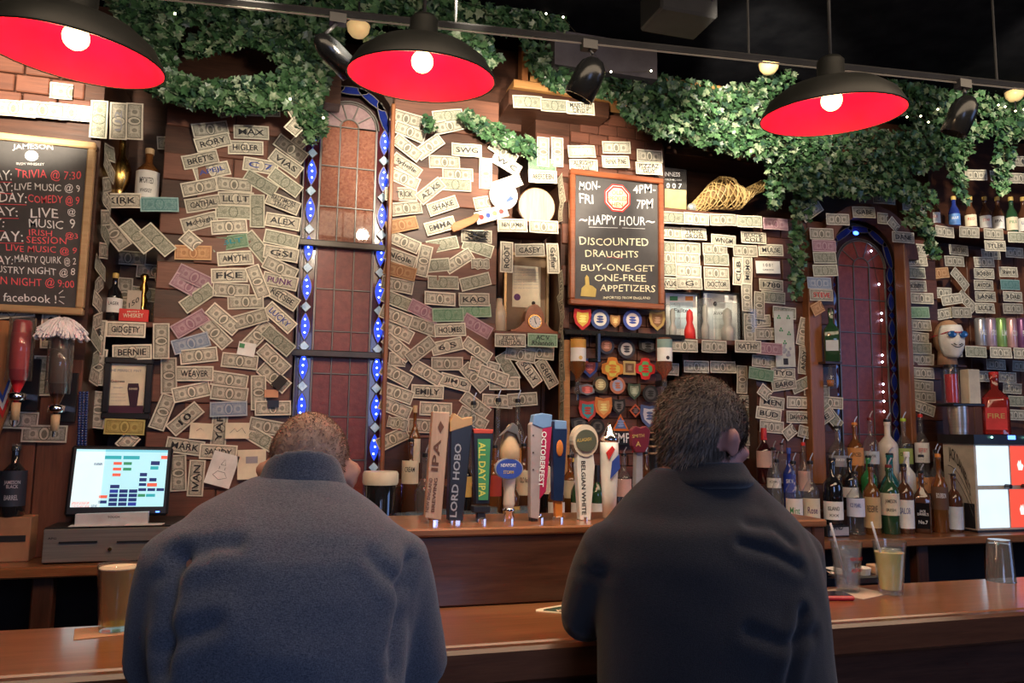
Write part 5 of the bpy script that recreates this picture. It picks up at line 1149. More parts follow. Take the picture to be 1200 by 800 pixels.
top = [(math.cos(math.pi-math.pi*k/10)*hw*.42, .055+(tp-S4-.055)*math.sin(math.pi*k/10)) for k in range(11)]
pts = pts+top+[(-a, b_) for a, b_ in pts[::-1]]
MB().prism([(cx+a, S4+b_) for a, b_ in pts][::-1], Yc-.025, Yc+.035).build('case', CHERRY, t)
cc = Vector((cx, 0, S4+.058)); disc('bezel', .036, Yc-.031, Yc-.025, BRASS, c=cc, t=t); disc('dial', .031, Yc-.033, Yc-.03, WHT, c=cc, t=t)
mb = MB()
for k in range(12): a = k*math.pi/6; mb.tube([(cc.x+.024*math.sin(a), Yc-.0335, cc.z+.024*math.cos(a)), (cc.x+.029*math.sin(a), Yc-.0335, cc.z+.029*math.cos(a))], .0012, 4)
mb.build('numerals', INK, t); MB().tube([(cc.x, Yc-.035, cc.z), (cc.x-.004, Yc-.035, cc.z+.02)], .0015, 4).build('hand', INK, t); MB().tube([(cc.x, Yc-.035, cc.z), (cc.x+.006, Yc-.035, cc.z-.012)], .0018, 4).build('hand', INK, t)
MB().ball((cx, Yc, tp+.008), .010, 10, 7).build('finial', BLK, t)
# wicker fish
t = thing('wicker_carafe', 'woven wicker fish shaped flask lying on the shelf under the ivy', 'basketware', W(850, 247, 3.68)); t.location.z = S5
WIC = mat('golden_wicker', (.50, .34, .13), .5, col2=(.68, .50, .22))
axis = [(812, 244, 6), (822, 238, 10), (834, 230, 15), (845, 226, 19), (856, 227, 19), (866, 231, 14), (874, 229, 8), (884, 222, 6), (893, 218, 6.5)]
cs = [(W(x, y, 3.70), w_/S_(W(x, y, 3.70))) for x, y, w_ in axis]
def csp(u):
    u = max(0, min(len(cs)-1.001, u)); i = int(u); f = u-i; f = f*f*(3-2*f); return cs[i][0].lerp(cs[i+1][0], f), cs[i][1]*(1-f)+cs[i+1][1]*f
mb = MB(); 
for s in range(9):
    for sg in (-1, 1):
        pl = []
        for k in range(40): u = k/39*(len(cs)-1); p, q = csp(u); a = sg*u*1.5+s*2*math.pi/9; pl.append(p+Vector((math.sin(.4)*q*math.cos(a)*-.4, q*math.sin(a)*.8, q*math.cos(a))))
        mb.tube(pl, .0035, 4)
mb.build('weave', WIC, t, kind='stuff')
for u in (0, 1.5, 3, 4.2, 5.3, 6.2, 8):
    p, q = csp(u); MB().tube([p+Vector((0, q*.8*math.sin(a), q*math.cos(a))) for a in [2*math.pi*k/16 for k in range(17)]], .004, 4).build('hoop', WIC, t)
mb = MB(); pr = [csp(k/2) for k in range(17)]; mb.tube([p for p, q in pr], [q*.72 for p, q in pr], 12); mb.build('lining', mat('dark_wicker', (.20, .12, .045), .7), t)
mb = MB(); p, q = cs[0]; mb.ball(p+Vector((-.01, -.01, .0)), (.03, .02, .025), 10, 7); mb.build('base_knob', mat('mirror_tile', (.35, .38, .36), .3, .3), t)
# calendar
t, l, r_, bt, tp = flat('wall_calendar', 'stout calendar reading 2007 with an orange gradient behind the chalk board', 'calendar', 776, 805, 197, 247, 3.72, .004, mat('calendar_black', (.03, .028, .026), .5))
q = pp([(777, 246), (804, 247), (804, 223), (777, 221)], 3.717); MB().prism(q, 3.7155, 3.7175).build('orange_page', mat('calendar_orange', (.75, .48, .14), .6, col2=(.85, .65, .3), scale=5), t)
wtext('GUINNESS', 770, 206, 797, 207, 5, 3.717, WHM, t); wtext('2 0 0 7', 774, 220, 799, 221, 6, 3.717, WHM, t); wtext('WORLD RECORDS', 777, 211, 799, 212, 2, 3.717, WHM, t, 0)
# certificates
for x0, x1, y0, y1, nm, fl in ((777, 819, 342, 399, 'certificate with an Irish tricolour in a thin black frame', True), (822, 866, 342, 399, 'white certificate with shamrock in a thin black frame', False)):
    Yq = 3.76; l, r_, bt, tp = slab(x0, x1, y0, y1, Yq, Yq); t = thing('framed_certificate', nm+', right of happy hour board', 'picture', ((l+r_)/2, Yq, S6)); bt = S6
    mbf = MB(); fwd = .010
    for cx, cz, sx, sz in (((l+r_)/2, tp-fwd/2, r_-l, fwd), ((l+r_)/2, bt+fwd/2, r_-l, fwd), (l+fwd/2, (tp+bt)/2, fwd, tp-bt-2*fwd), (r_-fwd/2, (tp+bt)/2, fwd, tp-bt-2*fwd)): mbf.box((cx, Yq, cz), (sx, .02, sz), bev=.002)
    mbf.build('frame', BLK, t); MB().box(((l+r_)/2, Yq+.004, (tp+bt)/2), (r_-l-.01, .004, tp-bt-.01)).build('mount', WHT, t)
    if fl:
        for i, mm in enumerate((GRN, WHT, mat('flag_orange', (.75, .25, .04), .6))):
            a = 785+i*9; MB().prism(pp([(a, 352), (a+9, 352), (a+9, 347), (a, 347)], Yq), Yq-.001, Yq+.001).build('flag_stripe', mm, t)
        MB().prism(pp([(785, 385), (812, 385), (812, 354), (785, 354)], Yq), Yq, Yq+.001).build('page', mat('pale_blue_page', (.5, .62, .66), .7), t)
        wtext('Failte', 790, 366, 806, 366, 5, Yq-.001, INK, t); wtext('ceol agus craic', 787, 374, 808, 374, 2.4, Yq-.001, GREY, t, 0)
    else:
        MB().prism(pp([(830, 385), (858, 385), (858, 348), (830, 348)], Yq), Yq, Yq+.001).build('page', mat('page_grey', (.62, .64, .62), .7), t); MB().ball(W(838, 356, Yq-.001), (.012, .001, .014), 8, 5).build('crest', INK, t)
        wtext('AWARD', 836, 369, 854, 369, 4, Yq-.001, INK, t); wtext('for good cheer', 835, 375, 855, 375, 2.4, Yq-.001, GREY, t, 0)
# clear acrylic things in front of the certificates
for px, w_, y0, lab, mm in ((788, 8, 356, 'clear plastic figure leaning in front of the tricolour certificate', GLC), (808, 7, 362, 'small red plastic figure between the certificates', RED), (826, 8, 350, 'tall clear plastic case with a figurine between the certificates', GLC), (852, 14, 355, 'wide clear plastic case in front of the white certificate', GLC), (878, 7, 362, 'slim clear plastic case at the right end of the shelf', GLC)):
    Yq = 3.655; c = W(px, y0, Yq); h = c.z-S6; q = w_/S_(c)
    t = thing('display_case' if mm is GLC else 'figurine', lab, 'case' if mm is GLC else 'figurine', (c.x, Yq, S6))
    if mm is GLC:
        MB().box((c.x, Yq, S6+h/2), (2*q, .05, h), bev=.004).build('case', GLC, t)
        MB().lathe([(q*.5, S6), (q*.55, S6+h*.3), (q*.3, S6+h*.45), (q*.4, S6+h*.6), (q*.35, S6+h*.8), (.002, S6+h*.88)], 14, (c.x, Yq, 0)).build('figure', mat('pale_figure', (.45, .42, .36), .4), t, True)
    else: MB().lathe([(q, S6), (q*.9, S6+h*.3), (q*.5, S6+h*.55), (q*.6, S6+h*.7), (q*.5, S6+h*.9), (.002, S6+h)], 14, (c.x, Yq, 0)).build('figure', RED, t, True)
# beer bottles on the upper right shelf
cols = [(BRN, WHT, RED, 'brown beer bottle with white and red label, leftmost on the high shelf'), (BLUG, mat('sky_label', (.1, .25, .6), .5), WHM, 'blue labelled beer bottle, second on the high shelf'), (BRN, mat('cream_label', (.7, .62, .45), .6), REDM, 'brown beer bottle with cream label and red crest, third on the high shelf'),
        (BRN, WHT, RED, 'brown beer bottle with white label and red emblem, fourth on the high shelf'), (BRN, WHT, INK, 'brown beer bottle with round white label, fifth on the high shelf'), (GRNG, mat('cream_label', (.7, .62, .45), .6), GRN, 'green beer bottle on the high shelf, sixth'), (BRN, WHT, BLUEM, 'brown beer bottle with a blue and white label, last on the high shelf')]
for (px, (g_, lb, tm, lab)), tx in zip(zip((1094, 1117, 1136, 1153, 1168, 1184, 1198), cols), ('ALE', 'BLUE', 'RED', 'STAR', 'IPA', 'PILS', 'LITE')):
    b(lab, px, 229, None, 6.2, Yb=3.72, z=S7, glassm=g_, lab=lb, text=tx, tm=tm, kind='beer', capk='cap', cap=GOLD, labh=.34, labz=.14, neck=.36, nm='beer_bottle', group='beer bottles on the high right shelf')
# cans
for i, (px, m_, lab, tx) in enumerate(((1148, mat('grey_can', (.42, .42, .45), .3, .6), 'grey drink can, leftmost of the can row', 'ALE'), (1160, mat('violet_can', (.40, .30, .38), .3, .4), 'pale violet drink can, second in the can row', 'STOUT'), (1172, mat('green_can', (.25, .42, .14), .3, .4), 'green drink can, third in the can row', 'LIME'), (1184, mat('red_white_can', (.6, .35, .35), .3, .4), 'red and white drink can, fourth in the can row', 'COLA'), (1196, mat('purple_can', (.20, .08, .2), .3, .4), 'purple drink can at the right end of the can row', 'PLUM'))):
    Yq = 3.70; c = W(px, 373, Yq); h = c.z-S8; q = 6/S_(c); x = c.x
    t = thing('drink_can', lab, 'can', (x, Yq, S8), 0, 'drink cans on the lower right shelf')
    MB().lathe([(q*.85, S8), (q, S8+.008), (q, S8+h-.014), (q*.85, S8+h)], 18, (x, Yq, 0)).build('can_body', m_, t, True); MB().lathe([(q*.86, S8+h-.001), (q*.8, S8+h+.001), (.001, S8+h-.002)], 18, (x, Yq, 0)).build('lid', STEEL, t, True)
    ptx = ptext(tx, (0, h*.5), q*1.3, h*.18, WHM, t, cyl=q+.001); ptx.location = (0, 0, 0)
# masked mannequin head with sunglasses
Yq = 3.58; c = W(1112, 398, Yq); s = S_(c); k = 1/s
t = thing('mannequin_head', 'mannequin head in a white smiling mask and blue sunglasses, right shelves', 'mannequin', (c.x, Yq, c.z-.15)); RM = Matrix.Rotation(R(-16), 4, 'Z')
def hb_(nm, cc, r_, m, rot=None, seg=20, rings=14):
    M = RM @ (rot if rot is not None else Matrix.Identity(4)); o = MB().ball((0, 0, 0), r_, seg, rings, M=M); off = Vector(c)+RM @ Vector(cc); o.v = [tuple(Vector(v)+off) for v in o.v]; return o.build(nm, m, t, True)
hb_('head', (0, .01, .01), (.075, .09, .108), mat('mannequin_tan', (.42, .24, .14), .5)); MB().tube([Vector(c)+Vector((0, .02, -.05)), Vector(c)+Vector((0, .02, -.15))], [.045, .055], 14).build('neck', mat('mannequin_tan', (.42, .24, .14), .5), t, True)
mk = MB(); pr = []
for j in range(11):
    for i in range(13):
        a = R(-75+150*i/12); z = -.11+.19*j/10; w_ = .074*math.sqrt(max(.04, 1-((z+.0)/.125)**2)) if z > 0 else .074*math.sqrt(max(.03, 1-(z/.122)**2))
        fy = -.088*math.cos(a)*(1-.25*(z/.12)**2)-(.022*math.exp(-((a)/.16)**2-((z+.012)/.03)**2))-.008*math.exp(-((abs(a)-.6)/.25)**2-((z+.03)/.03)**2)+.008*math.exp(-((abs(a)-.42)/.2)**2-((z-.02)/.018)**2)
        mk.v.append(tuple(Vector(c)+RM @ Vector((w_*1.06*math.sin(a), fy, z))))
for j in range(10):
    for i in range(12): q = j*13+i; mk.f.append((q, q+1, q+14, q+13))
o = mk.build('mask', mat('ivory_mask', (.78, .74, .68), .35), t, True); sm_ = o.modifiers.new('s', 'SOLIDIFY'); sm_.thickness = .003
def mp(x, z, d=.0): a = math.asin(max(-1, min(1, x/.078))); return Vector(c)+RM @ Vector((x, -.090*math.cos(a)*(1-.25*(z/.12)**2)-d, z))
MB().tube([mp(x/1000, -.052+.018*abs(x/34)**2, .003) for x in range(-34, 35, 4)], .0022, 5).build('smile', INK, t); MB().tube([mp(x/1000, -.040+.010*abs(x/24)**2, .004) for x in range(-24, 25, 4)], .0026, 5).build('moustache', INK, t)
for sg in (-1, 1):
    p = mp(sg*.032, .022, .012); o = MB().ball((0, 0, 0), (.027, .006, .02), 14, 8, M=RM); o.v = [tuple(Vector(v)+p) for v in o.v]; o.build('sunglass_lens', mat('blue_lens', (.02, .10, .30), .08, coat=1), t, True)
MB().tube([mp(-.066, .028, -.002), mp(-.05, .036, .012), mp(-.006, .032, .016), mp(.006, .032, .016), mp(.05, .036, .012), mp(.066, .028, -.002)], .0035, 6).build('sunglass_frame', mat('red_frames', (.45, .03, .06), .3), t)
MB().tube([mp(-.066, .028, -.002), Vector(c)+RM @ Vector((-.078, .04, .02))], .003, 6).build('temple', mat('red_frames', (.45, .03, .06), .3), t)
z0 = c.z-.15; ta = thing('head_stand', 'dark bracket shelf carrying the masked mannequin head', 'bracket', (c.x, Yq, z0-.012)); MB().box((c.x, Yq+.07, z0-.006), (.16, .22, .012), bev=.002).build('board', BWd, ta)
# ---------------------------------------------------------------- shot machine at right
Ym = 3.30; c = W(1150, 620, Ym)
MR = R(-6)
t = thing('shot_chiller', 'lit drink chiller with white and red glowing panels at the right end', 'drink machine', (W(1152, 620, Ym).x, Ym, CNT), 0)
zb = CNT; A = W(1142, 618, Ym); Bx = W(1205, 618, Ym); H = W(1142, 520, Ym).z-zb; wd = Bx.x-A.x+.02; xl = A.x; xr = xl+wd; D = .30; bx = xl-.14
def quadbox(nm, pts, z0, z1, m):       # plan polygon extruded
    n_ = len(pts); mb = MB(); mb.v = [(x, y, z0) for x, y in pts]+[(x, y, z1) for x, y in pts]; mb.f = [tuple(range(n_-1, -1, -1)), tuple(range(n_, 2*n_))]+[(i, (i+1) % n_, (i+1) % n_+n_, i+n_) for i in range(n_)]; return mb.build(nm, m, t)
# left face runs back to the left so its lettering shows
plan = [(xl, Ym-.02), (xr, Ym-.02), (xr, Ym+.18), (xl, Ym+.18)]
quadbox('body', plan, zb+.012, zb+H, mat('machine_cream', (.50, .44, .34), .5)); quadbox('foot_plate', plan, zb, zb+.012, BLK)
quadbox('lid', [(xl-.015, Ym-.04), (xr+.01, Ym-.04), (xr+.01, Ym+.20), (xl-.015, Ym+.20)], zb+H, zb+H+.05, BLK)
fx = Vector((1, 0, 0)); fn = Vector((fx.y, -fx.x, 0))
def fpanel(nm, u0, u1, v0, v1, m, d=.004):
    P0 = Vector((xl, Ym-.02, zb)); mb = MB(); W_d = xr-xl
    for dd in (0, d):
        for u, v in ((u0, v0), (u1, v0), (u1, v1), (u0, v1)): mb.v.append(tuple(P0+fx*u*W_d+fn*dd+Vector((0, 0, v*H))))
    mb.f = [(4, 5, 6, 7), (0, 1, 5, 4), (1, 2, 6, 5), (2, 3, 7, 6), (3, 0, 4, 7)]; return mb.build(nm, m, t)
LITW = emis('lit_white_panel', (.70, .86, 1), 1.25); LITR = emis('lit_red_panel', (.95, .09, .05), 1.15)
fpanel('light_panel', .04, .60, .53, .98, LITW); fpanel('light_panel', .64, .99, .53, .98, LITR); fpanel('light_panel', .04, .55, .05, .48, LITW); fpanel('light_panel', .59, .99, .05, .48, LITR)
def fp(u, v, d=.006): return Vector((xl, Ym-.02, zb))+fx*u*(xr-xl)+fn*d+Vector((0, 0, v*H))
for u, v in ((.79, .76), (.79, .25)):
    mb = MB(); q = .03
    pl = [fp(u, v)+fx*q*x+Vector((0, 0, q*z)) for x, z in ((-.45, -.9), (.45, -.9), (.75, -.1), (.45, .3), (.35, 0), (.15, 1.0), (-.1, .5), (-.3, .9), (-.7, .1))]; mb.v = [tuple(p) for p in pl]; mb.f = [tuple(range(9))]; mb.build('flame_emblem', emis('lit_flame', (1, .85, .75), 1.3), t)
for u in (.50, .80):
    p = fp(u, .52, .01); MB().tube([p, p+fn*.03], .012, 10).build('tap_knob', BLK, t)
p = fp(.62, 1.08, .03); MB().box(p+Vector((0, .01, .0)), (.05, .006, .022)).build('status_light', emis('blue_status', (.1, .25, 1), 4), t)
for k, u in enumerate((.25, .85)): MB().ball(fp(u, 1.08, .028), .006, 8, 6).build('status_lamp', emis('green_status', (.4, 1, .8), 4), t)
# lettering on the slanted left face
P0 = Vector((xl, Ym+.18, zb)); P1_ = Vector((xl, Ym-.02, zb)); sx_ = (P1_-P0); sl = sx_.length; sx_.normalize(); sn = Vector((sx_.y, -sx_.x, 0))
vs, fs, tw, th = tmesh("JACK DANIEL'S", .02); mb = MB()
for v in vs: u = v[0]; mb.v.append(tuple(P0+sx_*(.04+u*(sl-.07))+sn*.004+Vector((0, 0, H*(.78-.44*u*u)+v[1]*.085))))
mb.f = list(fs); mb.build('lettering', INK, t)
mb = MB(); 
for s_ in (0, 1): mb.tube([P0+sx_*(.03+(sl-.05)*u)+sn*.003+Vector((0, 0, H*(.74-.10*s_-.46*u*u))) for u in [i/12 for i in range(13)]], .0015, 4)
mb.build('label_line', INK, t)
mb = MB(); mb.add([tuple(P0+sx_*u*sl+sn*.003+Vector((0, 0, v*H))) for u, v in ((.62, .04), (.95, .04), (.95, .32), (.62, .32))], [(0, 1, 2, 3)]); mb.build('black_label', INK, t)
ztop = zb+H+.05
# bottles and pots above the machine
xq = W(1160, 470, 3.42).x
b('square bottle of red cinnamon whiskey standing on the drink chiller', 1164, 432, None, 14, Yb=3.38, z=ztop, glassm=glass('ruby_glass', (.75, .08, .06), .35), kind='square', lab=mat('red_label2', (.65, .03, .03), .5), text='FIRE', tm=GOLD, fill=(REDG, .6), capk='cap', cap=RED, labh=.36, labz=.08)
x = W(1123, 490, 3.40).x; H1 = W(1123, 476, 3.40).z-ztop
t = thing('steel_cup', 'brushed steel cup standing on the drink chiller', 'cup', (x, 3.40, ztop)); lath_put(t, 'cup', [(.045, 0), (.05, H1*.5), (.05, H1), (.047, H1), (.047, .01), (.001, .01)], STEEL)
zt2 = ztop+H1+.0
t = thing('cup_tray', 'black tray on the steel cup carrying the red jar and cream box', 'tray', (x+.03, 3.41, zt2)); MB().box((x+.03, 3.41, zt2+.008), (.22, .12, .016), bev=.004).build('tray', BLK, t)
x = W(1115, 450, 3.41).x; H2 = W(1115, 430, 3.41).z-zt2-.016
t = thing('red_jar', 'clear jar of bright red liquid next to the cream box', 'jar', (x, 3.41, zt2+.016)); lath_put(t, 'jar', [(.035, 0), (.037, .01), (.037, H2-.02), (.033, H2)], GLC); lath_put(t, 'drink', [(.033, .004), (.034, H2*.8)], REDG); lath_put(t, 'lid', [(.036, H2-.004), (.036, H2+.012), (.001, H2+.014)], BLK)
x = W(1137, 452, 3.41).x; H3 = W(1137, 433, 3.41).z-zt2-.016
t = thing('cream_carton', 'cream coloured carton with faint print above the drink chiller', 'carton', (x, 3.41, zt2+.016)); MB().box((x, 3.41, zt2+.016+H3/2), (.08, .06, H3), bev=.003).build('carton', CREAM, t); wtext('HONEY', 1130, 448, 1145, 448, 4, 3.428, GREY, t); wtext('WHISKEY', 1131, 458, 1144, 458, 3, 3.428, GREY, t)
# green bottle on wall left of window two, and things under it
b('dark green herbal liqueur bottle standing before the pine post', 973, 358, None, 9, Yb=3.57, z=W(973, 424, 3.57).z, glassm=GRNG, lab=mat('pale_label', (.55, .60, .62), .6), kind='square', capk='cap', cap=BLK, labh=.2, labz=.2)
zs_ = W(973, 424, 3.57).z
t = thing('bracket_shelf', 'small dark ledge under the green liqueur bottle', 'ledge', (W(973, 424, 3.57).x, 3.60, zs_)); MB().box((W(973, 424, 3.57).x, 3.60, zs_-.006), (.11, .12, .012)).build('ledge', BWd, t)
t = thing('optic_measure', 'clear and amber spirit measure hanging below the green liqueur bottle', 'measure', (W(973, 440, 3.57).x, 3.57, zs_-.14)); xq = W(973, 440, 3.57).x
MB().lathe([(.02, zs_-.14), (.024, zs_-.09), (.012, zs_-.07), (.012, zs_-.012)], 14, (xq, 3.57, 0)).build('glass', GLC, t, True); MB().lathe([(.016, zs_-.135), (.02, zs_-.10)], 14, (xq, 3.57, 0)).build('drink', LIQA, t, True)
# ---------------------------------------------------------------- left side: till, drawer, boxes
Yt_ = 3.36
l = W(49, 640, 3.22).x; r_ = W(205, 640, 3.22).x; zt_ = W(120, 617, 3.22).z
t = thing('cash_drawer', 'brushed steel cash drawer under the till screen', 'cash drawer', ((l+r_)/2, 3.36, CNT))
MB().box(((l+r_)/2, 3.385, (CNT+zt_)/2), (r_-l, .31, zt_-CNT), bev=.004).build('housing', BLK, t); MB().box(((l+r_)/2, 3.224, (CNT+zt_)/2), (r_-l-.006, .014, zt_-CNT-.012), bev=.002).build('drawer_front', STEEL, t)
for x0, x1, y in ((69, 114, 635), (137, 190, 634)): p = W(x0, y, 3.214); q = W(x1, y, 3.214); MB().box((p+q)/2, ((q-p).length, .006, .006)).build('slot', BLK, t)
p = W(129, 643, 3.216); MB().tube([p, p+Vector((0, -.008, 0))], .007, 10).build('lock', BRASS, t); wtext('APG', 56, 632, 66, 632, 2.5, 3.2155, INK, t)
t = thing('till_screen', 'till touch screen glowing with coloured order buttons, on the cash drawer', 'till', (W(135, 612, 3.33).x, 3.35, zt_))
sc0, sc1, sc2, sc3 = W(85, 592, 3.30), W(191, 589, 3.30), W(196, 527, 3.34), W(87, 527, 3.34)
ctr = (sc0+sc2)/2
xl_, xr_ = W(80, 560, 3.32).x, W(199, 560, 3.32).x; zl, zh = W(140, 605, 3.3).z, W(140, 522, 3.34).z
M_ = Matrix.Translation(((xl_+xr_)/2, 3.33, (zl+zh)/2)) @ Matrix.Rotation(R(-10), 4, 'X') @ Matrix.Rotation(R(4), 4, 'Z')
w_ = xr_-xl_; h_ = zh-zl
MB().box((0, .02, 0), (w_, .045, h_), M_, bev=.008).build('monitor_case', BLK, t)
SCRN = emis('screen_glow_surface', (.50, .88, .95), 1.0)
sw_, sh_ = w_*.90, h_*.82; cy_ = h_*.035
MB().box((0, -.0035, cy_), (sw_, .002, sh_), M_).build('screen', SCRN, t)
def sb(u0, u1, v0, v1, col, nm='screen_button', st=.9):
    m_ = emis('button_%.2f_%.2f_%.2f' % col, col, st); MB().box(((u0+u1)/2*sw_-sw_/2, -.0055, cy_+sh_/2-(v0+v1)/2*sh_), ((u1-u0)*sw_, .001, (v1-v0)*sh_), M_).build(nm, m_, t)
NV, RD, TL, GR_ = (.01, .03, .16), (.95, .14, .08), (.03, .45, .50), (.04, .30, .14)
sb(.0, .31, .04, 1, (.80, .97, .97), 'screen_panel', 1.0); sb(.31, 1, 0, .04, (.25, .72, .85), 'title_bar')
sb(.31, .49, .11, .17, TL); sb(.51, .69, .11, .17, TL); sb(.93, 1, .10, .16, RD)
for r_i, (a, b_) in enumerate(((RD, GR_), (RD, GR_), (RD, None))):
    sb(.41, .5, .22+.1*r_i, .27+.1*r_i, a); b_ and sb(.52, .61, .22+.1*r_i, .27+.1*r_i, b_)
sb(.20, .29, .24, .28, NV); sb(.82, .92, .2, .27, NV); sb(.82, .91, .29, .35, TL); sb(.71, .79, .41, .47, NV); sb(.71, .79, .50, .56, NV); sb(.82, .9, .50, .56, NV); sb(.71, .79, .59, .64, NV); sb(.80, .91, .59, .65, RD)
for v in (.62,): sb(.4, .5, v, v+.06, NV)
for r_i in range(4):
    for cc_ in range(3): sb(.40+.105*cc_, .49+.105*cc_, .70+.075*r_i, .76+.075*r_i, NV if (r_i+cc_) % 5 else (.02, .05, .35))
for u in (.71, .81, .91): sb(u, u+.085, .68, .73, NV)
sb(.71, .79, .78, .83, GR_); sb(.80, .9, .78, .83, TL); sb(.29, .38, .80, .85, RD); sb(.29, .38, .89, .94, NV); sb(.01, .20, .91, .96, RD); sb(.01, .20, .97, 1.0, RD); sb(.22, .28, .96, 1, NV)
zc_ = h_*-.43
MB().box((0, -.004, -h_*.46), (w_*.10, .002, .005), M_).build('maker_plate', GREY, t); MB().box((w_*.40, -.005, -h_*.45), (.014, .002, .005), M_).build('status_light', emis('blue_status', (.1, .25, 1), 4), t)
bz = W(139, 611, 3.27).z
mbx = MB(); xc_ = (W(92, 600, 3.28).x+W(176, 600, 3.28).x)/2; ww_ = W(176, 600, 3.28).x-W(92, 600, 3.28).x
mbx.prism([(xc_-ww_/2, zt_+.006), (xc_-ww_/2+.03, zt_), (xc_+ww_/2-.03, zt_), (xc_+ww_/2, zt_+.006), (xc_+ww_/2, zt_+.05), (xc_-ww_/2, zt_+.045)], 3.235, 3.262); mbx.build('stand_front', mat('silver_plastic', (.55, .57, .58), .35), t); MB().box((xc_, 3.33, zt_+.02), (ww_*.6, .14, .04), bev=.006).build('stand', BLK, t)
wtext('TOUCH', 126, 607, 140, 606.6, 2.5, 3.234, INK, t)
for px, rot, lab in ((106, 4, 'thin stack of receipts left of the till stand'), (170, -8, 'stack of receipts and slips right of the till stand')):
    p = W(px, 615, 3.27); o = thing('receipt_stack', lab, 'receipts', (p.x, 3.228, zt_))
    for k in range(3): MB().box((p.x+.004*k, 3.235, zt_+.002+.002*k), (.13, .016+.0, .0018), Matrix.Identity(4)).build('receipt', WHT, o)
# cardboard box and dark bottles at far left
l = W(-30, 630, 3.30).x; r_ = W(35, 630, 3.30).x; zt3 = W(10, 606, 3.30).z
t = thing('cardboard_box', 'brown cardboard box with a dark hand hole at far left', 'box', ((l+r_)/2, 3.36, CNT)); MB().box(((l+r_)/2, 3.37, (CNT+zt3)/2), (r_-l, .14, zt3-CNT), bev=.003).build('carton', mat('cardboard', (.32, .17, .09), .8), t)
p = W(10, 631, 3.299); MB().box(p, (.11, .004, .022)).build('hand_hole', INK, t)
for px, lab in ((20, 'dark bottle with black label reading BLACK BARREL at far left'), (-13, 'dark bottle cut by the left edge of the photo')):
    b(lab, px, 516, None, 14, Yb=3.34, z=zt3, glassm=BLKG, lab=mat('navy_label', (.02, .025, .04), .5), text='JAMESON\nBLACK', text2='BARREL', tm=mat('silver_ink', (.45, .45, .5), .4), labh=.5, labz=.15, capk='cap', cap=GLC)
# wall dispensers: upside down bottles in clear tubes
def dispenser(px, y0, y1, rp, lab, m, gm, Y=3.22):
    c = W(px, (y0+y1)/2, Y); s = S_(c); z0 = W(px, y1, Y).z; z1 = W(px, y0, Y).z; H = z1-z0; r_ = rp/s; x = c.x
    t = thing('bottle_dispenser', lab, 'dispenser', (x, Y, z0), 0, 'upside down bottles in wall dispensers at left')
    MB().lathe([(r_*.25, z0+H*.18), (r_*.3, z0+H*.32), (r_*.9, z0+H*.46), (r_*.95, z0+H*.95), (r_*.8, z1-.01)], 20, (x, Y, 0)).build('bottle_body', gm, t, True)
    lb = MB(); n_ = 8
    for i in range(n_+1): a = R(-70+140*i/n_); lb.v += [(x+math.sin(a)*r_*.97, Y-math.cos(a)*r_*.97, z0+H*.52), (x+math.sin(a)*r_*.97, Y-math.cos(a)*r_*.97, z0+H*.86)]
    lb.f = [(2*i, 2*i+2, 2*i+3, 2*i+1) for i in range(n_)]; lb.build('paper_label', m, t, True)
    MB().lathe([(r_*1.25, z0+H*.42), (r_*1.25, z1), (r_*1.2, z1), (r_*1.2, z0+H*.42)], 20, (x, Y, 0)).build('clear_sleeve', GLC, t, True)
    MB().lathe([(r_*.8, z0+H*.24), (r_*.85, z0+H*.30), (r_*.3, z0+H*.32)], 16, (x, Y, 0)).build('chrome_collar', CHR, t, True); MB().lathe([(r_*.4, z0+H*.06), (r_*.45, z0+H*.22)], 14, (x, Y, 0)).build('cork', LW, t, True); MB().tube([(x, Y, z0+H*.08), (x, Y-.005, z0)], .007, 8).build('spout', CHR, t)
    MB().box((x, Y+.08, z0+H*.28), (.02, .14, .02)).build('arm', CHR, t); MB().box((x, YL-.03, z0+H*.4), (.06, .02, H*.5)).build('wall_plate', BLK, t); return t, x, z1, r_
dispenser(22, 372, 500, 11, 'upside down bottle with red label in a clear dispenser at far left', RED, REDG)
t, x, z1, r_ = dispenser(68, 392, 512, 11, 'upside down brown bottle in a clear dispenser under the white wig', mat('brown_label', (.12, .06, .03), .6), BRN)
wtext('JAMESON', 17, 402, 28, 401, 3, 3.17, GOLD, BILLS[0][0]) if False else None
t = thing('mop_wig', 'shaggy white wool wig sitting on top of the brown bottle dispenser', 'wig', (x, 3.22, z1)); mb = MB(); rg = random.Random(5)
for i in range(260):
    a = rg.random()*6.283; e = rg.random()**.6; l_ = .05+.03*rg.random(); pts = []
    for k in range(5): q = k/4; pts.append((x+math.cos(a)*(e*.015+l_*q)+rg.gauss(0, .002), 3.22+math.sin(a)*(e*.015+l_*q), z1+.045*(1-q*q*(.6+e))+.01*rg.random()+.012*(1-e)))
    mb.tube(pts, .0038, 5)
mb.build('wool_strands', mat('white_wool', (.74, .72, .73), .9), t, kind='stuff'); MB().ball((x, 3.22, z1+.018), (.045, .045, .03), 14, 8).build('wig_cap', mat('white_wool', (.74, .72, .73), .9), t, True)
t = thing('wooden_banner_board', 'orange wooden board with a red, white and blue chevron at far left', 'board', W(5, 450, 3.34))
MB().prism(pp([(-60, 372), (14, 376), (14, 470), (-2, 512), (-60, 520)], 3.34), 3.335, 3.35).build('board', wood('orange_board', (.35, .14, .05), (.48, .22, .09), .4, 'z'), t)
for k, mm in enumerate((RED, WHT, BLUE)): MB().prism(pp([(-12+k*0, 450-k*9+0), (3, 482-k*9), (14, 452-k*9), (14, 460-k*9), (3, 490-k*9), (-12, 458-k*9)], 3.332), 3.330, 3.334).build('chevron', mm, t)
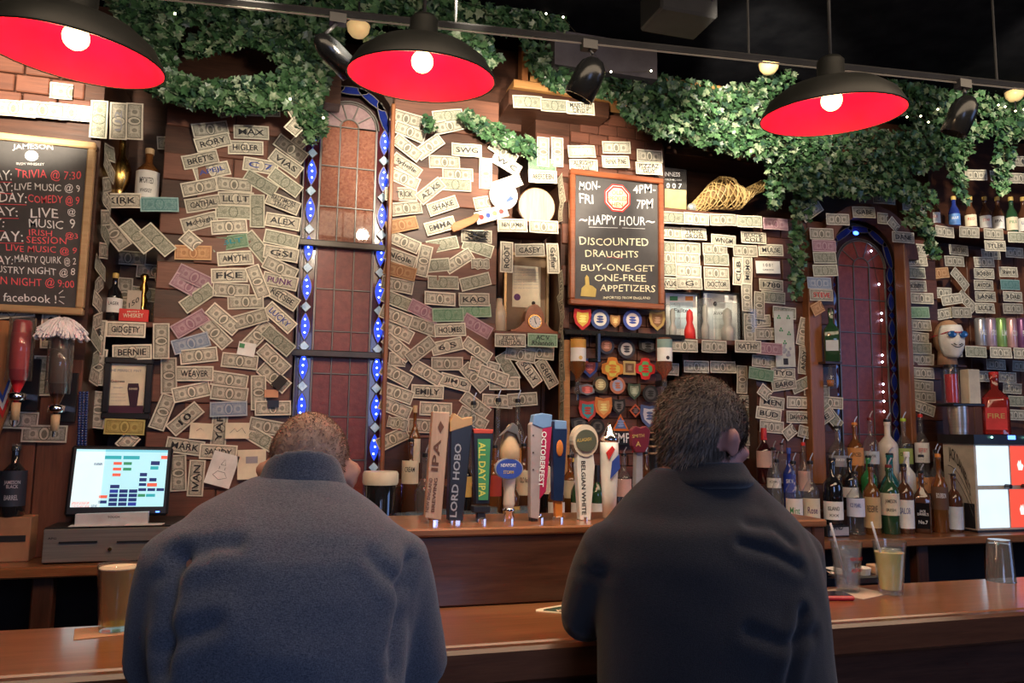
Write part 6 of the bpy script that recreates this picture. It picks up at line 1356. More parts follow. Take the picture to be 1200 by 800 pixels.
t = thing('bead_string', 'string of dark blue beads hanging left of the framed stout print', 'beads', W(98, 460, 3.36)); mb = MB(); cb_ = mat('blue_bead', (.01, .03, .14), .15, coat=1)
for k in range(22):
    for dx in (-4, 0, 4): mb.ball(W(98+dx-k*.1, 460+k*3, 3.37), .0065, 8, 5)
mb.build('beads', cb_, t, True, kind='stuff')
# ---------------------------------------------------------------- things on the bar
BEER = glass('lager', (1, .66, .14), .38); 
def on_bar(px, py): return WZ(px, py, BARZ)
def pint(px, pyb, ytop, wt, wb, name, label, liquid=None, lvl=.85, extra=None, gm=GLC, invert=False, cat='glass'):
    p = on_bar(px, pyb); s = S_(p); p.y += wb/s*.5; tpz = W(px, ytop, p.y).z; H = tpz-BARZ; rb, r1 = wb/s, wt/s
    t = thing(name, label, cat, (p.x, p.y, BARZ+.001))
    if invert: lath_put(t, 'glass_wall', [(r1, 0), (r1*.97, .004), (rb, H-.004), (rb*.9, H), (.001, H), (.001, H-.012), (rb*.9, H-.013), (r1*.93, .004), (r1*.97, 0)], gm, 28)
    else: glassware(t, rb, r1, H, gm, seg=30)
    if liquid:
        pr = [(rb-.004, .014), (rb+(r1-rb)*lvl*.5-.0035, H*lvl*.5), (rb+(r1-rb)*lvl-.0035, H*lvl), (.001, H*lvl)]; lath_put(t, 'drink', pr, liquid, 28)
    return t, p, H, rb, r1
t, p, H, rb, r1 = pint(133, 741, 661, 24, 18, 'beer_glass', 'pint glass of amber lager on a coaster beside the man in blue', BEER, .93)
lath_put(t, 'foam', [(r1*.93, H*.93), (r1*.93, H*.945), (.001, H*.948)], mat('beer_foam', (.75, .68, .5), .7), 28)
o = MB().box((0, 0, 0), (.115, .10, .0016), Matrix.Rotation(R(12), 4, 'Z'), bev=.0008).build('coaster', mat('tan_coaster', (.50, .30, .18), .8)); o.location = (p.x-.025, p.y-.005, BARZ+.0008); tag(o, 'square tan paper coaster under the pint of lager', 'coaster'); t.location.z = BARZ+.002
ICE = glass('ice', (.88, .92, .95), .25)
t, p, H, rb, r1 = pint(998, 694, 634, 18, 13, 'water_glass', 'clear plastic cup of iced drink with printed crest and a straw', glass('iced_water', (.93, .95, 1), .28), .88)
rg = random.Random(3)
for k in range(9):
    M_ = Matrix.Translation((rg.uniform(-.018, .018), rg.uniform(-.018, .018), H*(.2+.075*k))) @ Matrix.Rotation(rg.random()*3, 4, 'Z') @ Matrix.Rotation(rg.random()*3, 4, 'X'); mb = MB().box((0, 0, 0), (.022, .022, .018), M_, bev=.003); me = bpy.data.meshes.new('ice'); me.from_pydata(mb.v, [], mb.f); me.materials.append(ICE); q = bpy.data.objects.new('ice_cube', me); C.objects.link(q); q.parent = t
rr = rb+(r1-rb)*.6+.001
ptext('NEW ORLEANS', (0.008, H*.68), .055, .010, RED, t, cyl=rr+.002); ptext('BAR', (0.008, H*.56), .030, .014, mat('brown_label', (.12, .06, .03), .6), t, cyl=rr+.001); ptext('ALEHOUSE', (0.008, H*.46), .05, .010, RED, t, cyl=rr+.0005)
def straw(t, p, H, ang, L, m=GLC):
    me_ = MB().tube([(0, 0, .015), (math.sin(ang)*L, .0, math.cos(ang)*L)], .0035, 8); me = bpy.data.meshes.new('straw'); me.from_pydata(me_.v, [], me_.f); me.materials.append(m); me.shade_smooth(); q = bpy.data.objects.new('straw', me); C.objects.link(q); q.parent = t
PLS = mat('grey_straw', (.45, .47, .52), .3)
straw(t, p, H, R(-15), .21, PLS)
YEL = mat('cloudy_lemon', (.88, .76, .22), .25, col2=(.95, .86, .42), coat=.3, scale=12)
t, p, H, rb, r1 = pint(1049, 697, 633, 19, 13, 'lemonade_glass', 'clear cup of cloudy yellow cocktail with a straw', YEL, .78); straw(t, p, H, R(-16), .22, PLS)
for k in range(4):
    M_ = Matrix.Translation((rg.uniform(-.018, .018), rg.uniform(-.018, .018), H*.80)) @ Matrix.Rotation(rg.random()*3, 4, 'Z'); mb = MB().box((0, 0, 0), (.022, .022, .016), M_, bev=.003); me = bpy.data.meshes.new('ice'); me.from_pydata(mb.v, [], mb.f); me.materials.append(ICE); q = bpy.data.objects.new('ice_cube', me); C.objects.link(q); q.parent = t
pint(1179, 682, 632, 16, 13, 'upturned_glass', 'empty pint glass turned upside down at the back of the bar, far right', None, invert=True, gm=glass('smoky_glass', (.75, .74, .72), .12))
# phone
p = on_bar(974, 701); t = thing('mobile_phone', 'red cased mobile phone lying beside the man in black', 'phone', (p.x, p.y, BARZ), R(-12))
def lp(nm, mb, m): me = bpy.data.meshes.new(nm); me.from_pydata(mb.v, [], mb.f); me.materials.append(m); q = bpy.data.objects.new(nm, me); C.objects.link(q); q.parent = t; return q
lp('case', MB().box((-.02, 0, .007), (.15, .072, .014), bev=.005), mat('red_rubber_case', (.42, .02, .03), .35)); lp('screen', MB().box((-.02, 0, .0145), (.135, .060, .001)), BLKG)
# napkins and lime dish behind the drinks
p = on_bar(1010, 697); t = thing('paper_napkin', 'flat paper napkin under the iced drink', 'napkin', (p.x, p.y, BARZ), R(20)); lp('napkin', MB().box((.02, .03, .0005), (.15, .13, .0009)), mat('beige_napkin', (.55, .45, .35), .8))
p = on_bar(985, 682); t = thing('crumpled_napkin', 'crumpled white napkin behind the iced drink', 'napkin', (p.x-.0, p.y, BARZ)); mb = MB(); rg = random.Random(2)
for k in range(7): M_ = Matrix.Translation((rg.uniform(-.02, .02), rg.uniform(-.02, .02), .014+.004*k)) @ Matrix.Rotation(rg.uniform(-.5, .5), 4, 'X') @ Matrix.Rotation(rg.random()*3, 4, 'Z'); mb.box((0, 0, 0), (.07, .05, .0012), M_)
lp('folds', mb, WHT)
p = on_bar(1022, 683); t = thing('bar_caddy', 'dark bar tray holding a white tub between the two drinks', 'tray', (p.x, p.y+.03, BARZ)); lp('tray', MB().box((0, 0, .012), (.16, .09, .024), bev=.004), BLK); lp('white_tub', MB().lathe([(.03, .02), (.034, .045), (.001, .046)], 18, (-.02, 0, 0)), WHT); lp('tan_card', MB().box((.05, 0, .035), (.045, .06, .03), bev=.003), mat('tan_card', (.55, .35, .22), .7))
# coaster menu under the left elbow of man in black
p = on_bar(655, 718); t = thing('beer_mat', 'round edged beer mat with cream border by the elbow of the man in black', 'beer mat', (p.x+.045, p.y+.01, BARZ), R(20))
pl = [(-.09, .05), (-.08, .062), (-.06, .066), (.05, .066), (.06, .06), (.06, -.06), (.02, -.066), (-.0, -.06)]
def flatp(nm, sc_, z0, z1, m):
    mb = MB(); n_ = len(pl); mb.v = [(x*sc_+.002, y*sc_, z0) for x, y in pl]+[(x*sc_+.002, y*sc_, z1) for x, y in pl]; mb.f = [tuple(range(n_)), tuple(range(2*n_-1, n_-1, -1))]+[(i, i+n_, (i+1) % n_+n_, (i+1) % n_) for i in range(n_)]; return lp(nm, mb, m)
flatp('card', 1, 0, .002, mat('cream_label', (.7, .62, .45), .6)); flatp('print', .8, .002, .0023, mat('dark_green_print', (.03, .06, .04), .6))
vs, fs, tw, th = tmesh('ALE', .02); mb = MB(); mb.add([(-.045+v[0]*.04, .01+v[1]*.018, .0026) for v in vs], fs); lp('lettering', mb, CREAM)
# ================================================================ ivy
IVM = []
for i, (c1, c2) in enumerate((((.022, .065, .026), (.06, .15, .06)), ((.04, .11, .045), (.13, .25, .11)), ((.10, .18, .09), (.36, .44, .28)), ((.02, .05, .035), (.04, .10, .06)))):
    IVM.append(mat('ivy_leaf_%s' % 'abcd'[i], c1, .38, col2=c2, scale=40, rnd=.5))
STEM = mat('ivy_stem', (.06, .05, .02), .7)
LEAF = [(0, -.5), (.18, -.42), (.46, -.40), (.34, -.12), (.5, .10), (.22, .12), (.0, .56), (-.22, .12), (-.5, .10), (-.34, -.12), (-.46, -.40), (-.18, -.42)]
LV = [(x, -.12*abs(x)-.10*(y*y), y) for x, y in LEAF]+[(0, .03, -.02)]; LF = [(i, (i+1) % 12, 12) for i in range(12)]
LME = []
for m_ in IVM:
    me = bpy.data.meshes.new('leaf'); me.from_pydata(LV, [], LF); me.materials.append(m_); LME.append(me)
def ivy(label, paths, Y, n_, seed, parts=46, size=.040, dY=.09):
    rg = random.Random(seed); p0_ = W(*paths[0][0][:2], Y); t = thing('ivy_garland', label, 'ivy', p0_, 0, 'artificial ivy garlands hung along the top of the wall')
    segs = []
    for pth in paths:
        for a, b_ in zip(pth, pth[1:]): L = math.hypot(a[0]-b_[0], a[1]-b_[1]); segs.append((a, b_, L*(a[2]+b_[2])/2))
        MB().tube([W(x, y, Y+.02) for x, y, r_ in pth], .006, 6).build('vine', STEM, t)
    tot = sum(s[2] for s in segs); mbs = [MB() for _ in IVM]; made = 0
    allp = []
    for i in range(n_):
        q = rg.random()*tot
        for a, b_, w_ in segs:
            q -= w_
            if q <= 0: break
        f = rg.random(); r_ = a[2]+(b_[2]-a[2])*f; rad = r_*math.sqrt(rg.random()); an = rg.random()*6.283
        px = a[0]+(b_[0]-a[0])*f+math.cos(an)*rad; py = a[1]+(b_[1]-a[1])*f+math.sin(an)*rad
        dd = dY*(rg.random()-.65)*math.sqrt(max(0, 1-(rad/r_)**2)+.1); P = W(px, py, Y+dd)
        s = size*rg.uniform(.7, 1.25); M = Matrix.Translation(P) @ Matrix.Rotation(rg.gauss(0, .6), 4, 'Z') @ Matrix.Rotation(rg.gauss(-.35, .5), 4, 'X') @ Matrix.Rotation(math.pi+rg.gauss(0, .8), 4, 'Y') @ Matrix.Scale(s, 4)
        allp.append((dd, M, rg.choice([0, 0, 1, 1, 2, 3])))
    allp.sort(key=lambda e: e[0])
    for k, (dd, M, ci) in enumerate(allp):
        if k < parts:
            o = bpy.data.objects.new('leaf', LME[ci]); C.objects.link(o); o.parent = t; o.matrix_local = Matrix.Translation(-p0_) @ M
        else: mbs[ci].add(LV, LF, M)
    allm = MB(); mats = []
    me = bpy.data.meshes.new('foliage'); vs = []; fs = []; mi = []
    for ci, mb in enumerate(mbs):
        n0 = len(vs); vs += mb.v; fs += [tuple(i+n0 for i in f) for f in mb.f]; mi += [ci]*len(mb.f)
    me.from_pydata([tuple(Vector(v)-p0_) for v in vs], [], fs)
    for m_ in IVM: me.materials.append(m_)
    me.polygons.foreach_set('material_index', mi); o = bpy.data.objects.new('foliage', me); C.objects.link(o); o.parent = t; o['kind'] = 'stuff'; return t
ivy('ivy loop hanging between the left lamp and the tall window', [[(135, -5, 16), (160, 25, 20), (168, 60, 20), (180, 92, 20), (210, 106, 18), (245, 116, 15), (290, 120, 13), (335, 116, 17), (360, 100, 26), (372, 60, 26), (385, 20, 26)], [(150, 0, 20), (200, 6, 22), (240, 6, 20), (300, 8, 20), (360, 5, 26)], [(195, 30, 14), (188, 70, 18), (192, 105, 16)], [(345, 30, 22), (352, 80, 26), (354, 120, 20), (368, 150, 12)], [(250, 40, 14), (300, 38, 16), (340, 50, 18)], [(225, 108, 12), (270, 106, 11), (320, 104, 15)], [(360, 110, 20), (362, 135, 20), (368, 155, 15)], [(200, 50, 9), (215, 25, 9)], [(225, 55, 14), (290, 40, 12), (340, 70, 10)]], 3.38, 5200, 11, size=.043)
ivy('ivy bunch along the ceiling above and behind the middle lamp', [[(395, -4, 22), (440, 5, 26), (500, 8, 28), (560, 12, 26), (610, 20, 24), (648, 20, 20)], [(520, 45, 20), (560, 50, 18), (575, 75, 13)], [(430, 45, 10), (455, 52, 12)], [(600, 10, 22), (655, 30, 14)]], 3.38, 2700, 12, size=.043)
ivy('ivy sprig draped below the middle lamp toward the wooden disc', [[(500, 138, 6), (506, 155, 7)], [(545, 136, 9), (570, 152, 11), (595, 165, 12), (618, 170, 11), (622, 182, 6)]], 3.57, 320, 13, size=.036, dY=.06)
ivy('ivy garland over the happy hour board from pine post to right', [[(626, 55, 16), (640, 80, 20), (665, 90, 22), (710, 95, 22), (755, 110, 26), (800, 118, 26), (850, 122, 24), (900, 122, 26)], [(735, 125, 15), (770, 143, 17), (820, 155, 18), (870, 165, 20), (910, 170, 22)], [(890, 105, 14), (925, 92, 12)]], 3.42, 2700, 14, 60)
ivy('ivy mass behind and below the right lamp', [[(905, 150, 24), (950, 175, 26), (1000, 180, 28), (1050, 180, 30), (1095, 170, 28), (1130, 160, 22)], [(1030, 105, 12), (1070, 118, 24), (1110, 128, 24)], [(950, 208, 18), (1000, 215, 20), (1050, 215, 18), (1085, 235, 16)], [(930, 205, 18), (960, 225, 14)], [(1068, 252, 14), (1085, 270, 10), (1096, 300, 7)]], 3.40, 3600, 15, 60)
ivy('short ivy strand hanging beside the wicker fish', [[(909, 175, 16), (908, 200, 12), (908, 225, 11), (906, 241, 6)]], 3.50, 230, 16, dY=.07)
ivy('long ivy strand trailing down left of the smaller arched window', [[(940, 190, 18), (945, 220, 14), (938, 250, 12), (936, 280, 11), (935, 310, 10), (934, 332, 9), (932, 350, 4)]], 3.50, 360, 17, dY=.07)
ivy('ivy at the top right corner with two strands over the beer bottles', [[(1120, 105, 14), (1160, 112, 18), (1205, 112, 18)], [(1140, 145, 22), (1175, 140, 24), (1215, 145, 26)], [(1118, 165, 14), (1120, 195, 12), (1128, 225, 9), (1130, 238, 5)], [(1178, 165, 14), (1176, 195, 13), (1172, 215, 10), (1176, 228, 5)], [(1115, 120, 18), (1100, 150, 18)]], 3.40, 1250, 18)
# fairy lights in the ivy
t = thing('fairy_lights', 'tiny warm fairy lights scattered through the ivy', 'fairy lights', W(1060, 130, 3.33)); fm = emis('fairy_bulb', (1, .85, .55), 10); cp_ = []
for x, y in ((205, 16), (340, 116), (379, 138), (640, 16), (660, 20), (716, 84), (763, 83), (1063, 137), (1079, 136), (1088, 143), (1099, 128), (1170, 123), (1178, 125), (1190, 130), (1200, 128)):
    p = W(x, y, 3.315 if x < 1000 else 3.33); cp_.append(p); MB().ball(p, .0055, 6, 4).build('bulb', fm, t)
for a, b_ in zip(cp_, cp_[1:]):
    if abs(a.x-b_.x) < .3: MB().tube([a+Vector((0, .006, 0)), b_+Vector((0, .006, 0))], .001, 4).build('wire', STEM, t)
# timber behind ivy, dark alcove
trim(boxpx(365, 400, 75, 120, 3.6, 3.7), BWd)
# ================================================================ the two customers
import numpy as np
def capsule_chain(mb, pts, rs, seg=16):
    """closed tapering limb with rounded ends"""
    pts = [Vector(p) for p in pts]; P = [pts[0]-(pts[1]-pts[0]).normalized()*rs[0]*.6]+pts+[pts[-1]+(pts[-1]-pts[-2]).normalized()*rs[-1]*.6]; mb.tube(P, [rs[0]*.5]+list(rs)+[rs[-1]*.5], seg)
def loft(mb, secs, seg=32, pw=2.3):
    """horizontal rounded sections (cx, cy, z, half width, half depth)"""
    n0 = len(mb.v)
    for cx, cy, z, a, d in secs:
        for i in range(seg):
            t = 2*math.pi*i/seg; c_, s_ = math.cos(t), math.sin(t); k = (abs(c_)**pw+abs(s_)**pw)**(-1/pw); mb.v.append((cx+a*k*c_, cy+d*k*s_, z))
    m = len(secs)
    for j in range(m-1):
        for i in range(seg): mb.f.append((n0+j*seg+i, n0+j*seg+(i+1) % seg, n0+(j+1)*seg+(i+1) % seg, n0+(j+1)*seg+i))
    mb.f.append(tuple(n0+i for i in range(seg-1, -1, -1))); mb.f.append(tuple(n0+(m-1)*seg+i for i in range(seg)))
def fuse(mb, name, m, parent, voxel=.01, smooth=8, folds=(), noise=0, Yf=None):
    o = mb.build(name, m, parent, True)
    rm = o.modifiers.new('r', 'REMESH'); rm.mode = 'VOXEL'; rm.voxel_size = voxel
    sm = o.modifiers.new('s', 'SMOOTH'); sm.iterations = smooth; sm.factor = .6
    dg = bpy.context.evaluated_depsgraph_get(); dg.update(); me = bpy.data.meshes.new_from_object(o.evaluated_get(dg)); o.modifiers.clear(); old = o.data; o.data = me; me.name = name
    n_ = len(me.vertices); co = np.empty(n_*3); me.vertices.foreach_get('co', co); co = co.reshape(-1, 3); no = np.empty(n_*3); me.vertices.foreach_get('normal', no); no = no.reshape(-1, 3)
    org = np.array(parent.location); wco = co+org; disp = np.zeros(n_)
    for pl, wd, dp in folds:
        best = np.full(n_, 9.)
        for a, b_ in zip(pl, pl[1:]):
            A = np.array([a.x, a.z]); B = np.array([b_.x, b_.z]); AB = B-A; Pp = wco[:, [0, 2]]-A; tt = np.clip((Pp@AB)/max(1e-9, AB@AB), 0, 1); dd = np.linalg.norm(Pp-tt[:, None]*AB, axis=1); best = np.minimum(best, dd)
        disp += dp*.85*(np.exp(-(best/wd)**2)-.45*np.exp(-((best-wd*2.2)/(wd*1.5))**2))*np.clip(-no[:, 1]*1.5+.2, 0, 1)
    if noise:
        x, y, z = wco.T
        disp += noise*(np.sin(x*23+z*11+2*np.sin(z*7))*np.sin(z*19+x*6)*.6+np.sin(z*41+3*np.sin(x*9+z*5))*.35)
    co = co-no*disp[:, None] if True else co
    me.vertices.foreach_set('co', co.ravel()); me.update(); me.shade_smooth()
    if not me.materials: me.materials.append(m)
    return o
SK1 = mat('fair_skin', (.48, .22, .15), .5, col2=(.60, .31, .22), scale=14, bump=.08); SK2 = mat('pink_skin', (.52, .22, .17), .5, col2=(.62, .30, .24), scale=14, bump=.08)
def knit(name, c1, c2):
    s = N(name); b_ = s.b; n1 = s.noise(s.coord('Object', (60, 60, 340)), 3, 3, .7); n2 = s.noise(s.coord('Object', (1, 1, 1)), 420, 2, .6); n3 = s.noise(s.coord('Object'), 4, 3)
    f = s.math('ADD', s.math('MULTIPLY', n1, .5), s.math('MULTIPLY', n2, .5)); s.l(s.mix(s.ramp(f, .38, .62), c1, c2), b_.inputs['Base Color']); b_.inputs['Roughness'].default_value = .95; b_.inputs['Sheen Weight'].default_value = .25
    s.bump(f, .55, .003); return s.m
KN1 = knit('heather_blue_knit', (.042, .052, .074), (.145, .152, .178)); KN2 = knit('charcoal_knit', (.006, .0065, .0095), (.017, .018, .025))
JEAN = mat('dark_trousers', (.02, .025, .04), .9)
def hand(mb, w, side, d):
    """palm with four bent fingers and a side thumb; d = forward, palm down"""
    d = Vector(d).normalized(); s = Vector((d.y, -d.x, 0))*side; u = Vector((0, 0, 1)); w = Vector(w)
    mb.ball(w+d*.045, (.040, .048, .015), 16, 10); capsule_chain(mb, [w-d*.03, w+d*.02], [.028, .026], 12)
    for i, (o_, L) in enumerate(((-.030, .062), (-.010, .074), (.011, .080), (.031, .072))):
        a = w+d*.075+s*(-o_)
        capsule_chain(mb, [a, a+d*L*.42+u*.006, a+d*L*.75-u*.004, a+d*L-u*.014], [.0095, .009, .0082, .007], 10)
    a = w+d*.02+s*.036; capsule_chain(mb, [a, a+d*.026+s*.022, a+d*.055+s*.026-u*.005], [.012, .0105, .0085], 10)
def person(label, loc, secs, neck, head_c, hrot, hs, sh, elbows, wrists, knit_m, skin, ar, folds, hair_fn, hairm, collar_f, noise=.002, name='person'):
    t = thing(name, label, 'person', loc)
    # body: one continuous figure
    mb = MB(); inner = [(cx, cy, z, a*.9, d*.88) for cx, cy, z, a, d in secs]; loft(mb, inner, 28)
    capsule_chain(mb, neck, [.062, .056, .055], 18)
    HM = Matrix.Translation(head_c) @ hrot @ Matrix.Scale(hs, 4)
    def hbp(c_, r_, extra=None): mm = HM @ Matrix.Translation(c_); q = MB().ball((0, 0, 0), r_, 24, 16, M=extra); mb.add(q.v, q.f, mm)
    hbp((0, -.012, .02), (.076, .095, .092)); hbp((0, .02, -.045), (.060, .070, .068)); hbp((0, .045, -.085), (.030, .035, .025)); hbp((0, -.03, -.035), (.064, .06, .06))
    hbp((0, .088, -.030), (.012, .022, .022)); hbp((0, .080, .012), (.050, .016, .010)); hbp((0, .080, -.064), (.024, .012, .006)); hbp((0, .078, -.076), (.022, .012, .007))
    for sg in (-1, 1): hbp((sg*.040, .062, -.032), (.022, .022, .018)); hbp((sg*.083, -.008, -.018), (.009, .018, .031), Matrix.Rotation(sg*-.5, 4, 'Z')); hbp((sg*.091, -.018, -.006), (.008, .014, .019), Matrix.Rotation(sg*-.7, 4, 'Z'))
    for sg, S, E, Wr in ((-1, sh[0], elbows[0], wrists[0]), (1, sh[1], elbows[1], wrists[1])):
        capsule_chain(mb, [S, (Vector(S)+Vector(E))/2, E], [ar*.85, ar*.76, ar*.62]); capsule_chain(mb, [E, (Vector(E)+Vector(Wr))/2, Wr], [ar*.66, ar*.58, .027]); hand(mb, Wr, -sg, (Vector(Wr)-Vector(E))*Vector((1, 1, 0)))
    hip = Vector((secs[0][0], secs[0][1], .84)); feet = []
    for sg in (-1, 1):
        H0 = hip+Vector((sg*.10, .0, 0)); K = H0+Vector((sg*.06, .36, .0)); K.y = min(K.y, YF+.05); A = Vector((K.x, K.y-.10, .335)); 
        capsule_chain(mb, [H0, (H0+K)/2, K], [.088, .075, .058]); capsule_chain(mb, [K, (K+A)/2+Vector((0, -.02, 0)), A], [.056, .052, .036]); capsule_chain(mb, [A+Vector((0, -.01, -.03)), A+Vector((0, .07, -.055)), A+Vector((0, .15, -.06))], [.036, .036, .028]); feet.append(A)
    body = fuse(mb, 'body', skin, t, .008, 4)
    # trousers and shoes
    mb = MB()
    for sg, A in zip((-1, 1), feet):
        H0 = hip+Vector((sg*.10, .0, 0)); K = H0+Vector((sg*.06, .36, .0)); K.y = min(K.y, YF+.05)
        capsule_chain(mb, [H0, (H0+K)/2, K], [.102, .086, .070]); capsule_chain(mb, [K, (K+A)/2+Vector((0, -.02, 0)), A], [.068, .064, .052])
    loft(mb, [(hip.x, hip.y, .785, .17, .12), (hip.x, hip.y, .86, .20, .145), (hip.x, hip.y, .96, .195, .14)], 24); fuse(mb, 'trousers', JEAN, t, .014, 4)
    for A in feet:
        mb = MB(); capsule_chain(mb, [A+Vector((0, -.03, -.035)), A+Vector((0, .06, -.060)), A+Vector((0, .16, -.065))], [.048, .046, .038]); fuse(mb, 'shoe', BLK, t, .012, 3)
    # eyes
    for sg in (-1, 1): MB().ball(HM @ Vector((sg*.030, .080, .0)), .011*hs, 12, 8).build('eye', mat('eye_white', (.7, .68, .65), .2), t, True)
    # sweater
    mb = MB(); loft(mb, secs, 36)
    for sg, S, E, Wr in ((-1, sh[0], elbows[0], wrists[0]), (1, sh[1], elbows[1], wrists[1])):
        S, E, Wr = Vector(S), Vector(E), Vector(Wr); capsule_chain(mb, [S, S.lerp(E, .3), S.lerp(E, .65), E], [ar*1.08, ar*1.08, ar*.98, ar*.84], 20); capsule_chain(mb, [E, E.lerp(Wr, .5), Wr], [ar*.84, ar*.72, .038], 16)
    n0, n1, n2 = [Vector(q) for q in neck]; 
    fuse(mb, 'sweater', knit_m, t, .009, 9, folds, noise)
    collar_f(t, knit_m)
    hair_fn(t, HM, hairm)
    return t, HM
def hair_cap(t, HM, m, inside, length, n_, seed, down, lift=1.02, thick=.0012, cover=True, jit=.5):
    rg = random.Random(seed); cen = Vector((0, -.012, .02)); rad = Vector((.076, .095, .092)); c2 = Vector((0, -.03, -.035)); r2 = Vector((.064, .06, .06))
    def surf(d):           # outermost of the skull and nape ellipsoids along a ray from the skull centre
        q = Vector((d.x/rad.x, d.y/rad.y, d.z/rad.z)); r_ = 1/q.length; p = d*r_
        o_ = (cen-c2); a = sum((d[i]/r2[i])**2 for i in range(3)); bb = sum(o_[i]*d[i]/r2[i]**2 for i in range(3)); cc = sum((o_[i]/r2[i])**2 for i in range(3))-1; D = bb*bb-a*cc
        if D > 0: r_ = max(r_, (-bb+math.sqrt(D))/a)
        return cen+d*r_
    mb = MB()
    if cover:
        nu, nv = 56, 36; idx = {}
        for j in range(nv+1):
            th = math.pi*j/nv
            for i in range(nu):
                ph = 2*math.pi*i/nu; d = Vector((math.sin(th)*math.cos(ph), math.sin(th)*math.sin(ph), math.cos(th))); p = surf(d)
                if inside(p): idx[(i, j)] = len(mb.v); k = lift+rg.uniform(0, .012)*(length*60); mb.v.append(tuple(HM @ (cen+(p-cen)*k)))
        for j in range(nv):
            for i in range(nu):
                ks = [(i, j), ((i+1) % nu, j), ((i+1) % nu, j+1), (i, j+1)]
                if all(k in idx for k in ks): mb.f.append(tuple(idx[k] for k in ks))
    k = 0
    while k < n_:
        d = Vector((rg.gauss(0, 1), rg.gauss(0, 1), rg.gauss(0, 1))).normalized(); p = surf(d)
        if not inside(p): continue
        k += 1; nrm = (p-cen).normalized(); base = cen+(p-cen)*(lift-.01); g = Vector(down(p)); l_ = length*rg.uniform(.6, 1.3)
        tv = (nrm*.45+g*.9+Vector((rg.gauss(0, .3), rg.gauss(0, .3), rg.gauss(0, .3)))*jit).normalized(); sd = nrm.cross(tv).normalized()*thick
        mid = base+tv*l_*.5+nrm*l_*.18; tip = base+tv*l_
        q = len(mb.v); mb.v += [tuple(HM @ (base-sd)), tuple(HM @ (base+sd)), tuple(HM @ (mid+sd*.8)), tuple(HM @ (mid-sd*.8)), tuple(HM @ tip)]; mb.f += [(q, q+1, q+2, q+3), (q+3, q+2, q+4)]
    o = mb.build('hair', m, t, True); o['kind'] = 'stuff'; return o
def sec(Y, py, x0, x1, d, dy=0):
    a = W(x0, py, Y); b_ = W(x1, py, Y); return ((a.x+b_.x)/2, Y+dy, (a.z+b_.z)/2, (b_.x-a.x)/2, d)
def collar(pts_r, name='collar'):
    def f(t, m):
        mb = MB()
        for (c_, rx, ry, th, tilt) in pts_r:
            P = []
            for i in range(41): a = 2*math.pi*i/40; P.append(Vector(c_)+Vector((rx*math.cos(a), ry*math.sin(a), tilt*math.sin(a))))
            mb.tube(P, th, 10)
        fuse(mb, name, m, t, .006, 3)
    return f
# ---- man in blue ----
Y1 = 1.40
secs1 = [(W(330, 800, Y1).x, Y1-.02, .80, .20, .15), (W(330, 800, Y1).x, Y1, .95, .215, .155), sec(Y1, 800, 178, 472, .155), sec(Y1, 740, 176, 474, .155), sec(Y1, 690, 178, 478, .15, .01), sec(Y1, 650, 184, 480, .145, .025), sec(Y1, 620, 200, 470, .13, .045), sec(Y1, 596, 226, 444, .11, .065), sec(Y1, 578, 262, 418, .09, .09), sec(Y1, 562, 296, 398, .07, .11)]
def at1(x, y, Y): return tuple(W(x, y, Y))
hc1 = W(362, 552, 1.60)
nk1 = [W(345, 600, Y1+.08), W(352, 575, 1.52), W(358, 558, 1.57)]
sh1 = [at1(220, 650, Y1+.02), at1(452, 650, Y1+.03)]
el1 = [tuple(W(184, 785, Y1+.08)), tuple(W(489, 785, Y1+.09))]
wr1 = [(el1[0][0]+.14, 1.80, BARZ+.045), (el1[1][0]-.12, 1.80, BARZ+.045)]
el1 = [(el1[0][0], el1[0][1], max(el1[0][2], 1.08)), (el1[1][0], el1[1][1], max(el1[1][2], 1.08))]
Yb1 = Y1-.15
fl = lambda pts, w_, d: ([W(x, y, Yb1) for x, y in pts], w_, d)
folds1 = [fl([(186, 800), (188, 740), (196, 690), (206, 665)], .011, .014), fl([(466, 800), (474, 740), (480, 700), (492, 670)], .011, .014), fl([(190, 668), (215, 655), (245, 648), (275, 645)], .010, .008), fl([(178, 690), (205, 668), (235, 660)], .010, .006), fl([(184, 775), (210, 750), (250, 735)], .012, .009), fl([(440, 660), (465, 690), (480, 700)], .010, .008), fl([(458, 775), (470, 755), (480, 740)], .01, .006), fl([(300, 600), (350, 606), (420, 600)], .018, .003)]
rot1 = Matrix.Rotation(R(-1), 4, 'Z') @ Matrix.Rotation(R(-38), 4, 'X')
def hair1(t, HM, m): hair_cap(t, HM, m, lambda p: p.z > -.055+.55*max(0, p.y+.02) and p.y < .075 and not (abs(p.x) > .068 and p.z < .0), .006, 9000, 1, lambda p: (0, -.3, -.6), lift=1.006, thick=.0007, jit=.7)
HR1 = mat('cropped_ginger_grey_hair', (.32, .20, .14), .8, col2=(.50, .34, .25), scale=60)
cn1 = W(357, 553, 1.53)
zc1 = lambda y: W(357, y, 1.425).z
col1 = collar([((cn1.x-.004, 1.515, zc1(y)-.012), rx, .062+rx*.12, th, -.030) for y, rx, th in ((584, .088, .010), (573, .079, .009), (565, .074, .008), (557, .070, .008), (549, .067, .007), (542, .064, .006))])
pA, HM1 = person('broad man seen from behind in a heathered blue grey zip neck sweater, head bowed', (secs1[0][0], Y1, 0), secs1, nk1, hc1, rot1, 1.0, sh1, el1, wr1, KN1, SK1, .070, folds1, hair1, HR1, col1)
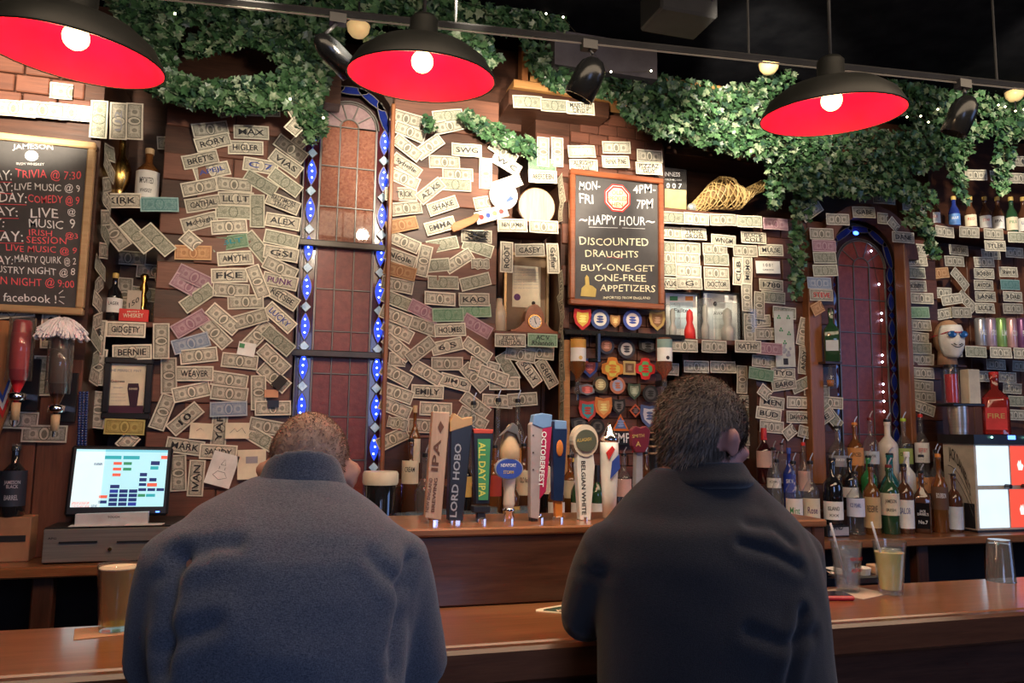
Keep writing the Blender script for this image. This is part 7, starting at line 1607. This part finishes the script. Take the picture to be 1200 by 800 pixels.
# ---- man in black ----
Y2_ = 1.46
secs2 = [(W(838, 800, Y2_).x, Y2_-.02, .80, .225, .16), (W(838, 800, Y2_).x, Y2_, .92, .225, .16), sec(Y2_, 800, 706, 966, .155), sec(Y2_, 740, 706, 960, .15), sec(Y2_, 690, 704, 956, .145, .005), sec(Y2_, 650, 702, 950, .14, .01), sec(Y2_, 618, 712, 938, .13, .02), sec(Y2_, 594, 732, 920, .11, .03), sec(Y2_, 576, 752, 902, .092, .035), sec(Y2_, 560, 768, 888, .075, .035), sec(Y2_, 548, 778, 876, .06, .035)]
hc2 = W(826, 508, 1.50)
nk2 = [W(826, 580, Y2_+.02), W(826, 560, 1.47), W(824, 540, 1.48)]
sh2 = [tuple(W(722, 640, Y2_+.02)), tuple(W(925, 640, Y2_+.02))]
el2 = [tuple(W(684, 716, 1.60)), tuple(W(944, 790, 1.50))]
el2 = [(el2[0][0], 1.60, BARZ+.075), (el2[1][0], 1.52, 1.09)]
wr2 = [(el2[0][0]+.20, 1.86, BARZ+.045), (el2[1][0]-.08, 1.84, BARZ+.045)]
Yb2 = Y2_-.15
fl = lambda pts, w_, d: ([W(x, y, Yb2) for x, y in pts], w_, d)
folds2 = [fl([(712, 780), (706, 740), (706, 700), (716, 665)], .011, .014), fl([(880, 640), (915, 650), (950, 668)], .010, .007), fl([(895, 618), (925, 622), (945, 640)], .010, .006), fl([(690, 690), (715, 692), (740, 688)], .010, .006), fl([(880, 740), (920, 755), (960, 745)], .012, .006), fl([(740, 600), (830, 612), (920, 600)], .02, .004), fl([(925, 800), (935, 760), (948, 720)], .011, .010)]
rot2 = Matrix.Rotation(R(-74), 4, 'Z') @ Matrix.Rotation(R(-6), 4, 'X')
def hair2(t, HM, m): hair_cap(t, HM, m, lambda p: (p.z > -.062+.75*max(0, p.y+.02)) and p.y < .078 and not (abs(p.x) > .064 and p.z < .012 and p.y > -.035), .020, 17000, 2, lambda p: (-.1*p.x, -.9 if p.z > .08 else -.5, -.45-.4*max(0, min(1, (.10-p.z)/.08))), lift=1.05, thick=.0008, jit=.55)
HR2 = mat('brown_grey_hair', (.12, .085, .062), .75, col2=(.27, .21, .165), scale=50)
cn2 = W(826, 548, 1.48)
col2_ = collar([((cn2.x+.002, 1.485, cn2.z-.030), .090, .080, .016, -.006), ((cn2.x+.002, 1.485, cn2.z-.012), .082, .074, .013, -.006), ((cn2.x+.002, 1.485, cn2.z+.003), .078, .070, .009, -.004)])
pB, HM2 = person('man with thick grey brown hair seen from behind in a black sweater, elbow on bar', (secs2[0][0], Y2_, 0), secs2, nk2, hc2, rot2, 1.04, sh2, el2, wr2, KN2, SK2, .066, folds2, hair2, HR2, col2_)
# stools under both
def stool(x, y, label):
    t = thing('bar_stool', label, 'stool', (x, y, 0), 0, 'bar stools under the customers'); zs_ = .755
    MB().lathe([(.17, zs_-.045), (.19, zs_-.03), (.19, zs_-.012), (.17, zs_)], 26, (x, y, 0)).build('seat', BLK, t, True)
    for a in range(4):
        q = math.pi/4+a*math.pi/2; MB().tube([(x+.11*math.cos(q), y+.11*math.sin(q), zs_-.04), (x+.19*math.cos(q), y+.19*math.sin(q), 0)], .016, 8).build('leg', BWdz, t)
    MB().tube([(x+.165*math.cos(2*math.pi*k/20), y+.165*math.sin(2*math.pi*k/20), .25) for k in range(21)], .009, 6).build('foot_ring', CHR, t)
stool(secs1[0][0], Y1-.02, 'round bar stool under the man in blue'); stool(secs2[0][0], Y2_-.02, 'round bar stool under the man in black')
